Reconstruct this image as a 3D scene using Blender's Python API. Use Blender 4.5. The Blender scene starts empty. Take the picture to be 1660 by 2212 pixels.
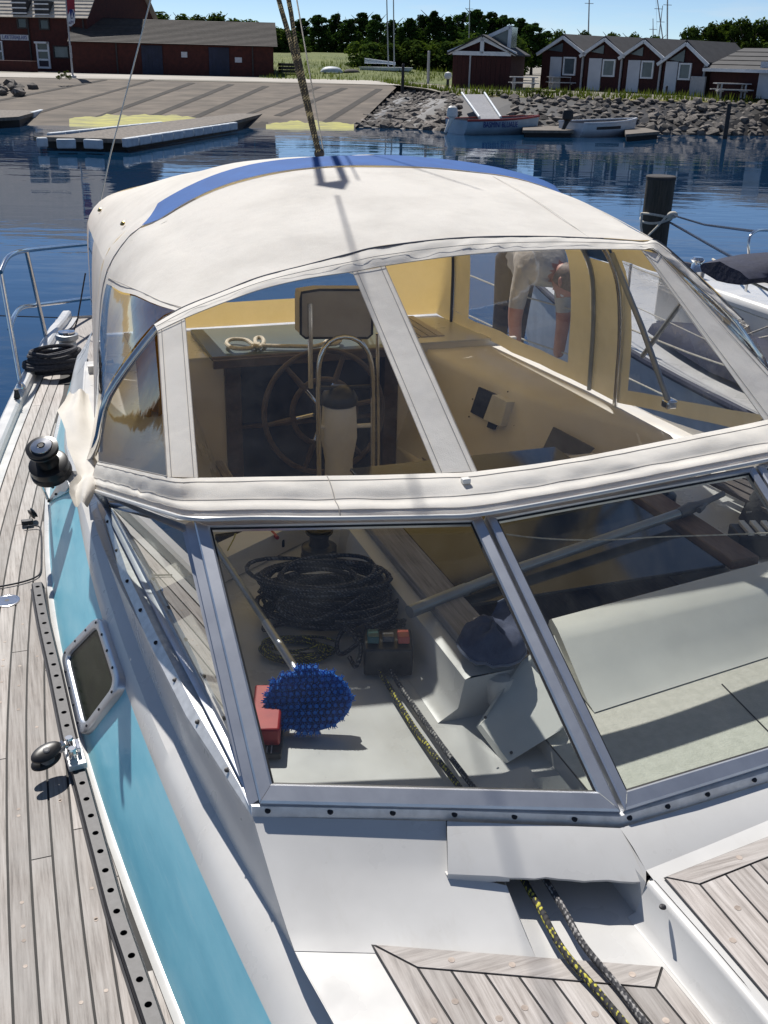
import bpy, bmesh, math, random
import numpy as np
from mathutils import Vector, Matrix, noise
random.seed(7)
R_ = math.radians
S = bpy.context.scene
COL = S.collection

# ------------------------------------------------------------------ camera
F_, CX, CY, CAM_H = 2250.0, 830.0, 1106.0, 3.2        # focal length in pixels of a 1660 x 2212 frame
PITCH, ROLL, YAW = R_(23.6), R_(1.44), R_(20.3)
FW = Vector((math.sin(YAW)*math.cos(PITCH), math.cos(YAW)*math.cos(PITCH), -math.sin(PITCH)))
_r0 = Vector((math.cos(YAW), -math.sin(YAW), 0)); _u0 = _r0.cross(FW)
CR = math.cos(ROLL)*_r0 + math.sin(ROLL)*_u0
CU = math.cos(ROLL)*_u0 - math.sin(ROLL)*_r0
CAM = Vector((0, 0, CAM_H))
cd = bpy.data.cameras.new('camera'); cam = bpy.data.objects.new('camera', cd); COL.objects.link(cam)
m3 = Matrix((CR, CU, -FW)).transposed()
cam.matrix_world = Matrix.Translation(CAM) @ m3.to_4x4()
cd.sensor_fit = 'VERTICAL'; cd.sensor_height = 36; cd.sensor_width = 27; cd.lens = F_/2212*36
cd.clip_start = 0.05; cd.clip_end = 5000
S.camera = cam

# ------------------------------------------------------------------ sky, sun, exposure
SUN_EL, SUN_AZ = R_(51), R_(-3)      # from astern, azimuth measured from +Y towards +X
w = bpy.data.worlds.new('World'); S.world = w; w.use_nodes = True
nt = w.node_tree; nt.nodes.clear()
out = nt.nodes.new('ShaderNodeOutputWorld'); bg = nt.nodes.new('ShaderNodeBackground')
sky = nt.nodes.new('ShaderNodeTexSky'); sky.sky_type = 'NISHITA'; sky.sun_disc = False
sky.sun_elevation = SUN_EL; sky.sun_rotation = SUN_AZ; sky.altitude = 5000; sky.air_density = 1.0; sky.dust_density = 0.0; sky.ozone_density = 3.0
bg.inputs[1].default_value = 0.08
# thin cirrus drifting through the sky
tc = nt.nodes.new('ShaderNodeTexCoord'); mp = nt.nodes.new('ShaderNodeMapping'); mp.inputs['Scale'].default_value = (2.2, 2.2, 16)
nz = nt.nodes.new('ShaderNodeTexNoise'); nz.inputs['Scale'].default_value = 2.4; nz.inputs['Detail'].default_value = 7; nz.inputs['Roughness'].default_value = 0.6
rp = nt.nodes.new('ShaderNodeValToRGB'); rp.color_ramp.elements[0].position = 0.50; rp.color_ramp.elements[1].position = 0.84
rp.color_ramp.elements[1].color = (0.6, 0.6, 0.6, 1)
mx = nt.nodes.new('ShaderNodeMix'); mx.data_type = 'RGBA'; mx.inputs[7].default_value = (7.4, 7.8, 8.2, 1)
nt.links.new(tc.outputs['Generated'], mp.inputs[0]); nt.links.new(mp.outputs[0], nz.inputs['Vector'])
nt.links.new(nz.outputs[0], rp.inputs[0]); nt.links.new(rp.outputs[0], mx.inputs[0])
nt.links.new(sky.outputs[0], mx.inputs[6]); nt.links.new(mx.outputs[2], bg.inputs[0]); nt.links.new(bg.outputs[0], out.inputs[0])
sd = bpy.data.lights.new('sun', 'SUN'); sun = bpy.data.objects.new('sun', sd); COL.objects.link(sun)
sd.energy = 4.7; sd.angle = R_(0.53); sd.color = (1.0, 0.955, 0.89)
sdir = Vector((math.sin(SUN_AZ)*math.cos(SUN_EL), math.cos(SUN_AZ)*math.cos(SUN_EL), math.sin(SUN_EL)))
sun.rotation_euler = sdir.to_track_quat('Z', 'Y').to_euler(); sun.location = (0, 0, 30)
S.view_settings.view_transform = 'Standard'; S.view_settings.look = 'None'
S.view_settings.exposure = 0.32; S.view_settings.gamma = 1.0; S.view_settings.use_curve_mapping = False
S.render.engine = 'CYCLES'
S.cycles.use_denoising = True
S.cycles.max_bounces = 10; S.cycles.transparent_max_bounces = 24; S.cycles.diffuse_bounces = 4
S.cycles.glossy_bounces = 4; S.cycles.transmission_bounces = 6; S.cycles.sample_clamp_indirect = 6

# ------------------------------------------------------------------ from sight lines to points
def ray(x, y): return (x-CX)/F_*CR - (y-CY)/F_*CU + FW
def P(x, y, z):  d = ray(x, y); return CAM + d*((z-CAM_H)/d.z)
def PY(x, y, Y): d = ray(x, y); return CAM + d*(Y/d.y)
def PX(x, y, X): d = ray(x, y); return CAM + d*(X/d.x)
def PL(x, y, p, n): d = ray(x, y); return CAM + d*((p-CAM).dot(n)/d.dot(n))
def lerp(a, b, t): return a + (b-a)*t
def interp(tab, t):
    if t <= tab[0][0]: return tab[0][1]
    for (a, x), (b, y) in zip(tab, tab[1:]):
        if t <= b: return x + (y-x)*(t-a)/(b-a)
    return tab[-1][1]
def smooth(pts, n):
    """Catmull-Rom through pts, resampled to n points of equal arc length"""
    q = [pts[0]*2-pts[1]] + list(pts) + [pts[-1]*2-pts[-2]]
    o = []
    for i in range(1, len(q)-2):
        a, b, c, d = q[i-1], q[i], q[i+1], q[i+2]
        for k in range(12):
            t = k/12
            o.append(0.5*((2*b) + (c-a)*t + (2*a-5*b+4*c-d)*t*t + (3*b-a-3*c+d)*t**3))
    o.append(q[-2].copy())
    L = [0]
    for a, b in zip(o, o[1:]): L.append(L[-1]+(b-a).length)
    r = []; j = 0
    for i in range(n):
        s = L[-1]*i/(n-1)
        while j < len(L)-2 and L[j+1] < s: j += 1
        r.append(o[j].lerp(o[j+1], min(1, (s-L[j])/max(1e-9, L[j+1]-L[j]))))
    return r

# ------------------------------------------------------------------ meshes
class MB:
    def __init__(s): s.v = []; s.f = []; s.uv = {}; s.mi = []; s.cur = 0
    def vert(s, p): s.v.append(Vector(p)); return len(s.v)-1
    def face(s, idx, uv=None):
        s.f.append(tuple(idx)); s.mi.append(s.cur)
        if uv: s.uv[len(s.f)-1] = uv
    def poly(s, pts): s.face([s.vert(p) for p in pts]); return s
    def loft(s, rows, close=False, uv=False):
        base = len(s.v); n = len(rows[0])
        for r in rows: s.v += [Vector(p) for p in r]
        m = n if close else n-1
        for i in range(len(rows)-1):
            for j in range(m):
                k = (j+1) % n
                s.face((base+i*n+j, base+i*n+k, base+(i+1)*n+k, base+(i+1)*n+j),
                       ((j/m, i), ((j+1)/m, i), ((j+1)/m, i+1), (j/m, i+1)) if uv else None)
        return s
    def cap(s, ring): s.face([s.vert(p) for p in ring]); return s
    def prism(s, poly, vec):
        vec = Vector(vec); a = [Vector(p) for p in poly]; b = [p+vec for p in a]
        s.poly(list(reversed(a))); s.poly(b)
        for i in range(len(a)):
            j = (i+1) % len(a); s.poly((a[i], a[j], b[j], b[i]))
        return s
    def box(s, c, size, M=None):
        c = Vector(c); h = Vector(size)/2
        p = [Vector((x*h.x, y*h.y, z*h.z)) for x in (-1, 1) for y in (-1, 1) for z in (-1, 1)]
        if M is not None: p = [M @ q for q in p]
        p = [q+c for q in p]; b = len(s.v); s.v += p
        for f in ((0,1,3,2), (4,6,7,5), (0,4,5,1), (2,3,7,6), (0,2,6,4), (1,5,7,3)): s.face([b+i for i in f])
        return s
    def tube(s, pts, r, n=8, caps=True, closed=False, uvscale=None):
        pts = [Vector(p) for p in pts]; N = len(pts)
        rad = r if isinstance(r, (list, tuple)) else [r]*N
        up = None; base = len(s.v); Ls = [0.0]
        for a, b in zip(pts, pts[1:]): Ls.append(Ls[-1]+(b-a).length)
        for i, p in enumerate(pts):
            if closed: t = pts[(i+1) % N]-pts[i-1]
            else: t = pts[min(i+1, N-1)]-pts[max(i-1, 0)]
            if t.length < 1e-9: t = Vector((0, 0, 1))
            t.normalize()
            if up is None:
                up = Vector((0, 0, 1)) if abs(t.z) < 0.9 else Vector((1, 0, 0))
            side = t.cross(up)
            if side.length < 1e-6: side = t.orthogonal()
            side.normalize(); up = side.cross(t).normalized()
            for k in range(n):
                a = 2*math.pi*k/n; s.v.append(p+(side*math.cos(a)+up*math.sin(a))*rad[i])
        M = N if closed else N-1
        for i in range(M):
            j = (i+1) % N
            for k in range(n):
                l = (k+1) % n
                u = None
                if uvscale:
                    a, b = Ls[i]*uvscale, (Ls[i+1] if i+1 < N else Ls[i])*uvscale
                    u = ((k/n, a), (k/n, b), ((k+1)/n, b), ((k+1)/n, a))
                s.face((base+i*n+k, base+j*n+k, base+j*n+l, base+i*n+l), u)
        if caps and not closed:
            s.face([base+k for k in range(n)]); s.face([base+(N-1)*n+k for k in reversed(range(n))])
        return s
    def lathe(s, prof, o=(0,0,0), axis=(0,0,1), n=24):
        """prof: (radius, height along axis)"""
        o = Vector(o); ax = Vector(axis).normalized(); e = ax.orthogonal().normalized(); g = ax.cross(e)
        rows = [[o+ax*h+(e*math.cos(2*math.pi*k/n)+g*math.sin(2*math.pi*k/n))*max(r, 1e-4) for k in range(n)] for r, h in prof]
        s.loft(rows, close=True); s.cap(list(reversed(rows[0]))); s.cap(rows[-1]); return s
    def ico(s, c, r, sub=1, scale=(1,1,1), jit=0):
        bm = bmesh.new(); bmesh.ops.create_icosphere(bm, subdivisions=sub, radius=1)
        b = len(s.v); c = Vector(c)
        for v in bm.verts:
            k = 1+random.uniform(-jit, jit)
            s.v.append(c+Vector((v.co.x*scale[0], v.co.y*scale[1], v.co.z*scale[2]))*r*k)
        for f in bm.faces: s.face([b+v.index for v in f.verts])
        bm.free(); return s
    def build(s, name, mat, parent=None, sm=40, bevel=0, weld=False):
        me = bpy.data.meshes.new(name); me.from_pydata([tuple(p) for p in s.v], [], s.f)
        if s.uv:
            ul = me.uv_layers.new(name='UVMap')
            for pi, p in enumerate(me.polygons):
                u = s.uv.get(pi)
                if u:
                    for k, li in enumerate(p.loop_indices): ul.data[li].uv = u[k]
        for mm in (mat if isinstance(mat, (list, tuple)) else [mat]): me.materials.append(MAT[mm] if isinstance(mm, str) else mm)
        if any(s.mi): me.polygons.foreach_set('material_index', s.mi)
        if weld:
            bm = bmesh.new(); bm.from_mesh(me); bmesh.ops.remove_doubles(bm, verts=bm.verts, dist=1e-5); bm.to_mesh(me); bm.free()
        if sm:
            me.polygons.foreach_set('use_smooth', [True]*len(me.polygons)); me.set_sharp_from_angle(angle=R_(sm))
        me.update()
        o = bpy.data.objects.new(name, me); COL.objects.link(o)
        if parent is not None: setpar(o, parent)
        if bevel:
            b = o.modifiers.new('bevel', 'BEVEL'); b.width = bevel; b.segments = 2; b.limit_method = 'ANGLE'; b.angle_limit = R_(40)
        return o
def world_loc(o):
    m = Matrix.Translation(o.location)
    return m if o.parent is None else world_loc(o.parent) @ o.matrix_parent_inverse @ m
def setpar(o, par):
    o.parent = par; o.matrix_parent_inverse = world_loc(par).inverted()
def tag(o, label=None, cat=None, group=None, kind=None):
    if label: o['label'] = label
    if cat: o['category'] = cat
    if group: o['group'] = group
    if kind: o['kind'] = kind
    return o
def empty(name, loc, label=None, cat=None, group=None, parent=None):
    o = bpy.data.objects.new(name, None); COL.objects.link(o); o.location = loc; o.empty_display_size = 0.2
    if parent is not None: setpar(o, parent)
    return tag(o, label, cat, group)
def dup(o, parent=None):
    c = o.copy(); COL.objects.link(c)
    if parent is not None: c.parent = parent
    for ch in list(o.children): dup(ch, c)
    return c
def text_mesh(txt, size, origin, right, up, name, mat, parent, extrude=0.002, width=None):
    cu = bpy.data.curves.new('t', 'FONT'); cu.body = txt; cu.size = size; cu.extrude = extrude; cu.align_x = 'CENTER'; cu.align_y = 'CENTER'
    ob = bpy.data.objects.new('t', cu); COL.objects.link(ob); dg = bpy.context.evaluated_depsgraph_get()
    me = bpy.data.meshes.new_from_object(ob.evaluated_get(dg)); bpy.data.objects.remove(ob)
    r = Vector(right).normalized(); u = Vector(up).normalized(); n = r.cross(u)
    xs = [v.co.x for v in me.vertices]; kx = 1.0
    if width and xs: kx = width/(max(xs)-min(xs))
    for v in me.vertices: v.co = Vector(origin)+r*v.co.x*kx+u*v.co.y+n*v.co.z
    me.materials.clear(); me.materials.append(MAT[mat]); me.name = name
    o = bpy.data.objects.new(name, me); COL.objects.link(o); setpar(o, parent); return o

# ------------------------------------------------------------------ materials
MAT = {}
def nodes(name):
    m = bpy.data.materials.new(name); m.use_nodes = True; t = m.node_tree; t.nodes.clear()
    o = t.nodes.new('ShaderNodeOutputMaterial'); MAT[name] = m; return m, t, o
def N(t, kind, **kw):
    n = t.nodes.new('ShaderNode'+kind)
    for k, v in kw.items():
        if k in n.inputs: n.inputs[k].default_value = v
        else: setattr(n, k, v)
    return n
def coords(t, scale=(1,1,1), kind='Object', rot=(0,0,0)):
    c = N(t, 'TexCoord'); m = N(t, 'Mapping'); m.inputs['Scale'].default_value = scale; m.inputs['Rotation'].default_value = rot
    t.links.new(c.outputs[kind], m.inputs[0]); return m.outputs[0]
def noise_n(t, vec, scale, detail=4, rough=0.55):
    n = N(t, 'TexNoise'); n.inputs['Scale'].default_value = scale; n.inputs['Detail'].default_value = detail; n.inputs['Roughness'].default_value = rough
    t.links.new(vec, n.inputs['Vector']); return n.outputs[0]
def ramp(t, fac, stops):
    r = N(t, 'ValToRGB'); cr = r.color_ramp
    while len(cr.elements) < len(stops): cr.elements.new(0.5)
    for e, (p, c) in zip(cr.elements, stops): e.position = p; e.color = (*c, 1) if len(c) == 3 else c
    t.links.new(fac, r.inputs[0]); return r.outputs[0]
def mixc(t, fac, a, b, mode='MIX'):
    m = N(t, 'Mix'); m.data_type = 'RGBA'; m.blend_type = mode
    for sock, v in ((0, fac), (6, a), (7, b)):
        if isinstance(v, (int, float)): m.inputs[sock].default_value = v
        elif isinstance(v, tuple): m.inputs[sock].default_value = (*v, 1)
        else: t.links.new(v, m.inputs[sock])
    return m.outputs[2]
def bump(t, h, strength=0.3, dist=0.01):
    b = N(t, 'Bump'); b.inputs['Strength'].default_value = strength; b.inputs['Distance'].default_value = dist
    t.links.new(h, b.inputs['Height']); return b.outputs[0]
def bsdf(t, o, col, rough=0.5, metal=0.0, normal=None, coat=0.0, spec=0.5):
    b = N(t, 'BsdfPrincipled')
    if isinstance(col, tuple): b.inputs['Base Color'].default_value = (*col, 1)
    else: t.links.new(col, b.inputs['Base Color'])
    if isinstance(rough, (int, float)): b.inputs['Roughness'].default_value = rough
    else: t.links.new(rough, b.inputs['Roughness'])
    b.inputs['Metallic'].default_value = metal; b.inputs['Coat Weight'].default_value = coat
    b.inputs['Specular IOR Level'].default_value = spec
    if normal is not None: t.links.new(normal, b.inputs['Normal'])
    t.links.new(b.outputs[0], o.inputs[0]); return b
def simple(name, c1, c2=None, rough=0.5, metal=0.0, scale=8, bscale=0, bstr=0.2, bdist=0.005, coat=0.0, stretch=(1,1,1), lo=0.35, hi=0.65, rand=0.0, spec=0.5):
    m, t, o = nodes(name); v = coords(t, stretch); c2 = c2 or tuple(x*0.82 for x in c1)
    col = ramp(t, noise_n(t, v, scale, 5, 0.6), [(lo, c2), (hi, c1)])
    if rand:
        oi = N(t, 'ObjectInfo'); mr = N(t, 'MapRange'); mr.inputs[3].default_value = 1-rand; mr.inputs[4].default_value = 1+rand
        t.links.new(oi.outputs['Random'], mr.inputs[0]); col = mixc(t, 1.0, col, mr.outputs[0], 'MULTIPLY')
    n = bump(t, noise_n(t, v, bscale, 4), bstr, bdist) if bscale else None
    bsdf(t, o, col, rough, metal, n, coat, spec); return m

m, t, o = nodes('gelcoat'); v = coords(t)                     # moulded white gel coat, faintly stained
c = ramp(t, noise_n(t, v, 3, 5, .6), [(.35, (.535,.528,.512)), (.65, (.59,.585,.57))])
c = mixc(t, ramp(t, noise_n(t, coords(t, (9, 2.2, 9)), 1.6, 8, .72), [(.56, (0,0,0)), (.78, (.38,.38,.38))]), c, (.44,.415,.37))
c = mixc(t, ramp(t, noise_n(t, v, 70, 3, .6), [(.70, (0,0,0)), (.78, (.3,.3,.3))]), c, (.40,.37,.33))
bsdf(t, o, c, ramp(t, noise_n(t, v, 6, 4), [(.3, (.22,)*3), (.7, (.42,)*3)]), 0, bump(t, noise_n(t, v, 1.2, 4), .05, .01), .12)
simple('gelcoat_cream', (.74,.705,.64), (.68,.645,.585), .4, scale=4, bscale=30, bstr=.04, bdist=.002)
simple('gelcoat_mint', (.74,.74,.69), (.68,.68,.635), .35, scale=6, bscale=90, bstr=.05, bdist=.001)
simple('nonskid', (.63,.61,.54), (.54,.525,.46), .75, scale=40, bscale=160, bstr=.5, bdist=.003)
simple('aluminium', (.56,.58,.62), (.48,.50,.545), .38, .85, scale=14, stretch=(1,1,1))
simple('alu_strip', (.72,.72,.72), (.56,.56,.56), .45, .4, scale=30)
simple('steel', (.72,.72,.72), (.6,.6,.6), .14, 1.0, scale=20)
simple('dark_metal', (.030,.030,.034), (.018,.018,.021), .5, .3, scale=60, bscale=200, bstr=.05, bdist=.001)
simple('winch_black', (.022,.022,.023), (.013,.013,.014), .32, .4, scale=30)
simple('winch_bronze', (.16,.14,.12), (.08,.07,.06), .3, .9, scale=12)
simple('black_plastic', (.018,.018,.02), (.010,.010,.012), .4, scale=20)
simple('rubber', (.012,.012,.013), (.008,.008,.009), .6, scale=20)
simple('caulk', (.018,.017,.017), (.010,.010,.010), .75, scale=30)
simple('white_plastic', (.72,.71,.67), (.64,.63,.59), .4, scale=10)
simple('white_paint', (.74,.75,.76), (.62,.63,.65), .5, scale=2)
simple('red_plastic', (.42,.03,.03), (.32,.022,.024), .4, scale=14)
simple('teal_plastic', (.03,.12,.13), None, .4)
simple('grey_plastic', (.13,.13,.14), None, .45)
simple('salmon_plastic', (.55,.10,.08), None, .4)
simple('brass', (.55,.40,.16), (.4,.28,.1), .3, 1.0, scale=10)
simple('blue_canvas', (.012,.095,.33), (.010,.078,.28), .85, scale=9, bscale=500, bstr=.15, bdist=.001)
simple('navy_canvas', (.012,.016,.045), (.007,.009,.026), .8, scale=5, bscale=9, bstr=.5, bdist=.02)
simple('denim', (.075,.09,.155), (.045,.055,.10), .9, scale=25, bscale=220, bstr=.4, bdist=.002)
simple('denim_edge', (.13,.15,.21), None, .9)
simple('grey_pole', (.33,.35,.37), (.27,.29,.31), .35, .5, scale=8)
simple('wet_wood', (.10,.065,.045), (.05,.033,.024), .55, scale=6, stretch=(8,1,8))
simple('pile_wood', (.075,.062,.048), (.035,.032,.022), .8, scale=5, stretch=(6,6,.6), bscale=9, bstr=.7, bdist=.02)
simple('skin', (.50,.24,.17), (.40,.17,.12), .5, scale=20)
simple('shirt', (.56,.51,.455), (.40,.365,.325), .9, scale=6, bscale=12, bstr=.5, bdist=.02)
simple('trousers', (.02,.025,.05), None, .9)
simple('hair', (.24,.16,.115), (.15,.10,.075), .6, scale=60)
simple('rope_white', (.62,.58,.50), (.40,.37,.31), .85, scale=70)
simple('rope_black', (.050,.052,.062), (.018,.018,.024), .85, scale=90)
simple('wire', (.45,.44,.42), None, .35, .8)
simple('pod_grey', (.40,.37,.33), (.33,.30,.27), .5, scale=5)
simple('dark_cover', (.02,.02,.022), (.012,.012,.014), .9, scale=12, bscale=14, bstr=.6, bdist=.02)
simple('hull_glass', (.012,.016,.012), (.02,.026,.016), .14, scale=20, spec=.03)
simple('hatch_acrylic', (.020,.020,.018), (.010,.010,.010), .10, scale=6)
simple('navy_door', (.018,.026,.055), (.012,.017,.036), .22, scale=3)
simple('hatch_green', (.060,.085,.075), (.045,.065,.058), .35, scale=4)
simple('teak_dark', (.17,.105,.065), (.11,.065,.04), .6, scale=5, stretch=(30,3,30), bscale=40, bstr=.25, bdist=.002)
simple('teak_trim', (.10,.075,.06), (.065,.048,.04), .55, scale=6, stretch=(4,20,4))

def teak(name, stretch, base=1.0):
    m, t, o = nodes(name); v = coords(t, stretch)
    g = noise_n(t, v, 1.0, 8, 0.68); big = noise_n(t, coords(t), 5.0, 4, .6)
    c = ramp(t, g, [(.30, (.15*base, .128*base, .115*base)), (.48, (.36*base, .322*base, .295*base)), (.70, (.56*base, .52*base, .49*base))])
    c = mixc(t, ramp(t, big, [(.35, (0,0,0)), (.75, (.55,.55,.55))]), c, (.50*base,.48*base,.46*base))
    oi = N(t, 'ObjectInfo'); mr = N(t, 'MapRange'); mr.inputs[3].default_value = .70; mr.inputs[4].default_value = 1.18
    t.links.new(oi.outputs['Random'], mr.inputs[0]); c = mixc(t, 1.0, c, mr.outputs[0], 'MULTIPLY')
    bsdf(t, o, c, .72, 0, bump(t, g, .35, .0025)); return m
teak('teak', (110, 5, 110), .93); teak('teak_cross', (5, 110, 110), .8); teak('teak_brown', (110, 5, 110), .62)
simple('teak_plug', (.46,.39,.335), (.33,.27,.23), .75, scale=60, rand=.2)

# turquoise gel coat, chalked unevenly by weather
m, t, o = nodes('turquoise'); v = coords(t, (3, 1, 3))
c = ramp(t, noise_n(t, v, 2.2, 6, .62), [(.28, (.13,.45,.59)), (.52, (.20,.55,.68)), (.78, (.31,.63,.74))])
sc = ramp(t, noise_n(t, coords(t, (14, 1.2, 30)), 3.0, 6, .7), [(.55, (0,0,0)), (.72, (.5,.5,.5))])
c = mixc(t, sc, c, (.32,.60,.70)); bsdf(t, o, c, .34, 0, None, .05)

def cloth(name, outer, trans, tfac, weave=420, wr=.25):
    m, t, o = nodes(name); v = coords(t)
    d = N(t, 'BsdfDiffuse'); tr = N(t, 'BsdfTranslucent'); mxs = N(t, 'MixShader'); mxs.inputs[0].default_value = tfac
    c = ramp(t, noise_n(t, v, 3.2, 6, .65), [(.26, tuple(x*.82 for x in outer)), (.58, outer)])
    t.links.new(c, d.inputs[0]); tr.inputs[0].default_value = (*trans, 1)
    h1 = noise_n(t, v, weave, 2); h2 = noise_n(t, v, 7, 3); mm = N(t, 'Math', operation='ADD'); sc2 = N(t, 'Math', operation='MULTIPLY'); sc2.inputs[1].default_value = 6.0
    t.links.new(h2, sc2.inputs[0]); t.links.new(h1, mm.inputs[0]); t.links.new(sc2.outputs[0], mm.inputs[1])
    b = bump(t, mm.outputs[0], wr, .004)
    for n in (d, tr): t.links.new(b, n.inputs['Normal'])
    t.links.new(d.outputs[0], mxs.inputs[1]); t.links.new(tr.outputs[0], mxs.inputs[2]); t.links.new(mxs.outputs[0], o.inputs[0]); return m
cloth('canvas', (.88,.86,.815), (.88,.60,.18), .28)
cloth('amber_cloth', (.42,.26,.08), (.55,.30,.06), .35)
cloth('canvas_flap', (.76,.735,.69), (.6,.45,.25), .2)

def glass(name, tint, ior=1.5, rough=0.0, haze=0.0, bscale=0, bstr=.1, hazecol=(.75,.78,.8), stretch=(1,1,1), boost=1.0):
    m, t, o = nodes(name)
    tr = N(t, 'BsdfTransparent'); tr.inputs[0].default_value = (*tint, 1)
    gl = N(t, 'BsdfGlossy'); gl.inputs['Roughness'].default_value = rough
    fr = N(t, 'Fresnel'); mxs = N(t, 'MixShader')
    ge = N(t, 'NewGeometry'); ri = N(t, 'MapRange'); ri.inputs[3].default_value = ior; ri.inputs[4].default_value = 1/ior    # thin sheet: same reflectance from both sides
    t.links.new(ge.outputs['Backfacing'], ri.inputs[0]); t.links.new(ri.outputs[0], fr.inputs[0])
    mu = N(t, 'Math', operation='MULTIPLY'); mu.inputs[1].default_value = boost; mu.use_clamp = True
    t.links.new(fr.outputs[0], mu.inputs[0]); t.links.new(mu.outputs[0], mxs.inputs[0])
    last = tr.outputs[0]
    if haze:
        df = N(t, 'BsdfDiffuse'); df.inputs[0].default_value = (*hazecol, 1); mh = N(t, 'MixShader')
        hz = ramp(t, noise_n(t, coords(t, stretch), 9, 6, .7), [(.35, (haze*.4,)*3), (.75, (haze*1.8,)*3)])
        t.links.new(hz, mh.inputs[0]); t.links.new(tr.outputs[0], mh.inputs[1]); t.links.new(df.outputs[0], mh.inputs[2]); last = mh.outputs[0]
    if bscale:
        b = bump(t, noise_n(t, coords(t, stretch), bscale, 3), bstr, .01)
        t.links.new(b, gl.inputs['Normal']); t.links.new(b, fr.inputs['Normal'])
    t.links.new(last, mxs.inputs[1]); t.links.new(gl.outputs[0], mxs.inputs[2]); t.links.new(mxs.outputs[0], o.inputs[0]); return m
glass('windscreen_glass', (.84,.88,.865), 1.5, 0, .012, boost=1.4)
glass('side_glass', (.50,.535,.53), 1.5, 0, .008, boost=1.9)  # darkness of the inside put into the tint of this pane
glass('vinyl', (.92,.925,.93), 1.45, .03, .014, 5, .22, stretch=(1,1,.6), boost=1.6)
glass('vinyl_side', (.87,.865,.85), 1.5, .03, .018, 5, .12, stretch=(2,2,.7), boost=1.3)

def rope_mat(name, c1, c2, dens=.5, fq=1.0):
    m, t, o = nodes(name); v = coords(t, (1, 1, 1), 'UV')
    wv = N(t, 'TexWave'); wv.inputs['Scale'].default_value = 1.1*fq; wv.bands_direction = 'DIAGONAL'; t.links.new(v, wv.inputs[0]); wv.inputs['Distortion'].default_value = 2
    fl_ = noise_n(t, coords(t, (7, .55*fq, 1), 'UV'), 1.0, 2, .5)
    ad = N(t, 'Math', operation='MULTIPLY_ADD'); ad.inputs[1].default_value = .14; t.links.new(wv.outputs[1], ad.inputs[0]); t.links.new(fl_, ad.inputs[2])
    c = ramp(t, ad.outputs[0], [(dens, c1), (min(.99, dens+.05), c2)])
    bsdf(t, o, c, .85, 0, bump(t, wv.outputs[1], .5, .003)); return m
rope_mat('rope_yellow_black', (.03,.03,.032), (.50,.46,.06), .62)
rope_mat('rope_grey_fleck', (.045,.045,.05), (.30,.29,.28), .60)
rope_mat('rope_tan_black', (.028,.026,.022), (.36,.30,.17), .62, 1.2)
rope_mat('rope_fleck_dark', (.022,.023,.028), (.15,.15,.16), .63)
rope_mat('rope_teal', (.02,.16,.26), (.30,.38,.10), .65)

# background materials
m, t, o = nodes('water')
vb = coords(t, (1, 1, 1), rot=(0, 0, YAW)); vm = N(t, 'Mapping'); vm.inputs['Scale'].default_value = (.38, 1.0, 1); t.links.new(vb, vm.inputs[0])
w1 = noise_n(t, vm.outputs[0], .55, 3, .5); w2 = noise_n(t, vm.outputs[0], 2.6, 3, .5)
ma = N(t, 'Math', operation='MULTIPLY'); ma.inputs[1].default_value = .15; t.links.new(w2, ma.inputs[0])
mb_ = N(t, 'Math', operation='ADD'); t.links.new(w1, mb_.inputs[0]); t.links.new(ma.outputs[0], mb_.inputs[1])
bsdf(t, o, (.005,.032,.080), .02, 0, bump(t, mb_.outputs[0], .17, .10), 0, .5)
simple('slip_concrete', (.155,.126,.098), (.075,.061,.048), .9, scale=.9, bscale=6, bstr=.3, bdist=.02, stretch=(.5,1,1))
simple('slip_joint', (.045,.039,.033), (.028,.024,.021), .95, scale=1.2)
simple('algae', (.40,.38,.07), (.20,.19,.07), .8, scale=2.2, bscale=5, bstr=.5, bdist=.02, stretch=(.4,1,1))
simple('quay_concrete', (.44,.41,.365), (.34,.315,.28), .9, scale=.35)
simple('ground_mat', (.27,.25,.21), (.20,.185,.155), .95, scale=.12)
simple('grass_mat', (.135,.155,.04), (.075,.10,.022), .95, scale=.35, bscale=2.0, bstr=.8, bdist=.2)
simple('dry_grass', (.24,.20,.085), (.12,.13,.035), .95, scale=.8, bscale=3, bstr=.8, bdist=.1)
simple('rock_mat', (.190,.168,.15), (.060,.053,.047), .9, scale=3.0, bscale=7, bstr=.5, bdist=.05, rand=.45)
simple('rock_gap_shade', (.028,.025,.022), (.016,.014,.013), .5, scale=3.0)  # near-black bank sheet: shade between the rocks put into the colour
def brick(name, c1, c2):
    m, t, o = nodes(name); v = coords(t, (1, 1, 1), 'UV')
    b = N(t, 'TexBrick'); b.inputs['Scale'].default_value = 4.0; b.inputs['Color1'].default_value = (*c1, 1); b.inputs['Color2'].default_value = (*c2, 1); b.inputs['Mortar'].default_value = (.06,.045,.04,1)
    t.links.new(v, b.inputs[0]); bsdf(t, o, b.outputs[0], .85); return m
simple('red_brick', (.070,.017,.013), (.045,.012,.010), .9, scale=4, bscale=8, bstr=.3, bdist=.02)
simple('red_board', (.055,.014,.012), (.034,.010,.009), .9, scale=3, stretch=(6,6,.4))
simple('roof_tile_pale', (.55,.49,.41), (.44,.39,.33), .8, scale=3, rand=.1)
simple('roof_tile_dark', (.072,.062,.056), (.050,.044,.040), .85, scale=3, rand=.14)
simple('roof_felt', (.045,.045,.048), (.030,.030,.033), .8, scale=2)
simple('blue_door', (.014,.020,.050), (.009,.013,.032), .7, scale=2)
simple('window_pane', (.03,.05,.07), (.02,.03,.045), .08, scale=1)
simple('window_pane_pale', (.11,.14,.16), (.06,.08,.09), .12, scale=1)
simple('white_door', (.56,.58,.62), (.48,.5,.54), .6, scale=1)
simple('sign_white', (.55,.56,.60), None, .6); simple('sign_blue', (.02,.04,.22), None, .6)
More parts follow.
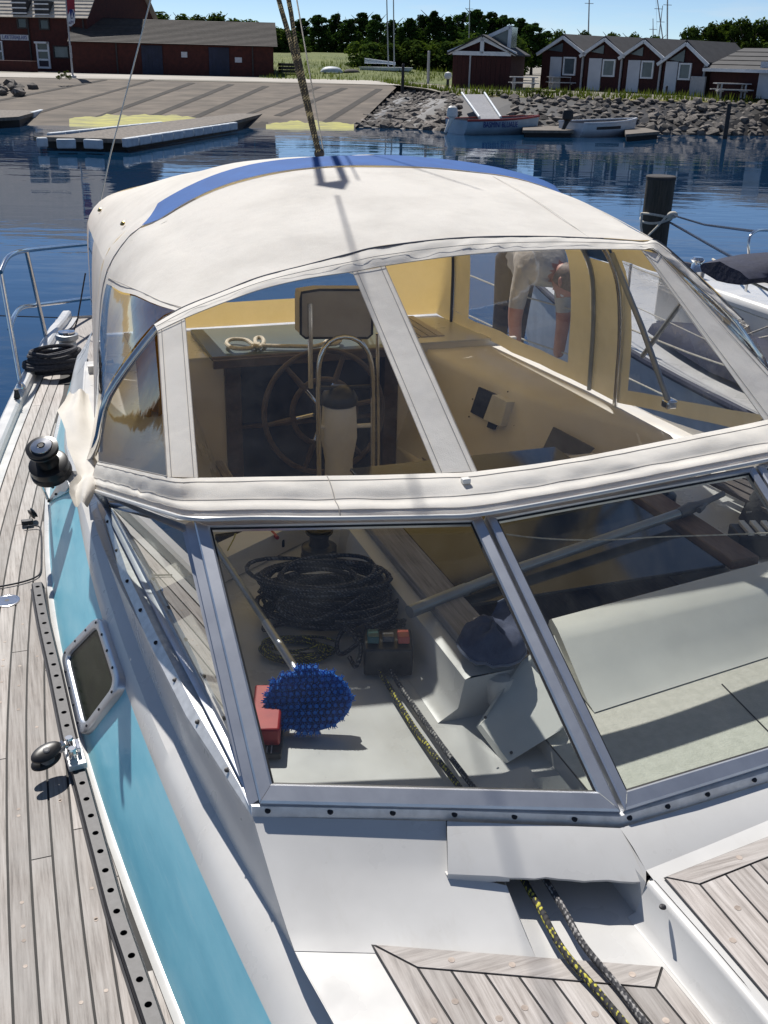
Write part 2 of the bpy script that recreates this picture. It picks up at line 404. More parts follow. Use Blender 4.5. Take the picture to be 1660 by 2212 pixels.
simple('flag_red', (.33,.03,.05), (.26,.024,.04), .8); simple('flag_white', (.7,.7,.72), None, .8); simple('flag_blue', (.02,.03,.16), None, .8)
simple('pole_paint', (.40,.40,.41), None, .5); simple('dark_post', (.05,.045,.045), (.03,.027,.027), .85, scale=6)
simple('pontoon_deck', (.19,.165,.14), (.12,.105,.09), .9, scale=2.5, stretch=(4,.6,1))
simple('float_white', (.52,.57,.62), (.40,.44,.48), .55, scale=4)
simple('boat_hull_blue', (.34,.46,.56), (.27,.38,.47), .4, scale=2)
simple('boat_hull_white', (.62,.66,.70), (.5,.54,.58), .4, scale=2)
simple('boat_red', (.33,.04,.035), None, .5)
def leaf(name, c1, c2):
    m, t, o = nodes(name); c = ramp(t, noise_n(t, coords(t), 2.0, 4), [(.35, c2), (.65, c1)])
    oi = N(t, 'ObjectInfo'); mr = N(t, 'MapRange'); mr.inputs[3].default_value = .75; mr.inputs[4].default_value = 1.25
    t.links.new(oi.outputs['Random'], mr.inputs[0]); c = mixc(t, 1.0, c, mr.outputs[0], 'MULTIPLY')
    d = N(t, 'BsdfDiffuse'); tr = N(t, 'BsdfTranslucent'); s = N(t, 'MixShader'); s.inputs[0].default_value = .4
    t.links.new(c, d.inputs[0]); t.links.new(mixc(t, 1.0, c, (1.3,1.25,.6), 'MULTIPLY'), tr.inputs[0])
    t.links.new(d.outputs[0], s.inputs[1]); t.links.new(tr.outputs[0], s.inputs[2]); t.links.new(s.outputs[0], o.inputs[0])
leaf('leaf_dark', (.042,.082,.022), (.020,.044,.013)); leaf('leaf_mid', (.072,.112,.026), (.034,.062,.016)); leaf('leaf_light', (.105,.135,.035), (.05,.078,.02))
simple('bark', (.07,.055,.042), (.04,.032,.026), .9, scale=5, stretch=(4,4,.6))
simple('brush_blue', (.008,.20,.74), (.004,.12,.52), .75, scale=40)
simple('label_white', (.65,.65,.65), None, .6)

# ================================================================== THE HARBOUR
def struct(o): o['kind'] = 'structure'; return o
QZ = 1.6
struct(MB().poly([(-500,-300,0), (700,-300,0), (700,400,0), (-500,400,0)]).build('water', 'water', sm=0))
# slipway plane
sA, sB, sW = P(165,170,QZ), P(860,184,QZ), P(600,277,0)
sn = (sB-sA).cross(sW-sA).normalized()
if sn.z < 0: sn = -sn
SP = lambda x, y, up=0: PL(x, y, sA+sn*up, sn)
aa = (sB-sA).normalized(); dd = aa.cross(sn).normalized()
if dd.z > 0: dd = -dd
sL = sA-aa*25
slip = MB(); rows = []
for k in range(9):
    f = k/8*26
    rows.append([lerp(sL+dd*f, (SP(860,185)+(SP(700,342)-SP(860,185))*(k/8)), j/24) for j in range(25)])
slip.loft(rows); slipway = struct(slip.build('slipway', 'slip_concrete', sm=0))
for x0, y0, x1, y1, wd in ((-60,228,228,172,.35), (70,247,330,172,.3), (215,252,415,179,.4), (312,258,500,182,.42), (416,256,575,186,.42), (505,258,690,188,.3), (600,250,745,190,.42), (690,272,820,192,.42)):
    a, b = SP(x0,y0,.012), SP(x1,y1,.012); s = (b-a).cross(sn).normalized()*wd/2
    MB().poly((a-s, a+s, b+s, b-s)).build('groove', 'slip_joint', slipway, sm=0)
rg = random.Random(3)
for x0, x1, y0, y1 in ((150,440,252,262), (575,765,260,281)):
    n = 26; top = []; bot = []
    for i in range(n):
        x = lerp(x0, x1, i/(n-1)); e = min(1, 4*min(i/(n-1), 1-i/(n-1)))
        top.append(SP(x, lerp(y0, y1, .55)-(7*e+rg.uniform(0,4))*(1+.2*math.sin(i)), .02)); bot.append(SP(x, 288, .02))
    MB().loft([bot, top]).build('algae_mat', 'algae', slipway, sm=0)
wr_ = random.Random(6)
for x0, x1 in ((-150,60), (440,580), (150,440), (575,768)):
    tp_ = [SP(lerp(x0,x1,k/20), (262 if x0 != 150 else 256)+wr_.uniform(-3,3)+(x0 == 575)*8, .008) for k in range(21)]; MB().loft([[SP(lerp(x0,x1,k/20), 300, .008) for k in range(21)], tp_]).build('wet_band', 'slip_joint', slipway, sm=0)
# ground behind
emb_top = [P(x,y,1.4) for x, y in ((862,188), (905,196), (980,206), (1130,211), (1300,216), (1480,220), (1700,226), (1950,234))]
emb_bot = [P(x,y,-.05) for x, y in ((768,279), (860,281), (965,286), (1100,290), (1300,293), (1480,294), (1700,296), (1950,300))]
emb_top.append(emb_top[-1]+Vector((60,-45,0))); emb_bot.append(emb_bot[-1]+Vector((50,-60,0)))
front = [Vector((-400,90,QZ)), Vector((-60,84,QZ)), sL+Vector((0,0,.0)), sA, sB] + emb_top[1:]
back1 = [p+Vector((0,3.5 if i < 4 else 4,0)) for i, p in enumerate(front)]
for p in back1: p.z = QZ
struct(MB().loft([front, back1, [Vector((p.x*3, 900, QZ)) for p in front]]).build('quay_ground', 'ground_mat', sm=0))
# pale concrete apron along the top of the slip
ap = [(-200,163,-200,156), (165,168.5,165,158), (400,172,400,163), (700,179,700,168), (862,184,880,178), (975,192,985,186)]
struct(MB().loft([[P(a,b,QZ+.006) for a, b, c, d in ap], [P(c,d,QZ+.006) for a, b, c, d in ap]]).build('apron', 'quay_concrete', sm=0))
def far(x, y, dist, z): d = ray(x, y); d = d*(dist/math.hypot(d.x, d.y)); return Vector((d.x, d.y, z))
gfx = [560,640,720,800,880,960,1040,1120]
struct(MB().loft([[far(x,160,82 if x < 900 else 74,QZ+.004) for x in gfx], [far(x,150,95,QZ+.5+.15*math.sin(x)) for x in gfx], [far(x,140,110,QZ+1.3+.2*math.sin(x*.7)) for x in gfx], [far(x,120,135,QZ+1.9) for x in gfx]]).build('grass_field', 'grass_mat', sm=60))
gs = [p+Vector((0,.6,0)) for p in emb_top]
for p in gs: p.z = 1.45
gb = [p+Vector((2,13,0)) for p in emb_top]
for p in gb: p.z = QZ+.03
struct(MB().loft([[p+Vector((0,0,.012)) for p in emb_top], gs, gb]).build('grass_bank', 'dry_grass', sm=0))
# rock embankment
bank = struct(MB().loft([[p-Vector((0,2,.8)) for p in emb_bot], emb_bot, emb_top]).build('rock_bank', 'rock_gap_shade', sm=0))
def rock_mesh(seed):
    r = random.Random(seed); b = MB(); bm = bmesh.new(); bmesh.ops.create_icosphere(bm, subdivisions=1, radius=1)
    off = Vector((r.uniform(0,50), r.uniform(0,50), r.uniform(0,50)))
    for v in bm.verts:
        v.co *= 1+.38*noise.noise(v.co*1.1+off)+.12*noise.noise(v.co*2.6+off)
        v.co.z *= .72
    me = bpy.data.meshes.new('rock'); bm.to_mesh(me); bm.free(); me.materials.append(MAT['rock_mat'])
    me.polygons.foreach_set('use_smooth', [True]*len(me.polygons)); me.set_sharp_from_angle(angle=R_(32)); return me
rocks = [rock_mesh(i) for i in range(7)]
rr = random.Random(11); spots = []
segL = [(emb_top[i+1]-emb_top[i]).length for i in range(len(emb_top)-2)]
for i in range(len(segL)):
    rowsN = 12
    for k in range(rowsN):
        n = max(2, int(segL[i]/.50))
        for j in range(n):
            f = (j+rr.uniform(.1,.9))/n; g = (k+rr.uniform(.2,.8))/rowsN
            p = lerp(lerp(emb_bot[i], emb_bot[i+1], f), lerp(emb_top[i], emb_top[i+1], f), g*1.04)
            q_ = p-CAM; zq = q_.dot(FW); px_, py_ = CX+F_*q_.dot(CR)/zq, CY-F_*q_.dot(CU)/zq
            if 992 < px_ < 1090 and py_ < 264: continue        # the gangway rests here
            spots.append((p, rr.uniform(.15,.34)*(1.15 if g < .5 else .95)))
for i in range(90):       # the little pile at the far left of the slip
    x = rr.uniform(-40,105); y = rr.uniform(170,203)
    spots.append((P(x, y, QZ-.4+.35*rr.random()-(y-170)/33*.55), rr.uniform(.25,.42)))
inview = sorted(spots, key=lambda s: -s[1]/(s[0]-CAM).length)
big = set(id(s) for s in inview[:300])
rest = MB()
for s in spots:
    p, r = s
    if id(s) in big:
        o = bpy.data.objects.new('rock', rr.choice(rocks)); COL.objects.link(o); o.location = p
        o.scale = (r*rr.uniform(.85,1.3), r*rr.uniform(.85,1.3), r*rr.uniform(.8,1.1)); o.rotation_euler = (rr.uniform(-.4,.4), rr.uniform(-.4,.4), rr.uniform(0,6.28)); setpar(o, bank)
    else:
        me = rr.choice(rocks); b = len(rest.v); a = rr.uniform(0,6.28); ca, sa = math.cos(a), math.sin(a)
        for v in me.vertices: rest.v.append(p+Vector((v.co.x*ca-v.co.y*sa, v.co.x*sa+v.co.y*ca, v.co.z))*r)
        for f in me.polygons: rest.face([b+i for i in f.vertices])
if rest.v: tag(rest.build('small_rocks', 'rock_mat', bank, sm=32), kind='stuff')

# ------------------------------------------------------------------ trees
def crown_mesh(seed, mat, n=2600, tall=1.0, clumps=16, leaf=.045):
    """unit crown: radius about 1, height about 2*tall, made of many leaf faces in clumps"""
    r = random.Random(seed); v = []; f = []
    cl = []
    for i in range(clumps):
        h = r.uniform(-.9,.95); rad = math.sqrt(max(.05, 1-h*h))*(.75 if h > 0 else .9)*((1-.42*(h+1)/2) if tall > 1 else 1)
        a = r.uniform(0,6.28); d = rad*math.sqrt(r.random())
        cl.append((Vector((math.cos(a)*d, math.sin(a)*d, h*tall)), r.uniform(.22,.45)*(.80 if clumps > 30 else 1)*((1-.45*max(0,h)) if tall > 1 else 1)))
    for i in range(n):
        c, s = r.choice(cl)
        d = Vector((r.gauss(0,1), r.gauss(0,1), r.gauss(0,1))).normalized()*s*(r.random()**.35)
        p = c+d; nrm = (d.normalized()+Vector((r.uniform(-.8,.8), r.uniform(-.8,.8), r.uniform(-.3,1.0)))).normalized()
        e = nrm.orthogonal().normalized(); e = Matrix.Rotation(r.uniform(0,6.28), 3, nrm) @ e; g = nrm.cross(e)
        l = leaf*r.uniform(.6,1.5); b = len(v)
        v += [p-e*l, p+g*l*.6, p+e*l, p-g*l*.6]; f.append((b, b+1, b+2, b+3))
    me = bpy.data.meshes.new('crown'); me.from_pydata(v, [], f); me.materials.append(MAT[mat]); return me
tb = MB()
tb.tube([Vector((0,0,0)), Vector((.02,0,.4)), Vector((-.02,.02,.9)), Vector((0,0,1.5))], [.075,.055,.04,.012], 7)
for i in range(9):
    a = i*2.4; z = .55+.1*i; tb.tube([Vector((0,0,z)), Vector((math.cos(a)*.25, math.sin(a)*.25, z+.25)), Vector((math.cos(a)*.5, math.sin(a)*.5, z+.42))], [.03,.018,.006], 5)
trunk_src = tb.build('trunk', 'bark'); trunk_me = trunk_src.data; bpy.data.objects.remove(trunk_src)
crowns = {'tall': [crown_mesh(20+i, 'leaf_dark', 4600, 1.5, 70, .075) for i in range(4)],
          'round': [crown_mesh(40+i, 'leaf_mid', 4000, .85, 50, .075) for i in range(3)],
          'bush': [crown_mesh(60+i, 'leaf_mid', 3400, .7, 40, .075) for i in range(3)],
          'shrub': [crown_mesh(80+i, 'leaf_light', 900, .8, 9, .08) for i in range(3)]}
tr_ = random.Random(5)
def tree(kind, x, ytop, ybase, dist, width, label, cat='tree', group=None, name='tree'):
    """a tree whose top shows at (x, ytop) at a given distance; width in pixels"""
    d = ray(x, ytop); d = d*(dist/math.hypot(d.x, d.y)); top = CAM+d; base = Vector((top.x, top.y, QZ))
    t = empty(name, base, label, cat, group); H = top.z-QZ; r = width/2/F_*dist
    low = {'tall': .10, 'round': .14, 'bush': .0, 'shrub': .0}[kind]
    c = bpy.data.objects.new('crown', tr_.choice(crowns[kind])); COL.objects.link(c); c.parent = t
    zh = H*(1-low)/2; tl = {'tall': 1.34, 'round': .80, 'bush': .66, 'shrub': .76}[kind]+.33
    c.location = (0, 0, H*low+zh); c.scale = (r/1.15, r/1.15, zh/tl); c.rotation_euler = (0, 0, tr_.uniform(0,6.28))
    if kind in ('tall', 'round'):
        k = bpy.data.objects.new('trunk', trunk_me); COL.objects.link(k); k.parent = t; k.scale = (H*.45, H*.45, H*.55); k.rotation_euler = (0, 0, tr_.uniform(0,6.28))
    return t
ORD = ['first','second','third','fourth','fifth','sixth','seventh','eighth','ninth','tenth','eleventh','twelfth','thirteenth','fourteenth','fifteenth','sixteenth','seventeenth','eighteenth','nineteenth']
G1 = 'tall trees of the windbreak behind the harbour'
row = [(628,62,150), (655,34,52), (690,26,60), (724,20,48), (752,32,56), (785,22,60), (815,26,50), (850,34,52), (884,30,56), (912,22,52), (938,18,54), (968,26,56), (1000,20,56), (1030,14,58), (1062,20,60), (1095,26,60), (1126,34,60), (1156,44,62), (1184,62,56)]
for i, (x, y, wpx) in enumerate(row):
    tree('tall', x, y, 120, tr_.uniform(135,155), min(wpx,70)*1.6, ORD[i]+' tall dark tree from the left in the windbreak row behind the field', group=G1)
for i, (x, y, wpx) in enumerate([(215,28,60), (262,24,62), (300,18,66), (345,20,66), (392,24,60), (432,26,62), (470,24,66), (508,36,60), (545,38,66), (583,52,70), (618,70,70), (606,58,50)]):
    tree('round', x, y, 120, tr_.uniform(118,132), wpx*1.6, ORD[i]+' dark bushy tree from the left behind the ridge of the long brick shed', group='trees behind the long brick shed')
for x, y, wpx, lab in [(1214,58,52,'small round tree just left of the first gabled hut roof'), (1268,60,56,'round tree behind the valley between the first two hut roofs'), (1322,66,60,'low spreading tree above the second hut roof'), (1366,68,56,'low spreading tree above the third hut roof'), (1418,72,54,'small tree behind the fourth hut roof'), (1446,84,50,'lowest small tree left of the right-hand tree group')]:
    tree('round', x, y, 120, tr_.uniform(95,110), wpx*1.2, lab)
for i, (x, y, wpx) in enumerate([(1500,52,62), (1535,44,70), (1575,38,74), (1615,34,72), (1655,36,76), (1700,44,80)]):
    tree('round', x, y, 120, tr_.uniform(100,112), wpx*1.25, ORD[i]+' large dark tree from the left in the group at the far right', group='large trees on the far right')
for i, (x, y, wpx) in enumerate([(620,118,70), (668,122,80), (716,124,70)]):
    tree('bush', x, y, 140, 118, wpx*1.3, ORD[i]+' low hedge bush from the left at the back of the grass field', 'bush', 'low hedge bushes', 'bush')
for x, y, wpx, lab in [(790,84,100,'rounded green bush left of the two bare masts'), (845,88,90,'rounded green bush directly behind the two bare masts'), (905,80,110,'broad rounded bush behind the grey post'), (965,82,110,'broad rounded bush left of the small red shed'), (1030,70,120,'leafy bush behind the roof of the small red shed'), (1100,66,110,'leafy bush right of the small shed\'s raised roof')]:
    tree('bush', x, y, 150, 100, wpx*1.2, lab, 'bush', None, 'bush')
for i, (x, y, wpx) in enumerate([(1072,196,40), (1155,188,60), (1180,190,50), (1215,192,52), (1470,206,26), (1560,214,24)]):
    tree('shrub', x, y, 210, 60, wpx, ORD[i]+' bright green weed clump from the left on top of the rock bank', 'weeds', 'green weed clumps along the rock bank', 'weed_clump')
for i, (x, y, wpx) in enumerate([(126,152,20), (145,150,24)]):
    tree('shrub', x, y, 178, 66, wpx, ['smaller','larger'][i]+' clump of green weeds standing beside the foot of the flagpole', 'weeds', 'weed clumps by the flagpole', 'weed_clump')
# tall grass as ground cover
gr = random.Random(9); g = MB()
def blade(p, h):
    a = gr.uniform(0,6.28); s = Vector((math.cos(a), math.sin(a), 0))*h*.10; l = Vector((gr.uniform(-.3,.3), gr.uniform(-.3,.3), 1))*h
    b = len(g.v); g.v += [p-s, p+s, p+l]; g.face((b, b+1, b+2))
for i in range(2600):
    k = gr.randrange(len(emb_top)-2); f = gr.random(); u = gr.random()
    p = lerp(lerp(emb_top[k], emb_top[k+1], f), lerp(gs[k], gs[k+1], f), gr.random())+Vector((.3*u, 1.6*u*u*3, .1*u))
    blade(p, gr.uniform(.15,.5))
for i in range(3000):
    dd_ = gr.uniform(80,112); p = far(gr.uniform(570,985), 150, dd_, QZ+max(0,(dd_-84)/26*1.25)); blade(p, gr.uniform(.15,.42))
tag(g.build('tall_grass', 'leaf_light', sm=0), 'tall rough grass along the rock bank and field', 'grass', kind='stuff')

# ------------------------------------------------------------------ buildings
def facade(xa, ya, xb, yb, z=QZ):
    a, b = P(xa,ya,z), P(xb,yb,z); u = (b-a).normalized(); n = Vector((u.y, -u.x, 0))     # n points to the camera
    if n.dot(CAM-a) < 0: n = -n
    return a, u, n
def on(fc, x, y, off=0): a, u, n = fc; return PL(x, y, a+n*off, n)
def rect(fc, x0, y0, x1, y1):
    """upright rectangle on the facade: (s0, s1, z0, z1)"""
    a, u, n = fc; p, q = on(fc, x0, (y0+y1)/2), on(fc, x1, (y0+y1)/2)
    xm = (x0+x1)/2; return (p-a).dot(u), (q-a).dot(u), on(fc, xm, y1).z, on(fc, xm, y0).z
def slab(b, fc, s0, s1, z0, z1, o0, o1):
    a, u, n = fc; pts = [a+u*s+n*o0 for s in (s0, s1)]
    c = (a+u*((s0+s1)/2)+n*((o0+o1)/2)); c = Vector((c.x, c.y, (z0+z1)/2))
    M = Matrix((u, n, Vector((0,0,1)))).transposed(); return b.box(c, (abs(s1-s0), abs(o1-o0), z1-z0), M)
def opening(parent, fc, px, frame, fill, name='window', bars=0, bw=.09, hbars=0):
    s0, s1, z0, z1 = rect(fc, *px); f = MB()
    slab(f, fc, s0, s0+bw, z0, z1, 0, .09); slab(f, fc, s1-bw, s1, z0, z1, 0, .09)
    slab(f, fc, s0+bw, s1-bw, z0, z0+bw, 0, .088); slab(f, fc, s0+bw, s1-bw, z1-bw, z1, 0, .088)
    for k in range(bars): s = lerp(s0, s1, (k+1)/(bars+1)); slab(f, fc, s-bw/2, s+bw/2, z0+bw, z1-bw, .02, .084)
    for k in range(hbars): z = lerp(z0, z1, (k+1)/(hbars+1)); slab(f, fc, s0+bw, s1-bw, z-bw/2, z+bw/2, .02, .084)
    o = f.build(name, frame, parent, sm=0); slab(MB(), fc, s0+bw, s1-bw, z0+bw, z1-bw, .01, .04).build('pane', fill, o, sm=0); return o
def wallbox(parent, fc, s0, s1, z0, z1, depth, mat, name='wall'):
    return slab(MB(), fc, s0, s1, z0, z1, -depth, 0).build(name, mat, parent, sm=0)

# long low brick shed
fc = facade(190,158,592,167); a0, u0, n0 = fc; L = (P(592,167,QZ)-a0).length
shed = empty('brick_shed', a0+u0*L/2-n0*4, 'long low red brick shed with a grey tiled roof behind the slipway', 'shed')
D = 8.5; ez = on(fc, 400, 93).z; rz = on(fc, 373, 44, -D/2).z
wallbox(shed, fc, -1, L, QZ, ez, D, 'red_brick')
gb_ = MB()
for s in (L-.25, -1): gb_.prism([a0+u0*s+Vector((0,0,ez-a0.z)), a0+u0*s-n0*D+Vector((0,0,ez-a0.z)), a0+u0*s-n0*D/2+Vector((0,0,rz-a0.z-.1))], u0*.25)
gb_.build('gable', 'red_brick', shed, sm=0)
def roof_tiles(parent, fc, s0, s1, ez, rz, run, mat, over=.4, rows=20, name='roof', back=True):
    """courses of tiles, each course its own stepped slab"""
    a, u, n = fc; e = a+n*over; e.z = ez-.12; r = a-n*run; r.z = rz; sl = r-e; nn = u.cross(sl).normalized()
    if nn.z < 0: nn = -nn
    ro = MB()
    ro.poly([a+u*s0+(e-a), a+u*s1+(e-a), a+u*s1+(r-a), a+u*s0+(r-a)])
    if back:
        e2 = a-n*(2*run+over); e2.z = ez-.12
        ro.poly([u*s0+r+nn*.05, u*s1+r+nn*.05, u*s1+e2+nn*.05, u*s0+e2+nn*.05])
    o = ro.build(name, mat, parent, sm=0)
    for k in range(rows):
        p, q = e+sl*(k/rows), e+sl*((k+1.12)/rows)
        b = MB(); nt_ = int((s1-s0)/.55)
        l = [u*s0+p+nn*.06, u*s1+p+nn*.06]; h = [u*s0+q+nn*.02, u*s1+q+nn*.02]; lo_ = [u*s0+p+nn*.01, u*s1+p+nn*.01]
        b.loft([lo_, l, h]); b.build('tile_course', mat, o, sm=0)
    return o
roof_tiles(shed, fc, -1.2, L+.3, ez, rz, D/2, 'roof_tile_dark')
for x0, x1 in ((307,352), (452,496)):
    s0, s1, z0, z1 = rect(fc, x0, 98+(x0-307)*.03, x1, 160+(x0-307)*.03); d = slab(MB(), fc, s0, s1, QZ, z1, 0, .06).build('door', 'blue_door', shed, sm=0)
    for k in range(6): s = lerp(s0, s1, (k+.5)/6); slab(MB(), fc, s-(s1-s0)/13, s+(s1-s0)/13, QZ+.05, z1-.05, .06, .085).build('board', 'blue_door', d, sm=0)
for x0, y0, x1, y1 in ((392,112,405,124), (508,124,523,135)):
    s0, s1, z0, z1 = rect(fc, x0, y0, x1, y1); slab(MB(), fc, s0, s1, z0, z1, 0, .05).build('notice_board', 'sign_white', shed, sm=0)
s0, s1, z0, z1 = rect(fc, 252,100,254,160); slab(MB(), fc, s0, s0+.1, QZ, ez, 0, .1).build('downpipe', 'dark_post', shed, sm=0)
s0, s1, z0, z1 = rect(fc, 545,103,547,165); slab(MB(), fc, s0, s0+.1, QZ, ez, 0, .1).build('downpipe', 'dark_post', shed, sm=0)

# taller brick building on the left
fc = facade(-160,146,196,157); a0, u0, n0 = fc; L = (P(196,157,QZ)-a0).length
bl = empty('harbour_building', a0+u0*L/2-n0*4, 'two storey red brick building with pale tiled roof at the top left', 'building')
ez = on(fc, 90, 35).z; D = 11; rz = ez+6.2
wallbox(bl, fc, 0, L, QZ, ez, D, 'red_brick')
g_ = MB(); p = a0+u0*(L-.3); p.z = ez; g_.prism([p, p-n0*D, p-n0*D/2+Vector((0,0,6.0))], u0*.3); g_.build('gable', 'red_brick', bl, sm=0)
rf = roof_tiles(bl, fc, -.3, L+.35, ez, rz, D/2, 'roof_tile_pale', .35, 26)
for x0, y0, x1, y1 in ((38,38,60,62), (86,41,108,65)):
    s0, s1, z0, z1 = rect(fc, x0, y0, x1, y1); z1 += .1
    w_ = opening(bl, fc, (x0,y0,x1,y1), 'dark_post', 'window_pane', 'window', 0, .1)
    slab(MB(), fc, s0-.15, s1+.15, z1, z1+1.1, -1.2, .25).build('dormer', 'roof_felt', bl, sm=0)
    for k in range(3): slab(MB(), fc, s0-.2, s1+.2, z1+.15+.35*k, z1+.24+.35*k, .25, .33).build('dormer_trim', 'white_paint', bl, sm=0)
opening(bl, fc, (81,90,109,148), 'white_paint', 'window_pane', 'door', 0, .14, 2)
slab(MB(), fc, *rect(fc, 80,90,106,94)[:2], rect(fc, 80,90,106,94)[2], rect(fc, 80,90,106,94)[3], 0, .4).build('door_canopy', 'white_paint', bl, sm=0)
opening(bl, fc, (155,99,186,126), 'white_paint', 'sign_blue', 'window', 0, .12, 1)
opening(bl, fc, (117,99,150,126), 'dark_post', 'window_pane_pale', 'window', 0, .08)
opening(bl, fc, (-30,88,8,132), 'white_paint', 'window_pane', 'window', 1, .1, 1)
s0, s1, z0, z1 = rect(fc, 3,75,64,87); sg = slab(MB(), fc, s0, s1, z0, z1, 0, .08).build('name_board', 'sign_white', bl, sm=0)
text_mesh('LÆKTERIAJLARS', (z1-z0)*.95, a0+u0*((s0+s1)/2)+n0*.09+Vector((0,0,(z0+z1)/2-a0.z)), u0, (0,0,1), 'lettering', 'sign_blue', sg, .005, (s1-s0)*.86)
for x0, x1 in ((65,67), (183,185)):
    s0, s1, z0, z1 = rect(fc, x0,40,x1,150); slab(MB(), fc, s0, s0+.1, QZ, ez, 0, .1).build('downpipe', 'dark_post', bl, sm=0)
fp = facade(-60,152,70,156); a1, u1, n1 = fp
o = slab(MB(), fp, 0, (P(70,156,QZ)-a1).length, QZ, on(fp,35,131).z, -.8, 0).build('brick_planter', 'red_brick', sm=0, bevel=.03)
tag(o, 'low red brick planter wall in front of the two storey building', 'planter')

# banner on its pole
base = P(158,168,QZ); top = PL(139,-40,base,(CAM-base).normalized())
fl = empty('flagpole', base, 'leaning pale flagpole with red, white and blue banner by the slipway', 'flagpole')
ax = (top-base); MB().tube([base, base+ax], [.06,.04], 10).build('pole', 'pole_paint', fl)
MB().lathe([(.22,0), (.22,.12), (.1,.16)], base, (0,0,1), 12).build('foot', 'pole_paint', fl)
vn = (CAM-base).normalized(); vr = CR.copy()
def bp(x, y, off=0): return PL(x, y, base+vn*off, vn)
def banner(xy, mat, name, off, par):
    pts = [bp(x,y,off) for x, y in xy]; b = MB(); b.prism(pts, -vn*.02); return b.build(name, mat, par, sm=0)
fb = banner([(137,-30), (160,-30), (162,10), (163,33), (154,57), (147,56), (144,20)], 'flag_red', 'banner', .02, fl)
banner([(147,33), (152,22), (159,20), (163,30), (163,36), (162,50), (154,57), (147,56)], 'flag_white', 'banner_field', .04, fb)
c0 = bp(154.5,30,.06); ra = (bp(160.5,30,.06)-c0).length; rb_ = (bp(154.5,19.5,.06)-c0).length
MB().prism([c0+vr*math.cos(k*.4)*ra+Vector((0,0,1))*math.sin(k*.4)*rb_ for k in range(16)], -vn*.01).build('banner_disc', 'flag_blue', fb, sm=0)
MB().prism([bp(154,38,.08), bp(159,38,.08), bp(158,31,.08), bp(156.5,22,.08), bp(155.5,31,.08)], -vn*.01).build('banner_emblem', 'flag_white', fb, sm=0)
text_mesh('aM', (bp(150,45,0)-bp(150,55,0)).length, bp(154.5,48.5,.1), vr, (0,0,1), 'banner_lettering', 'flag_blue', fb, .004)

# small red shed with raised roof light
fc = facade(976,189,1100,193); a0, u0, n0 = fc; L = (P(1100,193,QZ)-a0).length
sh = empty('wooden_shed', a0+u0*L/2-n0*2, 'small dark red shed with white gable trim above the rock bank', 'shed')
ez = on(fc, 978,114).z; az_ = on(fc, 1037,83).z; D = 5
wallbox(sh, fc, 0, L, QZ, ez, D, 'red_board')
m_ = a0+u0*(L/2); A = a0.copy(); A.z = ez; B = a0+u0*L; B.z = ez; T = m_.copy(); T.z = az_
MB().prism([A-n0*.15, B-n0*.15, T-n0*.15], -n0*(D-.2)).build('gable', 'red_board', sh, sm=0)
tr = MB()
for p, q in ((A-u0*.3, T), (T, B+u0*.3), (A, B), (m_.copy().lerp(m_, 1)+Vector((0,0,ez-QZ)), T)):
    d = (q-p).normalized(); s = d.cross(n0).normalized()*.11; tr.prism([p-s, q-s, q+s, p+s], n0*.14)
tr.build('gable_trim', 'white_paint', sh, sm=0)
for k in (-1, 1):
    e = (A-u0*.35 if k < 0 else B+u0*.35)+Vector((0,0,-.1)); rt = T+Vector((0,0,.14))
    MB().prism([e+n0*.25, rt+n0*.25, rt-n0*D, e-n0*D], Vector((0,0,.08))).build('roof', 'roof_felt', sh, sm=0)
q0, q1, q2 = on(fc,1046,84,-1.5), on(fc,1104,57,-1.5), on(fc,1099,114,-1.5)
MB().prism([q0, q2, q1], -n0*2.5).build('roof_light', 'window_pane_pale', sh, sm=0)
b = MB()
for p, q in ((q0,q1), (q1,q2)):
    d = (q-p).normalized(); s = d.cross(n0).normalized()*.10; b.prism([p-s, q-s, q+s, p+s], n0*.12)
b.build('roof_light_frame', 'white_paint', sh, sm=0)
s0, s1, z0, z1 = rect(fc, 1014,118,1017,188); slab(MB(), fc, s0, s0+.09, QZ, ez, 0, .08).build('door_edge', 'pole_paint', sh, sm=0)
for k in range(12):
    s = L*(k+.5)/12; slab(MB(), fc, s-L/25, s+L/25, QZ, ez-.2, 0, .03).build('board', 'red_board', sh, sm=0)

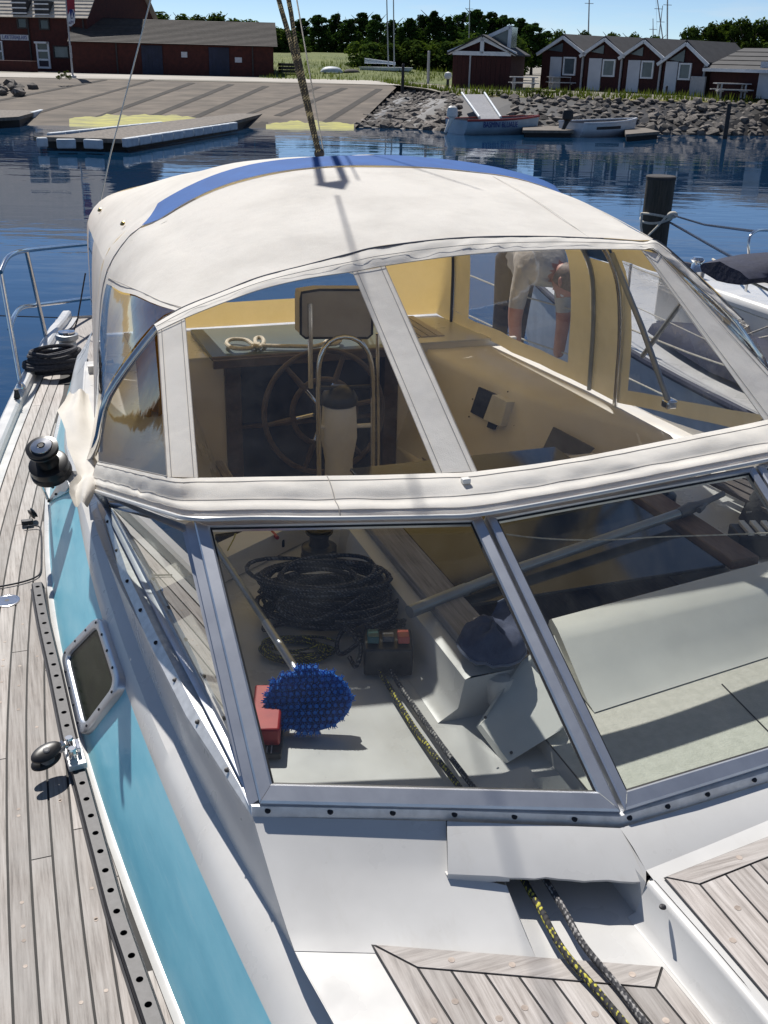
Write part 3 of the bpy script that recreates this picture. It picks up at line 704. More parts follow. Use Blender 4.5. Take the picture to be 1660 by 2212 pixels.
# row of four gabled huts
fc = facade(1168,192,1528,208); a0, u0, n0 = fc
gab = [((1170,124),(1227,77),(1264,116)), ((1264,116),(1310,81),(1349,120)), ((1349,120),(1398,85),(1433,125)), ((1433,125),(1481,90),(1522,138))]
doors = [(1189,123,1213,182), (1272,126,1299,191), (1356,130,1382,195), (1437,133,1463,198)]
wins = [(1218,123,1245,163), (1303,128,1330,166), (1386,131,1413,170), (1467,136,1494,173)]
edges = [(on(fc, e, 160)-a0).dot(u0) for e in (1168,1261,1345,1430,1526)]
hl = ['red boarded hut nearest the small shed, first in the row of gabled huts', 'second red gabled hut from the left of the row', 'third red gabled hut from the left of the row', 'fourth red gabled hut, beside the long low hut on the right']
for i in range(4):
    s0, s1 = edges[i]+.03, edges[i+1]-.03; D = 6
    h = empty('gabled_hut', a0+u0*((s0+s1)/2)-n0*2.5, hl[i], 'hut', 'row of four gabled huts')
    ez = on(fc, gab[i][2][0], gab[i][2][1]).z+.05; az_ = on(fc, *gab[i][1]).z
    wallbox(h, fc, s0, s1, QZ, ez, D, 'red_board')
    A = a0+u0*s0; A.z = ez; B = a0+u0*s1; B.z = ez; T = a0+u0*((s0+s1)/2+.05); T.z = az_-.1
    MB().prism([A-n0*.02, B-n0*.02, T-n0*.02], -n0*(D-.1)).build('gable', 'red_board', h, sm=0)
    tr = MB()
    for p, q in ((A-u0*.25-Vector((0,0,.15)), T), (T, B+u0*.2-Vector((0,0,.12)))):
        d = (q-p).normalized(); s = d.cross(n0).normalized()*.085; tr.prism([p-s+n0*.2, q-s+n0*.2, q+s+n0*.2, p+s+n0*.2], n0*.1)
    tr.build('barge_board', 'white_paint', h, sm=0)
    for e in (A-u0*.12, B+u0*.12):
        e = e-Vector((0,0,.06)); rt = T+Vector((0,0,.10))
        MB().prism([e+n0*.22, rt+n0*.22, rt-n0*D, e-n0*D], Vector((0,0,.09))).build('roof', 'roof_felt', h, sm=0)
    tri = [A+u0*.35+Vector((0,0,.12)), T-u0*.12+Vector((0,0,.12-(az_-ez)*1.0+.0)), T-u0*.12-Vector((0,0,.30))]
    MB().prism([p+n0*.0 for p in tri], n0*.05).build('gable_window', 'window_pane_pale', h, sm=0)
    ds = rect(fc, *doors[i]); slab(MB(), fc, ds[0], ds[1], QZ+.05, ds[3], 0, .07).build('door', 'white_door', h, sm=0)
    opening(h, fc, wins[i], 'white_paint', 'window_pane_pale', 'window', 0, .09)
    for k in range(16):
        s = lerp(s0, s1, (k+.5)/16); wd = (s1-s0)/33
        if not (ds[0]-.1 < s < ds[1]+.1): slab(MB(), fc, s-wd, s+wd, QZ, rect(fc, *wins[i])[2]-.05, 0, .028).build('board', 'red_board', h, sm=0)
    slab(MB(), fc, s1-.12, s1-.02, QZ, ez, 0, .1).build('downpipe', 'pole_paint', h, sm=0)
# long low hut on the right
fc = facade(1526,208,1640,214); a0, u0, n0 = fc; L = 14
h = empty('low_hut', a0+u0*4-n0*3, 'long low red hut with grey roof at the right edge', 'hut')
ez = on(fc, 1580,146).z; rz = on(fc, 1580,146).z+1.0
wallbox(h, fc, .1, L, QZ, ez, 6, 'red_board'); roof_tiles(h, fc, -.2, L+.3, ez, rz, 3, 'roof_felt', .4, 5)
slab(MB(), fc, -.1, L, ez-.22, ez-.06, .43, .5).build('fascia', 'white_paint', h, sm=0)
ds = rect(fc, 1641,133,1660,205); slab(MB(), fc, ds[0], ds[1]+.5, QZ+.03, ds[3], 0, .07).build('door', 'white_door', h, sm=0)
fc2 = fc
ds = rect(fc, 1500,165,1532,212); o = slab(MB(), fc, ds[0], ds[1], QZ, ds[3], .3, .42).build('fence_panel', 'pole_paint', sm=0, bevel=.02)
tag(o, 'grey wooden gate panel standing between the fourth hut and the low hut', 'panel')

def bench(x, y, wpx, label):
    c = P(x, y, QZ); t = empty('picnic_table', c, label, 'picnic table'); u = CR.copy(); u.z = 0; u.normalize(); n = Vector((-u.y, u.x, 0)); M = Matrix((u, n, Vector((0,0,1)))).transposed()
    wd = wpx/F_*(c-CAM).length
    for k in range(4): MB().box(c+Vector((0,0,.72))+n*(k-1.5)*.19, (wd,.17,.05), M).build('top_plank', 'pole_paint', t, sm=0)
    for k in (-1, 1):
        MB().box(c+Vector((0,0,.42))+n*.7*k, (wd,.25,.05), M).build('seat', 'pole_paint', t, sm=0)
        lg = MB(); lg.box(c+u*k*wd*.35+Vector((0,0,.36)), (.08,1.3,.08), M); lg.box(c+u*k*wd*.35+n*.3+Vector((0,0,.36)), (.08,.08,.72), M); lg.box(c+u*k*wd*.35-n*.3+Vector((0,0,.36)), (.08,.08,.72), M); lg.build('leg', 'pole_paint', t, sm=0)
bench(1130,196,54,'weathered picnic table in front of the first hut, left of the bright weeds')
bench(1210,194,52,'weathered picnic table below the window of the first gabled hut')
bench(1578,212,66,'weathered picnic table in front of the long low hut on the right')

# posts, lamps and masts
def post(x0, y0, x1, y1, r, mat, name, label, cat, z=QZ, lamp=None):
    b = P(x1, y1, z); t_ = PL(x0, y0, b, (CAM-b).normalized()*1.0); t_ = Vector((b.x+(t_.x-b.x)*.3, b.y+(t_.y-b.y)*.3, t_.z))
    e = empty(name, b, label, cat); MB().tube([b-Vector((0,0,.3)), t_], [r, r*.85], 10).build('post', mat, e)
    if lamp == 'ball': MB().lathe([(.0,-.05), (.16,0), (.22,.15), (.17,.3), (.0,.36)], t_, (0,0,1), 14).build('lamp_head', 'white_plastic', e)
    elif lamp == 'arm':
        MB().tube([t_, t_+Vector((-.1,0,.25)), t_+Vector((-.5,0,.35))], .03, 6).build('arm', mat, e); MB().box(t_+Vector((-.7,0,.34)), (.5,.16,.1)).build('lamp_head', 'grey_plastic', e, bevel=.02)
    else: MB().lathe([(r*.85,0), (r*.9,.02), (r*.5,.07)], t_, (0,0,1), 10).build('cap', mat, e)
    return e
post(926,112,925,181,.10,'pole_paint','post','stout grey post standing left of the small red shed','post')
post(1078,118,1075,190,.045,'pole_paint','lamp_post','slender lamp post in front of the small red shed','lamp',lamp='ball')
post(968,170,965,240,.09,'dark_post','lamp_bollard','dark post with pale round lamp at the left end of the gangway','lamp',z=.5,lamp='ball')
post(872,140,870,190,.09,'dark_post','post','dark post at the top corner of the slipway','post')
post(1441,188,1432,263,.08,'dark_post','post','leaning dark post in the rocks below the fourth hut','post',z=.2)
post(1548,134,1540,206,.045,'dark_post','lamp_post','thin lamp post before the long low hut','lamp',lamp='arm')
post(1576,225,1566,300,.12,'dark_post','mooring_post','thick dark mooring post in front of the rocks at the right','post',z=0)
post(1212,42,1211,120,.05,'dark_post','lamp_post','street lamp rising behind the first hut','lamp',lamp='arm')
def mast(x0, y0, x1, y1, dist, r, label, group=None):
    d = ray(x1, y1); b = CAM+d*(dist/math.hypot(d.x, d.y)); d = ray(x0, y0); t_ = CAM+d*(dist/math.hypot(d.x, d.y))
    base = Vector((b.x, b.y, QZ-1.6)); e = empty('mast', base, label, 'mast', group)
    MB().tube([base, b, t_], [r, r, r*.7], 8).build('spar', 'pole_paint', e); dv = (t_-b)
    MB().tube([base+Vector((.35,0,0)), b+dv*.92], .012, 4).build('shroud', 'wire', e)
    MB().box(b+dv*.55, (.9,.06,.05)).build('spreader', 'pole_paint', e)
mast(1275,-60,1271,88,110,.07,'bare mast rising behind the second hut')
mast(1415,-40,1433,90,115,.06,'bare mast leaning left behind the third and fourth huts')
mast(1443,-60,1442,95,115,.07,'upright bare mast left of the fourth hut\'s ridge')
mast(1432,12,1422,90,118,.05,'short bare mast leaning right behind the huts')
mast(1411,40,1412,92,120,.05,'shortest bare mast behind the third hut')
mast(1016,-40,1013,90,125,.05,'thin mast among the tall trees')
mast(1598,60,1590,110,118,.05,'short pole before the large trees on the right')
# things standing on the hard
def trailer_boat():
    c = P(832,168,QZ); u = CR.copy(); u.z = 0; u.normalize(); n = Vector((-u.y, u.x, 0)); Z = Vector((0,0,1))
    t = empty('keelboat', c, 'white keelboat with two bare masts on a trailer on the quay', 'sailboat'); px = (c-CAM).length/F_
    def q(x, y, off=0): return PL(x, y, c-n*off, n)
    for wd, nm in ((1,'hull'),):
        rows = []
        for xs, hw in ((775,.15), (790,.6), (815,.95), (845,1.0), (870,.9), (892,.75)):
            tp = q(xs,144+(xs-775)*.018); bt = q(lerp(xs,832,.12),158+(xs-775)*.01)
            rows.append([tp+n*hw, lerp(tp,bt,.5)+n*hw*.95, bt+n*hw*.5, bt-Z*.15, bt-n*hw*.5, lerp(tp,bt,.5)-n*hw*.95, tp-n*hw])
        h = MB(); h.loft(rows); h.poly([r[0] for r in rows]+[r[-1] for r in reversed(rows)]); h.cap(rows[0]); h.cap(rows[-1]); h.build('hull', 'boat_hull_white', t)
    for i, (x0, x1) in enumerate(((835,839.5), (849,852))):
        MB().tube([q(x1,146), q(x0+(1 if i else 0),-40)], [.06,.045], 8).build('mast', 'pole_paint', t)
    for y0, y1 in ((127,136), (131,139), (135,137)): MB().tube([q(788,y0), q(855,y1)], .06, 8).build('boom', 'boat_hull_white', t)
    MB().box(q(825,165), (2.0,.9,.9), Matrix((u, n, Z)).transposed()).build('cradle', 'grey_plastic', t, bevel=.05)
    for x in (812,842): MB().lathe([(.25,-.08), (.34,-.06), (.34,.06), (.25,.08)], q(x,171)+Z*.12, n, 16).build('wheel', 'rubber', t)
    for x in (808,843): MB().tube([q(x,150), q(x,172)], .05, 6).build('support', 'dark_post', t)
trailer_boat()
def hull_lump(xa, xb, y, h, label, name, mat, cat):
    c = P((xa+xb)/2, y, QZ); u = CR.copy(); u.z = 0; u.normalize(); n = Vector((-u.y, u.x, 0)); L = (xb-xa)*(c-CAM).length/F_; rows = []
    for k in range(9):
        f = k/8*2-1; w_ = math.sqrt(max(.02, 1-abs(f)**2.4)); rows.append([c+u*f*L/2+n*(.55*w_*math.cos(a))+Vector((0,0,.35+h*w_*math.sin(a))) for a in [math.pi*j/8 for j in range(9)]])
    t = empty(name, c, label, cat); m = MB(); m.loft(rows); m.build('hull', mat, t)
    for f in (-.3, .3):
        MB().box(c+u*f*L+Vector((0,0,.17)), (.12,1.0,.34), Matrix((u,n,Vector((0,0,1)))).transposed()).build('trestle', 'dark_post', t, sm=0)
hull_lump(694,740,167,.45,'overturned pale dinghy on trestles left of the keelboat','upturned_dinghy','float_white','dinghy')
hull_lump(742,778,168,.3,'dark covered dinghy lying beside the white keelboat','upturned_dinghy','dark_post','dinghy')
hull_lump(868,912,168,.3,'low grey dinghy right of the keelboat trailer','upturned_dinghy','grey_plastic','dinghy')
c = P(625,166,QZ); cr_ = empty('wooden_crate', c, 'dark wooden crate beside the right end of the long brick shed', 'crate')
for k in range(4): MB().box(c+Vector((0,0,.15+.24*k)), (1.5,.8,.2)).build('board', 'dark_post', cr_, sm=0)

# floating pontoons
def pontoon(pts, label, floats, ramp_pts):
    zt = .42; top = [P(x,y,zt) for x, y in pts]; c = sum(top, Vector())/len(top); c.z = 0
    t = empty('pontoon', c, label, 'pontoon')
    MB().prism([p-Vector((0,0,.14)) for p in top], Vector((0,0,.14))).build('deck', 'pontoon_deck', t, sm=0)
    MB().prism([lerp(p, Vector((c.x,c.y,p.z)), .06)-Vector((0,0,.62)) for p in top], Vector((0,0,.46))).build('pontoon_body', 'rubber', t, sm=0)
    if ramp_pts: MB().prism([p for p in ramp_pts], Vector((0,0,-.12))).build('ramp', 'pontoon_deck', t, sm=0)
    for (xa, ya), (xb, yb), n in floats:
        a, b = P(xa,ya,zt-.02), P(xb,yb,zt-.02); d = (b-a); Lf = d.length/n; d.normalize(); s = Vector((d.y, -d.x, 0))
        if s.dot(CAM-a) < 0: s = -s
        M = Matrix((d, s, Vector((0,0,1)))).transposed()
        for k in range(n): MB().box(a+d*Lf*(k+.5)+s*.1+Vector((0,0,-.10)), (Lf*.92,.22,.3), M).build('float_block', 'float_white', t, bevel=.04)
    return t
e1 = [P(565,234,.42), P(633,229,.42), P(560,262,-.1), P(505,268,-.1)]
pontoon([(72,295), (150,290), (345,264), (548,241), (568,234), (632,229), (505,262), (262,300)], 'long floating pontoon with white edge floats below the slipway', [((262,302),(505,266),11), ((78,300),(104,300),1), ((120,303),(165,303),1), ((185,303),(225,305),1), ((100,290),(345,265),9)], None)
pontoon([(-150,262), (-150,232), (100,217), (240,214), (155,222), (40,252)], 'second pontoon at the left edge, running into the slipway', [((62,245),(155,220),2)], None)

# boats on the water
def dinghy(x0, x1, ytop, yb, hullmat, railmat, label, motor, stripe, name='moored_boat', txt=None):
    a, b = P(x0, yb, 0), P(x1, yb-3, 0); u = (b-a).normalized(); n = Vector((-u.y, u.x, 0)); L = (b-a).length; Z = Vector((0,0,1)); fb = (yb-ytop)*(a-CAM).length/F_
    t = empty(name, (a+b)/2, label, 'boat'); rows = []
    for k in range(11):
        f = k/10; hw = .85*(1-max(0, (f-.35)/.65)**2.2)+.03; sh = fb*(1+.22*f*f); rake = .25*max(0, f-.6)
        c = a+u*L*f
        rows.append([c+u*rake+n*hw+Z*sh, c+u*rake*.6+n*hw*.97+Z*sh*.5, c+n*hw*.75, c-Z*.25, c-n*hw*.75, c+u*rake*.6-n*hw*.97+Z*sh*.5, c+u*rake-n*hw+Z*sh])
    h = MB(); h.loft(rows); h.cap(rows[0]); h.build('hull', hullmat, t)
    inn = [[r[0]-n*.08, r[0]-n*.15-Z*.35, r[-1]+n*.15-Z*.35, r[-1]+n*.08] for r in rows[:-1]]
    MB().loft(inn).build('inner_hull', 'grey_plastic', t)
    for s in (0, -1): MB().tube([r[s] for r in rows], .05, 6).build('gunwale', railmat, t)
    for f in (2, 6): r = rows[f]; MB().box((r[0]+r[-1])/2-Z*.18, (.25, (r[0]-r[-1]).length*.85, .05), Matrix((u, n, Z)).transposed()).build('thwart', 'white_plastic', t, sm=0)
    if stripe:
        s = -1 if (CAM-a).dot(n) < 0 else 1; ix = 0 if s > 0 else -1; iy = 1 if s > 0 else 5
        pts = [lerp(rows[k][ix], rows[k][iy], .55)+n*s*.012 for k in range(2,7)]; q = [lerp(rows[k][ix], rows[k][iy], .95)+n*s*.012 for k in range(2,7)]
        MB().loft([pts, q]).build('side_stripe', stripe, t, sm=0)
    if txt:
        s = -1 if (CAM-a).dot(n) < 0 else 1; ix = 0 if s > 0 else -1
        p = rows[4][ix]-Z*fb*.35+n*s*.03; text_mesh(txt, .36, p, u, (Z+n*s*.05), 'lettering', 'sign_blue', t, .006, L*.42)
    mpt = a-u*.25+Z*(fb+.15); mo = MB()
    mo.loft([[mpt+u*.0+u*.3*math.cos(k*.785)*w_+n*.2*math.sin(k*.785)*w_+Z*z for k in range(8)] for w_, z in ((.5,-.1), (1,0), (1,.22), (.8,.38), (.3,.45))], close=True); mo.cap([mpt+Z*.45])if 0 else None
    mt = mo.build('outboard_motor', motor, t); MB().tube([mpt-Z*.05, mpt-u*.35-Z*.7], [.12,.06], 8).build('motor_leg', motor, mt)
    return t
dinghy(985,1158,262,289,'boat_hull_blue','boat_red','pale blue open boat with red gunwale and white outboard motor','white_plastic',None,txt='BASMINI BLUAUE')
dinghy(1232,1368,268,294,'boat_hull_white','white_paint','small white open boat with dark stripe and black outboard motor','rubber','dark_post')
# floating walkways the boats lie at
for pts, lab in (([(1130,270), (1232,270), (1240,282), (1130,281)], 'low grey jetty between the blue boat and the white boat'), ([(1350,276), (1395,276), (1426,284), (1352,290)], 'low grey jetty behind the bow of the white boat')):
    tp = [P(x,y,.3) for x, y in pts]; e = empty('jetty', sum(tp, Vector())/4-Vector((0,0,.3)), lab, 'jetty')
    MB().prism([p-Vector((0,0,.12)) for p in tp], Vector((0,0,.12))).build('deck', 'pontoon_deck', e, sm=0)
    c = sum(tp, Vector())/4
    MB().prism([lerp(p, c, .1)-Vector((0,0,.5)) for p in tp], Vector((0,0,.37))).build('float_body', 'rubber', e, sm=0)
# gangway
a, b, c, d = P(998,206,1.50), P(1047,206,1.50), P(1082,259,.60), P(1036,259,.60)
gw = empty('gangway', (a+b)/2-Vector((0,0,1.5)), 'grey slatted gangway with pale side rails leading down to the boats', 'gangway')
for k in range(22):
    p, q = lerp(a, d, (k+.1)/22), lerp(b, c, (k+.1)/22); p2, q2 = lerp(a, d, (k+.85)/22), lerp(b, c, (k+.85)/22)
    MB().prism([p, q, q2, p2], Vector((0,0,.05))).build('slat', 'pole_paint', gw, sm=0)
for p, q in ((a, d), (b, c)): MB().tube([p+Vector((0,0,.12)), q+Vector((0,0,.12))], .055, 8).build('side_rail', 'float_white', gw)

# ================================================================== THE YACHT
Z = Vector((0,0,1)); XC = 1.5; DZ = 1.25
yacht = empty('sailing_yacht', (XC, 4, 0), 'white centre cockpit sailing yacht with turquoise stripe, teak deck and cream sprayhood', 'sailboat')
def mir(p): return Vector((2*XC-p.x, p.y, p.z))
EDGE = [(-3,.1), (-1,-.22), (0,-.36), (1,-.43), (2,-.45), (3,-.43), (4,-.36), (5,-.24), (6,-.09), (7,.08), (8,.28), (8.6,.42)]
def smoothstep_interp(tab, t):
    pts = [Vector((a, b)) for a, b in tab]
    for i in range(len(pts)-1):
        if t <= pts[i+1].x or i == len(pts)-2:
            a = pts[max(i-1,0)]; b = pts[i]; c = pts[i+1]; d = pts[min(i+2,len(pts)-1)]; u = (t-b.x)/(c.x-b.x)
            return 0.5*((2*b.y)+(c.y-a.y)*u+(2*a.y-5*b.y+4*c.y-d.y)*u*u+(3*b.y-a.y-3*c.y+d.y)*u**3)
def eX(Y): return smoothstep_interp(EDGE, Y)
Ys = [-3+.25*i for i in range(47)]
rows = []
for Y in Ys:
    x = eX(Y); rows.append([Vector((x,Y,DZ+.015)), Vector((x+.01,Y,.9)), Vector((x+.06,Y,.4)), Vector((x+.25,Y,-.2)), Vector((2*XC-x-.25,Y,-.2)), Vector((2*XC-x-.06,Y,.4)), Vector((2*XC-x-.01,Y,.9)), Vector((2*XC-x,Y,DZ+.015))])
h = MB(); h.loft(rows); h.cap(rows[-1]); h.build('hull', 'gelcoat', yacht)
for side in (0, 1):
    f = (lambda p: p) if not side else mir
    prof = ((-.005,.0), (-.005,.05), (.008,.062), (.052,.062), (.066,.05), (.068,.0))
    MB().loft([[f(Vector((eX(Y)+a,Y,DZ+b))) for a, b in prof] for Y in Ys]).build('toe_rail', 'gelcoat', yacht)
    MB().loft([[f(Vector((eX(Y)+.06,Y,DZ+.006))), f(Vector((eX(Y)+.112,Y,DZ+.006)))] for Y in Ys]).build('waterway', 'gelcoat', yacht, sm=0)

# ---- coachroof rails from their sight lines
def curve(px, z):
    pts = [P(x, y, z if not isinstance(z, list) else z[i]) for i, (x, y) in enumerate(px)]
    return [(p.y, p.x, p.z) for p in sorted(pts, key=lambda p: p.y)]
def at_y(c, Y):
    if Y <= c[0][0]: a, b = c[0], c[1]
    elif Y >= c[-1][0]: a, b = c[-2], c[-1]
    else:
        for a, b in zip(c, c[1:]):
            if a[0] <= Y <= b[0]: break
    t_ = (Y-a[0])/(b[0]-a[0]); t_ = max(-3, min(4, t_)); return Vector((lerp(a[1],b[1],t_), Y, lerp(a[2],b[2],max(0,min(1,t_)))))
def smc(c, n=60, it=90):
    ys = np.array([a[0] for a in c]); xs_ = np.array([a[1] for a in c]); k = np.polyfit(ys, xs_, min(4, len(c)-2))
    return [(y, float(np.polyval(k, y)), lerp(c[0][2], c[-1][2], (y-ys[0])/(ys[-1]-ys[0]))) for y in [lerp(float(ys[0]), float(ys[-1]), i/(n-1)) for i in range(n)]]
R0 = smc(curve([(142,862),(128,935),(114,1005),(105,1065),(104,1110),(111,1210),(119,1292),(136,1423),(160,1520),(186,1609),(217,1709),(272,1890),(335,2049),(401,2209)], 1.26))
R1 = smc(curve([(169,1102),(188,1210),(211,1292),(240,1392),(272,1500),(317,1609),(362,1713),(435,1890),(498,2026),(553,2139)], 1.52))
R2 = smc(curve([(182,1102),(202,1180),(217,1225),(281,1428),(340,1580),(403,1709),(494,1890),(560,2010),(610,2100)], 1.575))
R2b = [(a, x+.035, 1.592) for a, x, z in R2]
R2b_src = 1
FA0 = P(547,1764,1.752); FA6 = P(622,2026,1.645)+Vector((.004,-.035,0)); FG = lambda t_: (1-t_)**1.3
def fprof(a, b, t_): p = lerp(a, b, t_); p.z = 1.645+(a.z-1.645)*FG(t_); return p
R4 = sorted([(.2,FA6.x+.11,1.6435), (FA6.y-.25,FA6.x+.035,1.6438)]+[(q.y, q.x, q.z) for q in [fprof(FA0, FA6, k/8) for k in range(8,0,-1)]])+smc(curve([(202,1110),(222,1180),(263,1253),(325,1381),(345,1428),(421,1546),(547,1762)], 1.752))
def extend(c, dx, zend):
    y1, x1, z1 = c[-1]; off = x1-at_y(R0, y1).x
    return c+[(Y, at_y(R0,Y).x+lerp(off, dx, min(1,(Y-y1)/.8)), lerp(z1, zend, min(1,(Y-y1)/.5))) for Y in [y1+.2*k for k in range(1,20)] if Y < 6.4]
R1 = extend(R1, .09, 1.50); R2 = extend(R2, .105, 1.56); R2b = extend(R2b, .12, 1.575); R4 = extend(R4, .20, 1.70)
R0x = lambda Y: at_y(R0, Y)
# ---- side deck planks
PW = .056
base = MB()
YD = [.4+.2*i for i in range(40)]
for side in (0, 1):
    f = (lambda p: p) if not side else mir
    base = MB().loft([[f(Vector((eX(Y)+.10,Y,DZ+.001))), f(Vector((R0x(Y).x+.05,Y,DZ+.001)))] for Y in YD])
    deck = base.build('side_deck', 'caulk', yacht, sm=0)
    pr = random.Random(2+side)
    for k in range(11):
        cuts = [.4]
        while cuts[-1] < 8.0: cuts.append(cuts[-1]+pr.uniform(1.5,3.0))
        cuts[0] = .4-pr.uniform(0,1)
        for a, b in zip(cuts, cuts[1:]):
            b = min(b, 8.2); n = max(2, int((b-a)/.2)+1); L_, R__ = [], []
            for i in range(n):
                Y = lerp(a+.002, b-.002, i/(n-1)); x0 = eX(Y)+.118+k*PW; x1 = x0+PW-.0065; lim = R0x(Y).x-.022
                if x0 > lim-.004: continue
                x1 = min(x1, lim); L_.append(Vector((x0,Y,DZ+.0045))); R__.append(Vector((x1,Y,DZ+.0045)))
            if len(L_) < 2: continue
            d = Vector((0,0,.005)); m = MB(); m.loft([[f(p-d) for p in L_], [f(p) for p in L_], [f(p) for p in R__], [f(p-d) for p in R__]])
            m.poly([f(L_[0]-d), f(R__[0]-d), f(R__[0]), f(L_[0])]); m.poly([f(L_[-1]-d), f(R__[-1]-d), f(R__[-1]), f(L_[-1])])
            m.build('plank', 'teak', deck, sm=0)
    # wooden plugs over the screws
    if not side:
        for i in range(70):
            Y = pr.uniform(1.5,3.6); k = pr.randrange(8); x = eX(Y)+.118+(k+.5)*PW
            if x < R0x(Y).x-.06: MB().lathe([(.0055,0), (.0052,.0006)], (x,Y,DZ+.0045), (0,0,1), 10).build('plug', 'teak_plug', deck, sm=0)
# ---- coachroof side
YC = [.55+.04*i for i in range(145)]
YC = [y for y in YC if y <= 6.2]
def side_rows(f):
    st, wh = [], []
    for Y in YC:
        a, b, c, c2, d = at_y(R0,Y), at_y(R1,Y), at_y(R2,Y), at_y(R2b,Y), at_y(R4,Y)
        low = Vector((a.x-.02, Y, DZ+.004)); st.append([f(a), f(lerp(a,b,.33)+Vector((-.002,0,0))), f(lerp(a,b,.66)+Vector((-.002,0,0))), f(b)])
        wh.append((low, a, b, c, c2, d))
    return st, wh
for side in (0, 1):
    f = (lambda p: p) if not side else mir
    st, wh = side_rows(f)
    MB().loft(st).build('turquoise_stripe', 'turquoise', yacht)
    MB().loft([[f(w_[0]), f(lerp(w_[0],w_[1],.7)+Vector((-.003,0,.001))), f(w_[1])] for w_ in wh]).build('deck_fillet', 'gelcoat', yacht)
    up = []
    for low, a, b, c, c2, d in wh:
        mid = lerp(c2, d, .35)-Vector((0,0,.006)); up.append([f(b), f(lerp(b,c,.5)+Vector((-.004,0,.004))), f(c), f(c2), f(mid), f(lerp(c2,d,.75)), f(d)])
    MB().loft(up).build('coachroof_edge', 'gelcoat', yacht, sm=26)

# ---- genoa track with its row of holes
tp = smooth([P(x,y,1.285) for x, y in ((80,1258),(95,1340),(120,1450),(150,1590),(175,1680),(215,1830),(250,1960),(290,2080),(335,2212),(390,2380))], 90)
TL = [0]
for a, b in zip(tp, tp[1:]): TL.append(TL[-1]+(b-a).length)
def tpos(s):
    for i in range(len(tp)-1):
        if s <= TL[i+1] or i == len(tp)-2:
            t_ = (s-TL[i])/(TL[i+1]-TL[i]); return lerp(tp[i], tp[i+1], t_), (tp[i+1]-tp[i]).normalized()
pitch = .075; hw = .0165; hr = .0085
tm = MB(); s = 0
while s+pitch < TL[-1]:
    c, d = tpos(s+pitch/2); sv = Z.cross(d).normalized()
    ring = [c+(d*math.cos(a)+sv*math.sin(a))*hr for a in [2*math.pi*k/16 for k in range(16)]]
    def sq(a):
        x, y = math.cos(a), math.sin(a); m = max(abs(x)/(pitch/2), abs(y)/hw); return c+(d*x+sv*y)/m
    angs = [2*math.pi*k/16 for k in range(16)]
    ca = math.atan2(hw, pitch/2); cor = [ca, math.pi-ca, math.pi+ca, 2*math.pi-ca]
    outer = [sq(a) for a in angs]
    for i, a in enumerate(angs):                # pull the samples nearest the corners onto them
        for q in cor:
            if abs(a-q) == min(abs(b-q) for b in angs): outer[i] = sq(q)
    p0, d0 = tpos(s); p1, d1 = tpos(s+pitch)
    tm.loft([outer, ring], close=True); tm.loft([ring, [p-Z*.012 for p in ring]], close=True); tm.cap([p-Z*.012 for p in ring])
    s += pitch
rows = []
for i in range(len(tp)):
    c = tp[i]; d = (tp[min(i+1,len(tp)-1)]-tp[max(i-1,0)]).normalized(); sv = Z.cross(d).normalized()
    rows.append([c+sv*hw-Z*.0004, c+sv*(hw+.004)-Z*.006, c+sv*(hw+.004)-Z*.024, c+sv*(hw+.010)-Z*.026, c+sv*(hw+.010)-Z*.032])
    rows[-1] = rows[-1]
tm2 = MB().loft(rows); tm2.loft([[c*2-p if 0 else c-(p-c-Z*(p-c).z)+Z*(p-c).z for p in r] for r, c in zip(rows, tp)]); tm2.cap(rows[0])
trk = tm.build('genoa_track', 'dark_metal', yacht, sm=30); tm2.build('track_web', 'dark_metal', trk, sm=30)
# car and its block
ci = min(range(len(tp)), key=lambda i: (tp[i]-P(168,1640,1.285)).length)
cc = tp[ci]; cdv = (tp[ci+1]-tp[ci-1]).normalized(); csv = Z.cross(cdv).normalized()
if csv.x > 0: csv = -csv                      # outboard
CM = Matrix((cdv, csv, Z)).transposed()
car = MB().box(cc+Z*.008, (.13,.052,.02), CM).build('track_car', 'alu_strip', yacht, bevel=.003)
MB().box(cc+Z*.03-csv*.012, (.05,.012,.03), CM).build('shackle_lug', 'steel', car, bevel=.002)
for k in (-.028,.028): MB().lathe([(.011,0), (.012,.004), (.010,.026), (.013,.03), (.011,.036)], cc+cdv*k+csv*.008+Z*.018, (0,0,1), 14).build('plunger', 'steel', car)
bc = cc+csv*.080+Z*.040+cdv*.020; ba = (csv*.90-Z*.10+cdv*.42).normalized(); bn = (Z*.93+cdv*.30-csv*.1).normalized(); bn = (bn-ba*bn.dot(ba)).normalized(); bs = ba.cross(bn)
def oval(k, a, b, h): return [bc+ba*math.cos(t_)*a+bs*math.sin(t_)*b+bn*h for t_ in [2*math.pi*i/24 for i in range(24)]]
bk = MB()
for h0 in (.014, -.024):
    bk.loft([oval(0,.042,.022,h0), oval(0,.048,.027,h0+.002), oval(0,.048,.027,h0+.008), oval(0,.042,.021,h0+.012), oval(0,.030,.013,h0+.0145), oval(0,.012,.006,h0+.0155)], close=True); bk.cap(oval(0,.012,.006,h0+.0155)); bk.cap(list(reversed(oval(0,.042,.022,h0))))
blk = bk.build('sheet_block', 'black_plastic', yacht, sm=50)
MB().lathe([(.02,-.012), (.024,-.012), (.019,0), (.024,.012), (.02,.012)], bc, bn, 20).build('sheave', 'grey_plastic', blk)
MB().lathe([(.010,.0), (.010,.0305), (.006,.032)], bc, bn, 14).build('hub', 'grey_plastic', blk)
MB().tube([bc-ba*.045, bc-ba*.07-Z*.01, cc+Z*.02+csv*.01, cc+Z*.035-csv*.015], .006, 8).build('block_shackle', 'steel', blk)
MB().box(bc-ba*.045, (.03,.018,.035), Matrix((ba, bs, bn)).transposed()).build('block_neck', 'steel', blk, bevel=.002)

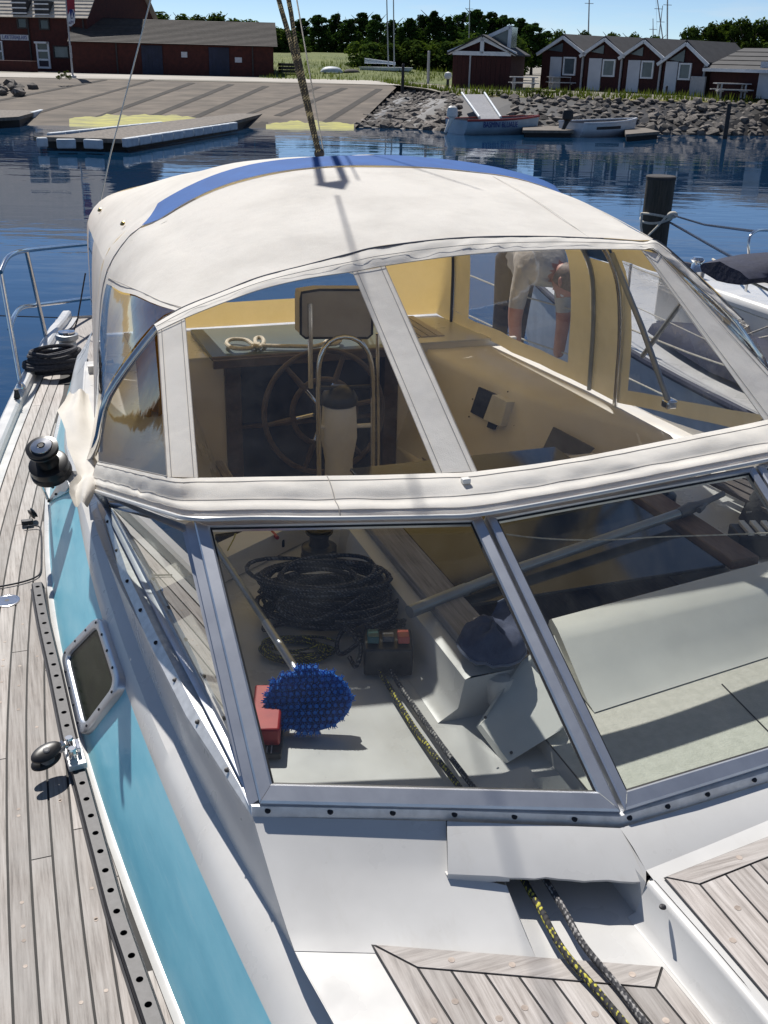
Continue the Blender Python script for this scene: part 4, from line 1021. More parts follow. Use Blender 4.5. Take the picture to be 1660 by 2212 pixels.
# ---- portlight
p0, p1, p2 = at_y(R0,2.7), at_y(R0,3.5), at_y(R1,3.0)
pn = (p1-p0).cross(p2-p0).normalized()
if pn.x > 0: pn = -pn
pc = [PL(x,y,p0+pn*.011,pn) for x, y in ((136,1414),(220,1326),(271,1480),(180,1600))]
def rquad(q, inset, r, n=6, off=0):
    c = sum(q, Vector())/4; out_ = []
    for i in range(4):
        a, b, d = q[i-1], q[i], q[(i+1) % 4]; e0 = (a-b).normalized(); e1 = (d-b).normalized()
        sn_ = e0.cross(e1).length; b2 = b+(e0+e1)*(inset/sn_); s_, e_ = b2+e0*r, b2+e1*r
        for k in range(n+1):
            t_ = k/n; out_.append((1-t_)**2*s_+2*t_*(1-t_)*b2+t_*t_*e_+pn*off)
    return out_
fr = MB(); fr.loft([rquad(pc,0,.075,8,-.018), rquad(pc,.001,.075,8,.006), rquad(pc,.005,.072,8,.011), rquad(pc,.032,.055,8,.012), rquad(pc,.036,.052,8,.009), rquad(pc,.038,.05,8,-.002)], close=True)
port = fr.build('portlight', 'aluminium', yacht, sm=50)
MB().cap(rquad(pc,.037,.05,8,.002)).build('pane', 'hull_glass', port, sm=0)
rr_ = rquad(pc,.016,.062,8,.012); rr_ = rr_+[rr_[0]]; cl_ = [0]
for a, b in zip(rr_, rr_[1:]): cl_.append(cl_[-1]+(b-a).length)
for i in range(14):
    s_ = cl_[-1]*(i+.5)/14; k_ = max(j for j in range(len(cl_)-1) if cl_[j] <= s_); p = lerp(rr_[k_], rr_[k_+1], (s_-cl_[k_])/max(1e-6,cl_[k_+1]-cl_[k_])); MB().lathe([(.0048,-.001), (.0045,.002), (.002,.0035)], p, pn, 10).build('bolt', 'dark_metal', port)

# ---- windscreen
WB0, WT0 = P(232,1090,1.775), P(205,1052,1.95)
WB1, WT1 = P(562,1738,1.775), P(420,1130,2.15)
WB2, WT2 = P(1340,1756,1.775), P(1040,1118,2.15)
WB3 = Vector((2*XC-WB2.x, 1.52, 1.775)); WT3 = Vector((2*XC-WT2.x, 2.245, 2.15))
WB4, WT4 = mir(WB1)+Vector((0,.1,0)), mir(WT1)+Vector((0,.15,0)); WB5, WT5 = mir(WB0), mir(WT0)
ws = empty('windscreen', (1.5,2,1.77), parent=yacht)
def pane_frame(b0, b1, t1, t0, w4, label, gk=.014, gl_='windscreen_glass'):
    """quad b0 b1 t1 t0; w4 = widths of bottom, right, top, left members"""
    q = [b0, b1, t1, t0]; n = ((b1-b0).cross(t0-b0)).normalized()
    if n.dot(CAM-b0) < 0: n = -n
    def off(i, wa, wb):
        a, b, c = q[i-1], q[i], q[(i+1) % 4]; e0 = (a-b).normalized(); e1 = (c-b).normalized(); s_ = e0.cross(e1).length
        return b+e0*(wb/s_)+e1*(wa/s_)
    inn = [off(0, w4[3], w4[0]), off(1, w4[0], w4[1]), off(2, w4[1], w4[2]), off(3, w4[2], w4[3])]
    inn = [off(0, w4[3], w4[0]), off(1, w4[0], w4[1]), off(2, w4[1], w4[2]), off(3, w4[2], w4[3])]
    for i in range(4):
        j = (i+1) % 4; a, b, c, d = q[i], q[j], inn[j], inn[i]; g = (b-a).normalized()*.0006
        m = MB(); m.loft([[a+g-n*.014, b-g-n*.014], [a+g+n*.008, b-g+n*.008], [lerp(a,d,.12)+g+n*.012, lerp(b,c,.12)-g+n*.012], [lerp(a,d,.88)+g+n*.012, lerp(b,c,.88)-g+n*.012], [d+g+n*.007, c-g+n*.007], [d+g-n*.014, c-g-n*.014]])
        m.build('frame_bar', 'aluminium', ws, sm=30)
    ic = sum(inn, Vector())/4
    gm = MB(); gm.loft([[p+n*.006 for p in inn]+[inn[0]+n*.006], [lerp(p,ic,gk)+n*.003 for p in inn]+[lerp(inn[0],ic,gk)+n*.003]]); gm.build('gasket', 'rubber', ws, sm=0)
    gl = MB().poly([lerp(p,ic,.004) for p in inn]).build('pane', gl_, ws, sm=0); return inn, n
inB, nB = pane_frame(WB1, WB2, WT2, WT1, (.042,.030,.018,.034), '')
inC, nC = pane_frame(WB2+Vector((.008,0,0)), WB3, WT3, WT2+Vector((.010,0,0)), (.038,.024,.018,.024), '')
pane_frame(WB3+Vector((.008,0,0)), WB4, WT4, WT3+Vector((.010,0,0)), (.042,.03,.018,.03), '')
pane_frame(WB0, WB1-Vector((.008,-.01,0)), WT1-Vector((.008,-.01,0)), WT0, (.020,.022,.02,.02), '', .05, 'side_glass')
pane_frame(WB4+Vector((.008,.01,0)), WB5, WT5, WT4+Vector((.008,.01,0)), (.020,.022,.02,.02), '')
# flange with screws along the foot
fl_px = [(232,1108,226,1120), (275,1235,262,1250), (336,1365,318,1378), (421,1530,402,1545), (545,1742,545,1764), (950,1750,950,1770), (1338,1764,1340,1786), (1500,1716,1505,1735), (1700,1655,1705,1673), (1900,1596,1905,1614)]
fo = [P(a,b,1.772) for a, b, c, d in fl_px]; fi = [P(c,d,1.752) for a, b, c, d in fl_px]
fo = fo[:-1]+[WB3+Vector((0,-.010,-.003)), WB4+Vector((.006,-.012,-.003))]; fi = fi[:-1]+[WB3+Vector((0,-.034,-.023)), WB4+Vector((.012,-.034,-.023))]
MB().loft([[p+Vector((.0,.03,.0)) if i > 7 else p+Vector((.02,.03,.0)) for i, p in enumerate(fo)], fo, fi, [p-Z*.012 for p in fi]]).build('foot_flange', 'alu_strip', ws, sm=25)
MB().loft([[at_y(R4,Y)-Z*.002+Vector((-.004,0,0)), Vector((at_y(R4,Y).x+.07,Y,1.755))] for Y in [1.75+.15*k for k in range(14)]]).build('flange_bed', 'gelcoat', ws, sm=0)
fm = [lerp(a,b,.45)+Z*.001 for a, b in zip(fo, fi)]
for i, (a, b) in enumerate(zip(fm, fm[1:])):
    nscr = {4:3, 5:3, 6:2, 7:2}.get(i, 2)
    for k in range(nscr):
        p = lerp(a, b, (k+.25)/nscr); MB().lathe([(.0065,0), (.006,.0025), (.0025,.0035)], p, (0,-.45,1), 10).build('screw', 'dark_metal', ws)

# ---- roof ahead of the windscreen: sloping foot, rope tunnel, raised part
CZ = 1.645
A = [P(*p, z) for p, z in (((547,1764),1.752), ((965,1774),1.752), ((970,1886),1.697), ((1085,1889),1.696), ((1142,2042),CZ), ((713,2012),CZ), ((617,2010),CZ))]
A[0] = FA0; A[6] = FA6; A[4] = A[4]+Vector((.0,-.03,0))
m = MB(); nU = 14
top = smooth([A[0], lerp(A[0],A[1],.5), A[1]], nU); bot = [A[6], *[lerp(A[6],A[4],k/(nU-1)) for k in range(1,nU)]]
mid = []
rowsF = []
for k in range(7):
    t_ = k/6; r = [lerp(a,b,t_) for a, b in zip(top, smooth([A[6], A[5], lerp(A[5],A[4],.5), A[4]], nU))]
    for p in r: p.z = lerp(1.752, CZ, t_) + .012*math.sin(math.pi*t_)*(-1 if t_ > .5 else 1)
    rowsF.append(r)
# two pieces: full slope left of the tunnel lip, and below the lip
m = MB(); half = []
for k in range(13):
    r = []
    t_ = k/12
    right_top = lerp(A[1], A[2], min(1, t_/.42)) if t_ < .42 else lerp(A[3], A[4], (t_-.42)/.58)
    right_top.z = CZ+(1.752-CZ)*FG(t_)
    left = fprof(A[0], A[6], t_)
    for j in range(nU): r.append(lerp(left, right_top, j/(nU-1)))
    half.append(r)
m.loft(half); m.build('roof_front', 'gelcoat', yacht, sm=60)
B = [P(*p, z) for p, z in (((966,1774),1.758), ((1340,1789),1.758), ((1396,1906),1.712), ((968,1888),1.706))]
lip = MB(); n_ = 16; lipj = random.Random(4)
t0 = [lerp(B[0],B[1],k/n_) for k in range(n_+1)]; b0 = [lerp(B[3],B[2],k/n_)+Vector((0,lipj.uniform(-.0025,.0025),lipj.uniform(-.002,.002)) if k > 4 else (0,0,0)) for k in range(n_+1)]
lip.loft([t0, [lerp(a,b,.5)+Z*.004 for a, b in zip(t0,b0)], b0, [p-Z*.007+Vector((0,.003,0)) for p in b0], [p+Vector((0,.25,-.005)) for p in b0]])
lip.loft([[B[0]-Z*.03, B[3]-Z*.035], [B[0], b0[0]]]); lip.loft([b0[:6], [p-Z*(.03-.004*k) for k, p in enumerate(b0[:6])]])
lip.build('tunnel_lip', 'gelcoat', yacht, sm=50)
MB().tube([lerp(A[1],B[0],.5)+Z*.001, lerp(A[2],B[3],.5)], .0016, 6).build('seam', 'caulk', yacht)
MB().tube([lerp(A[2],B[3],.5)-Z*.001, A[3]+Z*.002], .0016, 6).build('seam', 'caulk', yacht)
# tunnel walls and floor
MB().poly([A[3]+Vector((-.05,.22,.03)), B[2]+Vector((.02,.22,.03)), Vector((B[2].x+.02,B[2].y+.22,CZ-.02)), Vector((A[3].x-.05,A[3].y+.22,CZ-.02))]).build('tunnel_light_stop', 'gelcoat', yacht, sm=0)  # wall added across the tunnel to keep out light from behind
e0, e1 = A[3], A[4]; g0, g1 = B[2], P(1380,2020,CZ)
MB().poly([e0-Z*.0, e1, e1+Vector((.03,.45,0)), e0+Vector((.03,.30,-.05))]).build('tunnel_wall', 'gelcoat', yacht, sm=0)
RZ = 1.725
rt = [P(1396,1906,RZ), P(1530,2060,RZ), P(1652,2205,RZ), P(1900,2500,RZ)]; rb2 = [P(1380,2020,CZ), P(1490,2112,CZ), P(1617,2214,CZ), P(1830,2400,CZ)]
rb2 = [Vector((a.x-.012, a.y, CZ)) for a in rt]
MB().loft([[p+Vector((.02,0,.0)) for p in rt], [p+Vector((.006,0,.0)) for p in rt], [p+Vector((0,0,-.008)) for p in rt], [lerp(a,b,.9)+Vector((-.002,0,0)) for a, b in zip(rt,rb2)], [p+Vector((-.02,0,0)) for p in rb2]]).build('step_wall', 'gelcoat', yacht, sm=60)
bw_ = Vector((rt[0].x, rt[0].y+.35, RZ)); MB().poly([rt[0], Vector((rt[0].x-.012,rt[0].y,CZ)), Vector((rt[0].x-.012,rt[0].y+.45,CZ)), bw_]).build('tunnel_wall', 'gelcoat', yacht, sm=0)
# roof plane (left) and raised roof (right)
xs = [at_y(R2b,Y).x+.09 for Y in (.4,.8,1.2)]
left_line = [Vector((at_y(R4,Y).x-.002, Y, CZ-.0012)) for Y in [.31+.04*k for k in range(60)] if Y < A[6].y-.01]+[A[6]-Z*.0012]
MB().poly(left_line+[A[5]-Z*.0006, A[4]-Z*.0006, A[4]+Vector((.03,.5,-.0006)), Vector((rt[0].x,rt[0].y+.5,CZ-.0006)), Vector((rt[0].x,rt[0].y,CZ-.0006)), Vector((rt[-1].x+.02,.3,CZ-.0006))]).build('roof_plane', 'gelcoat', yacht, sm=0)
fr_ = [P(1340,1789,1.758), P(1505,1738,1.752), P(1705,1676,1.752), WB3+Vector((0,-.034,-.023)), WB4+Vector((.012,-.034,-.023))]; fb_ = [P(1396,1880,RZ), P(1530,1826,RZ), P(1660,1772,RZ), Vector((WB3.x-.02,WB3.y-.15,RZ)), Vector((WB4.x-.01,WB4.y-.14,RZ))]
MB().loft([fr_, [lerp(a,b,.5)+Z*.004 for a, b in zip(fr_,fb_)], fb_]).build('roof_front', 'gelcoat', yacht, sm=60)
MB().poly([B[1], fr_[0], fb_[0], B[2]]).build('roof_front', 'gelcoat', yacht, sm=0)
prt = [Vector((mir(at_y(R4,Y)).x, Y, RZ)) for Y in (1.62,1.3,.9,.3)]
MB().loft([prt, [p+Vector((.012,0,-.012)) for p in prt], [p+Vector((.03,0,-.10)) for p in prt]]).build('raised_roof_side', 'gelcoat', yacht, sm=60)
MB().poly([Vector((2.0,1.45,1.612)), Vector((2.2,1.35,1.612)), Vector((2.62,1.62,1.612)), Vector((2.70,2.3,1.612)), Vector((2.85,3.5,1.612)), Vector((2.0,3.5,1.612))]).build('tray_base', 'gelcoat', yacht, sm=0)
MB().poly([fr_[4], fb_[4], prt[0]+Vector((.01,0,-.02)), mir(at_y(R4,1.8))]).build('roof_front', 'gelcoat', yacht, sm=0)
MB().poly([fb_[0], fb_[1], fb_[2], fb_[3], fb_[4]]+prt+[Vector((rt[-1].x+.02,.3,RZ)), rt[2]+Vector((.018,0,0)), rt[1]+Vector((.018,0,0)), rt[0]+Vector((.018,0,0))]).build('raised_roof', 'gelcoat', yacht, sm=0)
MB().poly([B[2]-Z*.004, fb_[0]+Vector((.03,0,-.003)), rt[0]+Vector((.03,0,-.004)), rt[0]-Z*.004]).build('roof_front', 'gelcoat', yacht, sm=0)
p = P(1432,1960,RZ); MB().lathe([(.007,0), (.0065,.003), (.003,.005)], p, (0,0,1), 12).build('screw', 'dark_metal', yacht)

# ---- teak panels on the roof
def panel(name, z, aft, left, right, nplanks, nextra=0):
    """aft: (outerL, outerR, innerL, innerR) px; margins run forward from those corners"""
    zt = z+.006; t_ = empty(name, P(*aft[0], z), parent=yacht)
    oL, oR, iL, iR = [P(*p, zt) for p in aft]
    def slabp(poly, nm, mat):
        c = sum(poly, Vector())/len(poly); q = []
        for i in range(len(poly)):
            a, b, d = poly[i-1], poly[i], poly[(i+1) % len(poly)]; e0 = (a-b).normalized(); e1 = (d-b).normalized(); s_ = max(.3, e0.cross(e1).length); q.append(b+(e0+e1)*(.0024/s_))
        return MB().prism([p-Z*.006 for p in q], Z*.006).build(nm, mat, t_, sm=0, bevel=.0008)
    fL = P(*left[0], zt); fLi = P(*left[1], zt); fwdL = oL+(fL-oL).normalized()*1.6; fwdLi = iL+(fLi-iL).normalized()*1.6
    slabp([oL, oR, iR, iL], 'margin_plank', 'teak_cross'); slabp([oL, iL, fwdLi, fwdL], 'margin_plank', 'teak')
    if right:
        fR = P(*right[0], zt); fRi = P(*right[1], zt); fwdR = oR+(fR-oR).normalized()*1.6; fwdRi = iR+(fRi-iR).normalized()*1.6
        slabp([iR, oR, fwdR, fwdRi], 'margin_plank', 'teak')
    else: fwdRi = iR+(fwdLi-iL); fwdR = oR+(fwdLi-iL); slabp([iR, oR, fwdR, fwdRi], 'margin_plank', 'teak')
    for k in range(nplanks):
        a, b = lerp(iL,iR,k/nplanks), lerp(iL,iR,(k+1)/nplanks); c, d = lerp(fwdLi,fwdRi,k/nplanks), lerp(fwdLi,fwdRi,(k+1)/nplanks)
        slabp([a, b, d, c], 'plank', 'teak')
        for q in (.05,.24,.42): 
            pp = lerp(lerp(a,c,q+.02*(k % 2)), lerp(b,d,q+.02*(k % 2)), .5); MB().lathe([(.0068,0), (.0065,.0006)], Vector((pp.x,pp.y,zt)), (0,0,1), 12).build('plug', 'teak_plug', t_, sm=0)
    for q in (.22,.45,.68,.9): pp = lerp(lerp(oL,oR,q), lerp(iL,iR,q), .5); MB().lathe([(.0068,0), (.0065,.0006)], Vector((pp.x,pp.y,zt)), (0,0,1), 12).build('plug', 'teak_plug', t_, sm=0)
    for q in (.1,.3): pp = lerp(lerp(oL,fwdL,q), lerp(iL,fwdLi,q), .5); MB().lathe([(.0068,0), (.0065,.0006)], Vector((pp.x,pp.y,zt)), (0,0,1), 12).build('plug', 'teak_plug', t_, sm=0)
    MB().poly([Vector((p.x,p.y,z+.0035)) for p in (oL, oR, fwdR, fwdL)]).build('caulking', 'caulk', t_, sm=0)
panel('teak_panel', CZ, ((802,2038),(1432,2086),(902,2090),(1417,2134)), ((905,2212),(979,2212)), ((1536,2212),(1481,2212)), 7)
panel('teak_panel', RZ, ((1434,1894),(2010,1667),(1512,1910),(1960,1733)), ((1656,2152),(1656,2079)), None, 9)

# ---- halyards through the tunnel
def px_path(pts, n=40): return smooth([P(x,y,z) for x, y, z in pts], n)
h1 = px_path([(820,1450,1.64),(845,1490,1.635),(900,1580,1.63),(985,1690,1.65),(1100,1850,1.672),(1165,1960,1.672),(1215,2050,1.667),(1290,2140,1.661),(1350,2212,1.660),(1420,2300,1.660)], 70)
h2 = px_path([(842,1445,1.645),(870,1490,1.64),(940,1590,1.637),(1015,1690,1.655),(1150,1860,1.676),(1215,1960,1.673),(1260,2040,1.668),(1330,2125,1.661),(1395,2212,1.660),(1470,2310,1.660)], 70)
MB().tube(h1, .0072, 10, uvscale=45).build('halyard', 'rope_yellow_black', yacht); MB().tube(h2, .0068, 10, uvscale=50).build('halyard', 'rope_grey_fleck', yacht)

# ---- behind the windscreen: tray, companionway, hatch
MB().poly([Vector((.40,1.66,1.615)), Vector((1.0,1.44,1.615)), Vector((1.3,1.40,1.615)), Vector((1.3,2.14,1.615)), Vector((1.0,2.14,1.615)), Vector((1.0,3.5,1.615)), Vector((.25,3.5,1.615)), Vector((.31,2.5,1.615)), Vector((.36,1.9,1.615))]).build('tray_floor', 'gelcoat', yacht, sm=0)
MB().loft([[Vector((at_y(R4,Y).x+.05,Y,1.612)), Vector((at_y(R4,Y).x+.025,Y,1.66)), Vector((at_y(R4,Y).x+.015,Y,1.757))] for Y in (3.5,3.0,2.6,2.2,1.9,1.75)]).build('tray_side', 'gelcoat', yacht)
# companionway side box with teak rail
MB().loft([[Vector((x,Y,z)) for x, z in ((.93,1.616), (.965,1.625), (.985,1.65), (1.0,1.735), (1.02,1.742), (1.16,1.742), (1.165,1.60))] for Y in (2.07,2.3,2.6,3.45)]).build('runner_box', 'gelcoat', yacht, sm=50)
MB().poly([Vector((.93,2.07,1.616)), Vector((.985,2.07,1.65)), Vector((1.0,2.07,1.735)), Vector((1.16,2.07,1.742)), Vector((1.165,2.07,1.60))]).build('runner_end', 'gelcoat', yacht, sm=0)
MB().box((1.096,2.63,1.758), (.105,1.05,.032)).build('hatch_rail', 'teak_brown', yacht, bevel=.004)
MB().box((2.105,2.82,1.758), (.105,.87,.032)).build('hatch_rail', 'teak_dark', yacht, bevel=.004)
MB().loft([[Vector((x,Y,z)) for x, z in ((2.045,1.60), (2.05,1.742), (2.18,1.742), (2.20,1.65), (2.25,1.625))] for Y in (1.8,2.6,3.45)]).build('runner_box', 'gelcoat', yacht, sm=50)
MB().box((1.60,2.96,1.752), (.88,1.13,.012)).build('sliding_hatch', 'hatch_acrylic', yacht, bevel=.003)
MB().box((1.60,2.75,1.60), (.9,1.5,.01)).build('hatch_frame', 'teak_dark', yacht, sm=0)
MB().poly([Vector((1.13,1.42,1.614)), Vector((1.13,2.1,1.614)), Vector((1.135,2.1,1.655)), Vector((1.135,1.42,1.655))]).build('step_side', 'gelcoat', yacht, sm=0)
MB().tube([Vector((1.135,1.42,1.656)), Vector((1.135,2.05,1.656))], .002, 6).build('step_edge', 'caulk', yacht)
MB().poly([Vector((1.135,1.42,1.655)), Vector((2.3,1.5,1.655)), Vector((2.3,2.25,1.655)), Vector((1.135,2.25,1.655))]).build('nonskid_floor', 'nonskid', yacht, sm=0)
MB().tube([P(1560,1478,1.656), P(1660,1580,1.656)], .002, 6).build('floor_seam', 'caulk', yacht)
# moulded breakwater in front of the hatch
def bw(f, px, z): return P(lerp(px[0][0],px[1][0],f), lerp(px[0][1],px[1][1],f), z)
rowsB = []
for k in range(13):
    f = k/12*1.6
    rt_ = bw(f, ((1192,1337),(1660,1212)), 1.765); tf = bw(f, ((1212,1376),(1660,1270)), 1.757); bf = bw(f, ((1276,1530),(1660,1408)), 1.658)
    rowsB.append([rt_+Vector((0,.03,-.10)), rt_+Vector((0,.012,-.01)), rt_, lerp(rt_,tf,.6)+Z*.003, tf, lerp(tf,bf,.05)+Vector((0,-.005,-.002)), lerp(tf,bf,.5), lerp(tf,bf,.9), bf+Vector((0,-.02,0))])
mb = MB().loft(rowsB); mb.cap(rowsB[0]); mb.build('hatch_breakwater', 'gelcoat_mint', yacht, sm=28)
wp = [P(1128,1428,1.760), P(1198,1372,1.770), P(1232,1450,1.74), P(1215,1575,1.685), P(1100,1646,1.625), P(1039,1565,1.650)]
wn = (wp[1]-wp[0]).cross(wp[4]-wp[0]).normalized()
if wn.dot(CAM-wp[0]) < 0: wn = -wn
wg = MB().prism([p-wn*.02 for p in wp], wn*.02).build('breakwater_wing', 'gelcoat_mint', yacht, bevel=.006)
for x, y in ((1048,1550), (1104,1626)): p = PL(x,y,wp[0]+wn*.001,wn); MB().lathe([(.004,0), (.004,.003)], p, wn, 10).build('bolt', 'dark_metal', wg)
MB().lathe([(.0,-.05), (.034,-.05), (.040,.0), (.034,.022), (.014,.032)], P(1082,1478,1.70), (0,.1,1), 18).build('winch_cap', 'gelcoat', yacht)
# beam at the after end of the tray, with a winch
b_ = [P(478,1262,1.62), P(640,1180,1.62)]; dv = (b_[1]-b_[0]).normalized(); sv = Vector((-dv.y, dv.x, 0))
MB().prism([b_[0]-dv*.3, b_[1]+dv*.35, b_[1]+dv*.35+sv*.10, b_[0]-dv*.3+sv*.10], Z*.085).build('bridge_beam', 'gelcoat_cream', yacht, bevel=.012)
def winch(o, ax, s, name, cap='winch_bronze', body='winch_black'):
    prof = [(.085,0), (.088,.004), (.088,.018), (.083,.03), (.084,.034), (.084,.062), (.075,.066), (.05,.070), (.046,.085), (.046,.11), (.053,.126), (.064,.132), (.066,.140), (.058,.146), (.058,.150), (.068,.154), (.068,.160), (.05,.164)]
    w_ = MB().lathe([(r*s, h_*s) for r, h_ in prof], o, ax, 32).build(name, body, yacht, sm=35)
    a = Vector(ax).normalized()
    MB().lathe([(.046*s,.160*s), (.044*s,.170*s), (.018*s,.172*s), (.015*s,.166*s)], o, ax, 24).build('cap', cap, w_, sm=35)
    MB().lathe([(.013*s,.166*s), (.012*s,.173*s)], o, ax, 8).build('handle_socket', 'rubber', w_); return w_
winch(P(690,1205,1.62), (0,0,1), .72, 'halyard_winch', 'brass')
# rope clutch
cp = P(838,1452,1.625); u_ = Vector((.93,-.30,0)).normalized(); n_ = Vector((.30,.93,0)); CMm = Matrix((u_, n_, Z)).transposed()
cl = MB().box(cp+Z*.045+n_*.035, (.135,.12,.085), CMm).build('rope_clutch', 'black_plastic', yacht, bevel=.006)
for k, mt, hh in ((-.042,'teal_plastic',.012), (0,'grey_plastic',.008), (.042,'salmon_plastic',.012)):
    MB().box(cp+u_*k+Z*(.092+hh/2)+n_*(.03), (.032,.07 if k else .045,hh+.008), CMm @ Matrix.Rotation(-.18,3,'X')).build('lever', mt, cl, bevel=.003)
for k in (-.03,.03): MB().lathe([(.008,0), (.006,-.004)], cp+u_*k+Z*.035-n_*.026, -n_, 10).build('rope_port', 'rubber', cl)
# port tray
MB().poly([Vector((2.19,1.9,1.63)), Vector((3.0,2.0,1.63)), Vector((2.9,3.6,1.63)), Vector((2.19,3.6,1.63))]).build('tray_floor', 'gelcoat', yacht, sm=0)
winch(P(1420,1092,1.64), (0,0,1), .8, 'halyard_winch')
c2 = P(1640,1190,1.64); cl2 = MB().box(c2+Z*.04, (.2,.12,.08), CMm).build('rope_clutch', 'black_plastic', yacht, bevel=.006)
for k in range(4): MB().box(c2+u_*(-.06+.04*k)+Z*.088, (.022,.11,.014), CMm).build('lever', 'white_plastic', cl2, bevel=.003)
for i, px in enumerate(([(1500,1140,1.65),(1545,1165,1.65),(1600,1205,1.65),(1640,1230,1.65)], [(1575,1240,1.65),(1600,1195,1.66),(1640,1175,1.66),(1700,1170,1.66)], [(1505,1150,1.648),(1560,1190,1.648),(1590,1225,1.648)])):
    MB().tube(px_path(px, 20), .006, 8, uvscale=45).build('control_line', 'rope_teal', yacht)
for k in range(5):
    a, b = P(1530+k*22,1040-k*3,1.70), P(1690+k*18,1120-k*10,1.70); d = (b-a).normalized(); s_ = Vector((-d.y,d.x,0))*.02
    MB().prism([a-s_, b-s_, b+s_, a+s_], Z*.015).build('teak_slat', 'teak_trim', yacht, sm=0)

# ---- cockpit
FLZ, STZ, CTZ, AY = .80, 1.15, 1.70, 5.30
MB().poly([(.9,3.5,FLZ), (2.1,3.5,FLZ), (2.1,AY,FLZ), (.9,AY,FLZ)]).build('cockpit_floor', 'gelcoat_cream', yacht, sm=0)
MB().poly([(.3,3.5,FLZ), (2.8,3.5,FLZ), (2.8,3.5,1.70), (.3,3.5,1.70)]).build('fore_bulkhead', 'gelcoat_cream', yacht, sm=0)
def slats(x0, x1, y0, y1, z, n, parent, along='Y'):
    for k in range(n):
        a = lerp(x0, x1, k/n)+.004; b = lerp(x0, x1, (k+1)/n)-.004
        MB().box(((a+b)/2,(y0+y1)/2,z+.008), (b-a,y1-y0,.016)).build('slat', 'teak', parent, bevel=.0015)
for x0, x1 in ((.45,1.03), (2.02,2.62)):
    st_ = MB().box(((x0+x1)/2,(3.5+AY)/2,(STZ+FLZ)/2), (x1-x0,AY-3.5,STZ-FLZ)).build('seat', 'gelcoat_cream', yacht, bevel=.02)
    slats(x0+.05, x1-.02, 3.55, AY-.02, STZ, 10, st_)
ci_port = [P(951,771,CTZ), P(1070,820,CTZ), P(1190,865,CTZ), P(1335,903,CTZ), P(1455,946,CTZ)]
ci_port = [ci_port[0]+Vector((-.05,.4,0))]+ci_port+[Vector((2.72,3.45,CTZ))]
for side in (0, 1):
    f = (lambda p: p) if not side else mir
    top = smooth(ci_port, 14) if side else [mir(p) for p in smooth(ci_port, 14)]
    inn = 1 if side else -1; rows = []
    for p in top:
        rows.append([Vector((p.x-inn*.16,p.y,STZ-.02)), Vector((p.x-inn*.05,p.y,1.45)), Vector((p.x-inn*.012,p.y,CTZ-.04)), Vector((p.x+inn*.02,p.y,CTZ)), f(Vector((at_y(R4,p.y).x-.01,p.y,CTZ-.002)))])
    MB().loft(rows).build('cockpit_coaming', 'gelcoat_cream' if side else 'gelcoat', yacht, sm=60)
    if side: pcoam = rows
# pockets and instrument on the port coaming
q0, q1, q2 = pcoam[4][1], pcoam[8][1], pcoam[6][2]; cn = (q1-q0).cross(q2-q0).normalized()
if cn.dot(CAM-q0) < 0: cn = -cn
def cquad(px, off): return [PL(x,y,q2+cn*off,cn) for x, y in px]
pk = MB().prism(cquad([(1038,836),(1078,853),(1058,910),(1020,890)], .004), cn*.012).build('instrument_pocket', 'navy_canvas', yacht, bevel=.004)
MB().prism(cquad([(1080,852),(1112,868),(1097,920),(1060,905)], .004), cn*.05).build('instrument_box', 'white_plastic', yacht, bevel=.006)
MB().prism(cquad([(1062,908),(1080,914),(1072,928),(1058,922)], .004), cn*.02).build('instrument_plug', 'navy_canvas', yacht, bevel=.003)
MB().prism(cquad([(1198,922),(1286,968),(1270,985),(1174,972)], .004), cn*.008).build('coaming_locker', 'grey_plastic', yacht, bevel=.004)
for x, y in ((1014,900),(1022,862),(1098,846),(1112,920)): MB().lathe([(.004,0), (.004,.004)], PL(x,y,q2+cn*.004,cn), cn, 8).build('screw', 'dark_metal', yacht)
# after bulkhead, companionway to the aft cabin
def bulk(x0, x1, z0, z1, mat, nm, y=AY, d=.03, bev=0): return MB().box(((x0+x1)/2,y+d/2,(z0+z1)/2), (x1-x0,d,z1-z0)).build(nm, mat, yacht, sm=0, bevel=bev)
bulk(.35,1.04,FLZ,1.735,'gelcoat_cream','aft_bulkhead'); bulk(2.02,2.75,FLZ,1.735,'gelcoat_cream','aft_bulkhead')
dr = bulk(1.12,1.94,FLZ,1.72,'navy_door','cabin_door',AY+.04)
bulk(1.04,1.125,FLZ,1.735,'teak_trim','door_post',AY-.02,.06,.004); bulk(1.935,2.02,FLZ,1.735,'teak_trim','door_post',AY-.02,.06,.004)
MB().box((1.53,AY+.035,1.33), (.82,.03,.022)).build('door_rail', 'teak_trim', dr, bevel=.003)
aft = [Vector((x,y,z)) for x, y, z in ((.45,AY+.09,1.735), (2.6,AY+.09,1.735), (2.5,6.55,1.735), (.55,6.55,1.735))]
MB().prism([p-Z*.45 for p in aft], Z*.45).build('aft_cabin', 'gelcoat', yacht, bevel=.03)
MB().poly([(.0,6.2,DZ-.004), (3.0,6.2,DZ-.004), (2.65,8.5,DZ-.004), (.35,8.5,DZ-.004)]).build('aft_deck', 'teak', yacht, sm=0)
MB().box((1.53,AY+.05,1.737), (2.1,.12,.01)).build('bulkhead_cap', 'gelcoat', yacht, sm=0)
hz_ = 1.765
hp = [P(462,775,hz_), P(412,712,hz_), P(845,690,hz_), P(905,748,hz_)]
MB().prism([p-Z*.025 for p in hp], Z*.025).build('aft_hatch', 'hatch_green', yacht, bevel=.004)
a, b = P(458,776,hz_), P(905,750,hz_); MB().tube([a, b], .012, 8).build('hatch_edge', 'teak_trim', yacht); MB().box((lerp(a,b,.5))-Z*.02+Vector((0,-.012,0)), ((b-a).length,.02,.045)).build('hatch_lip', 'teak_trim', yacht, bevel=.003)
